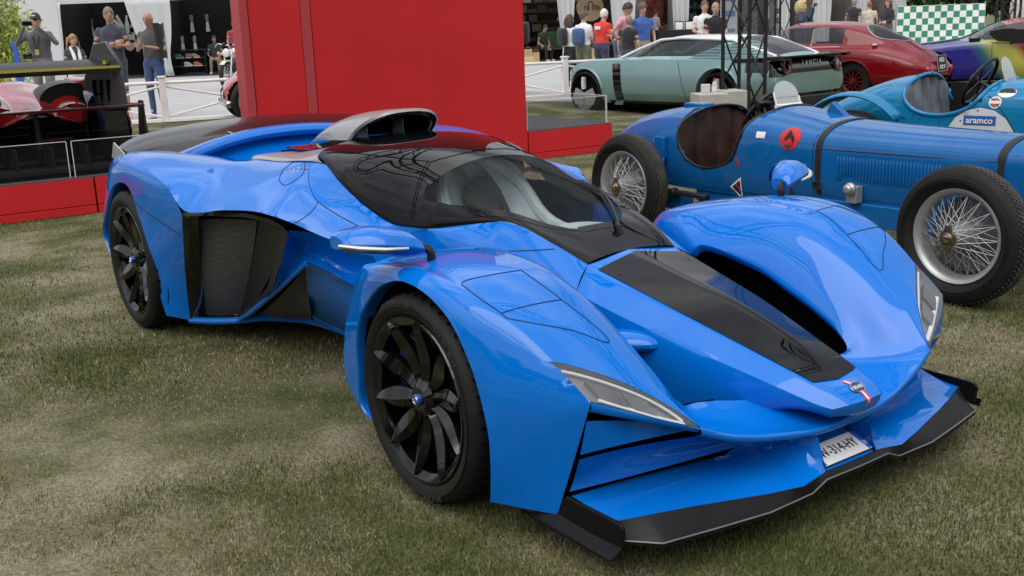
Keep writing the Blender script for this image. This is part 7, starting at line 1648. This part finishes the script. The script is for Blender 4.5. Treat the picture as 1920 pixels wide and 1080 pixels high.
P = person('dark-haired man in pink polo with hands on hips', PX(1176, 21.6, Z0), 1.15, 1.80, 'hips', (.62, .28, .34), (.035, .07, .18), hair=(.05, .028, .018), lean=.22, nod=.25, group=grpR)
P = person('fair-haired boy in black tee seen from behind', PX(1193, 20.9, Z0), 2.6, 1.52, 'down', (.016, .016, .018), (.05, .06, .09), M_skin_p, (.26, .18, .10), 'short', turn=.4, group=grpR)
P = person('curly brown-haired youth in blue polo', PX(1219, 21.9, Z0), .15, 1.76, 'down', (.05, .12, .40), (.30, .24, .15), M_skin_p, (.12, .075, .045), 'curly', turn=.3, nod=.15, group=grpR)
P = person('person in grey top inside the stall with the red poster', (sx(1246)+.1, SY+.6, SZ), 2.0, 1.62, 'front', (.30, .31, .33), (.03, .03, .035), hair=(.03, .02, .018), group='people in the right-hand stalls')
P = person('person with dark hair at the back of the red poster stall', (sx(1234), SY+1.5, SZ), .6, 1.66, 'down', (.05, .04, .05), (.03, .03, .035), hair=(.03, .02, .018), group='people in the right-hand stalls')
P = person('tall youth in white tee behind the pale green car', PX(1334, 22.9, Z0), .05, 1.78, 'front', (.72, .71, .71), (.1, .1, .12), M_skin_p, (.13, .08, .05), 'short', group=grpR)
P = person('blond youth in black polo behind the pale green car', PX(1354, 22.2, Z0), .0, 1.72, 'front', (.014, .014, .016), (.06, .06, .07), M_skin_p, (.36, .26, .13), 'crop', group=grpR)
P = person('woman with big curly blonde hair taking a picture', PX(1514, 24.6, .15), .9, 1.66, 'camera', (.03, .045, .09), (.05, .06, .1), M_skin_p, (.55, .42, .20), 'curly', female=True, sleeve='long', group=grpR)
MB().ellip((0, .02, 1.58), (.155, .15, .18), 10).build('hair_volume', vary(mat('hair_blonde', (.50, .38, .18), .6), 30, .5), P[0]); 
ph = MB().box((0, 0, 0), (.14, .03, .08)).build('camera', M_black, loc=tuple(Vector(P[0].location)+Matrix.Rotation(.9, 3, 'Z') @ Vector((0, -.34, 1.52))), rot=(0, 0, .9), bevel=.008); tag(ph, 'small black camera held up by the blonde woman', 'camera')
P = person('grey-haired man in black print tee above the red coupe roof', PX(1614, 34, .2), 2.6, 1.70, 'down', (.02, .02, .022), (.05, .05, .06), hair=(.22, .21, .20), group=grpR)
P = person('person in red cap and cream shirt above the red coupe', PX(1643, 32, .2), 2.8, 1.58, 'down', (.52, .46, .36), (.2, .18, .15), hair=(.28, .05, .04), hair_kind='cap', group=grpR)
P = person('woman with long brown hair near the chequered banner', PX(1677, 31, .2), -.9, 1.62, 'front', (.025, .025, .03), (.1, .09, .08), M_skin_p, (.16, .09, .05), 'long', female=True, sleeve='long', group=grpR)
P = person('ginger-bearded man in white shirt at the right picture edge', PX(1917, 25, .2), .5, 1.76, 'down', (.66, .65, .64), (.05, .06, .1), M_skin_p, (.24, .12, .05), 'short', group=grpR)

# ================================================================== lawn, tarmac, grass
M_lawn = mat('lawn_soil', (.10, .09, .05), .95, spec=.1); nt_ = M_lawn.node_tree; Lk = nt_.links.new; bb = nt_.nodes['Principled BSDF']
tcg = node(M_lawn, 'ShaderNodeTexCoord'); n1 = node(M_lawn, 'ShaderNodeTexNoise'); n1.inputs['Scale'].default_value = 1.1; n1.inputs['Detail'].default_value = 8; n1.inputs['Roughness'].default_value = .62
n2 = node(M_lawn, 'ShaderNodeTexNoise'); n2.inputs['Scale'].default_value = 90; n2.inputs['Detail'].default_value = 4
r1 = node(M_lawn, 'ShaderNodeValToRGB'); r1.color_ramp.elements[0].position = .36; r1.color_ramp.elements[0].color = (0.061, 0.074, 0.026, 1); r1.color_ramp.elements[1].position = .60; r1.color_ramp.elements[1].color = (0.238, 0.217, 0.143, 1)
e_ = r1.color_ramp.elements.new(.48); e_.color = (0.123, 0.123, 0.061, 1)
m2 = node(M_lawn, 'ShaderNodeMixRGB'); m2.blend_type = 'MULTIPLY'; m2.inputs['Fac'].default_value = .75; r2 = node(M_lawn, 'ShaderNodeValToRGB'); r2.color_ramp.elements[0].position = .3; r2.color_ramp.elements[0].color = (.35, .35, .35, 1); r2.color_ramp.elements[1].position = .7; r2.color_ramp.elements[1].color = (1.3, 1.3, 1.3, 1)
Lk(tcg.outputs['Object'], n1.inputs['Vector']); Lk(tcg.outputs['Object'], n2.inputs['Vector']); Lk(n1.outputs['Fac'], r1.inputs['Fac']); Lk(n2.outputs['Fac'], r2.inputs['Fac'])
Lk(r1.outputs['Color'], m2.inputs['Color1']); Lk(r2.outputs['Color'], m2.inputs['Color2']); Lk(m2.outputs['Color'], bb.inputs['Base Color'])
bp_ = node(M_lawn, 'ShaderNodeBump'); bp_.inputs['Strength'].default_value = .6; bp_.inputs['Distance'].default_value = .02; Lk(n2.outputs['Fac'], bp_.inputs['Height']); Lk(bp_.outputs['Normal'], bb.inputs['Normal'])
xs = np.concatenate([np.array([-900, -300, -100, -50, -30]), np.arange(-20, 31, 1.0), np.array([40, 60, 100, 300, 900])]); ys = np.concatenate([np.array([-900, -300, -100, -50, -25]), np.arange(-12, 40, 1.0), np.array([45, 60, 100, 300, 900])])
lawn = MB().grid(np.array([[(x, y, ground_z(x, y)-.004) for x in xs] for y in ys])).build('lawn', M_lawn, ang=80); tag(lawn, kind='structure')
M_tar = vary(mat('grey_tarmac', (.37, .37, .365), .9), .9, .10, bump=.25, bscale=120)
# tarmac strip beyond the fence, sheet just above the lawn
A_ = F0-FD*30; B_ = F0+FD*60; nf = Vector((-FD.y, FD.x, 0)); rows = []
for k in (-.15, .5, 1, 2, 3, 4, 5, 6, 8, 10, 12, 14, 17, 20, 30, 60): rows.append([(q.x, q.y, tarmac_z(q.x, q.y)+.004) for q in [A_+(B_-A_)*t+nf*k for t in np.linspace(0, 1, 91)]])
tag(MB().grid(np.array(rows)).build('tarmac', M_tar, ang=80), kind='structure')
mk = MB()
for (px0, py0, px1, py1) in ((330, 182, 425, 178),):
    pass
# grass blades
def clump(x, y): return noise.noise(Vector((x*.55+3.1, y*.55, 2.3)))*.7+noise.noise(Vector((x*1.7, y*1.7, 4.)))*.45+noise.noise(Vector((x*6, y*6, 9.)))*.25
def blades(n, sampler, rng, hmin, hmax, wd):
    P = sampler(n); cl = np.array([clump(x, y) for x, y in P]); keep = rng.random(n) > np.clip((cl-.12)*2.2, 0, .72); P = P[keep]; cl = cl[keep]; n = len(P)
    z = np.array([ground_z(x, y) for x, y in P])-.006
    h = (hmin+(hmax-hmin)*rng.random(n)**1.6)*(1-.35*np.clip(cl*2, -.6, 1)); a = rng.random(n)*2*math.pi; lean = rng.normal(0, 1.0, n)*(1+.4*np.clip(cl*2, -.5, 1)); la = rng.random(n)*2*math.pi
    w = wd*(.7+.6*rng.random(n)); d = np.stack([np.cos(a), np.sin(a), np.zeros(n)], 1)*w[:, None]*.5; l = np.stack([np.cos(la), np.sin(la), np.zeros(n)], 1)*(np.sin(np.clip(lean, -1.4, 1.4))*h)[:, None]; hz = np.abs(np.cos(np.clip(lean, -1.4, 1.4)))*h
    B = np.stack([P[:, 0], P[:, 1], z], 1); Mi = B+l*.35; Mi[:, 2] += hz*.62; T = B+l; T[:, 2] += hz
    V = np.stack([B-d, B+d, Mi+d*.8, Mi-d*.8, T], 1).reshape(-1, 3); i = np.arange(n)[:, None]*5
    F = np.concatenate([i+np.array([[0, 1, 2]]), i+np.array([[0, 2, 3]]), i+np.array([[3, 2, 4]])], 0).astype(np.int64)
    return V, F, cl
def grass_mat(name, dry):
    m = mat(name, (0.0974, 0.0899, 0.0329), .75, spec=.15); nt = m.node_tree; g = node(m, 'ShaderNodeNewGeometry'); r = node(m, 'ShaderNodeValToRGB'); e = r.color_ramp.elements
    if dry: cs = [(0, (0.1462, 0.1213, 0.0617)), (.45, (0.2631, 0.2202, 0.1276)), (1, (0.4092, 0.3460, 0.2223))]
    else: cs = [(0, (0.0487, 0.0629, 0.0148)), (.5, (0.0974, 0.1168, 0.0329)), (1, (0.1851, 0.1887, 0.0700))]
    e[0].color = cs[0][1]+(1,); e[1].color = cs[2][1]+(1,); q = e.new(cs[1][0]); q.color = cs[1][1]+(1,)
    nt.links.new(g.outputs['Random Per Island'], r.inputs['Fac']); nt.links.new(r.outputs['Color'], nt.nodes['Principled BSDF'].inputs['Base Color']); return m
G1, G2 = grass_mat('green_blades', False), grass_mat('dry_blades', True)
_f2, _r2, _u2 = np.array(_f), np.array(_r), np.array(_u); Cw = np.array([0, 0, 1.46412])
def frustum(n, rng, dmin, dmax, power):
    """ground points inside the view, denser towards the camera"""
    m = n*4; sx_ = rng.uniform(-.22, 1.22, m)*1920; yy = rng.random(m); d_ = dmin*(dmax/dmin)**(yy**power)
    # choose pixel rows by distance: solve along the column
    u = (sx_-960)/1985.27; x = u*d_; y = (d_-.24*1.46)/.97
    keep = np.ones(m, bool); P = np.stack([x, y], 1)[keep]; return P[:n]
def grass(name, label, n, dmin, dmax, hmin, hmax, wd, seed):
    rng = np.random.default_rng(seed)
    V, F, cl = blades(n, lambda k: frustum(k, rng, dmin, dmax, 1.0), rng, hmin, hmax, wd)
    dry = (cl+rng.normal(0, .13, len(cl))) > -.02; nb = len(cl)
    dF = np.concatenate([dry, dry, dry]); o = quads_obj(name, V, F, G1); o.data.materials.append(G2); o.data.polygons.foreach_set('material_index', dF.astype(np.int32)); tag(o, kind='stuff'); return o
grass('grass', '', 410000, 2.05, 5.2, .008, .026, .0026, 1); grass('grass', '', 215000, 4.6, 16.5, .010, .030, .0046, 2)
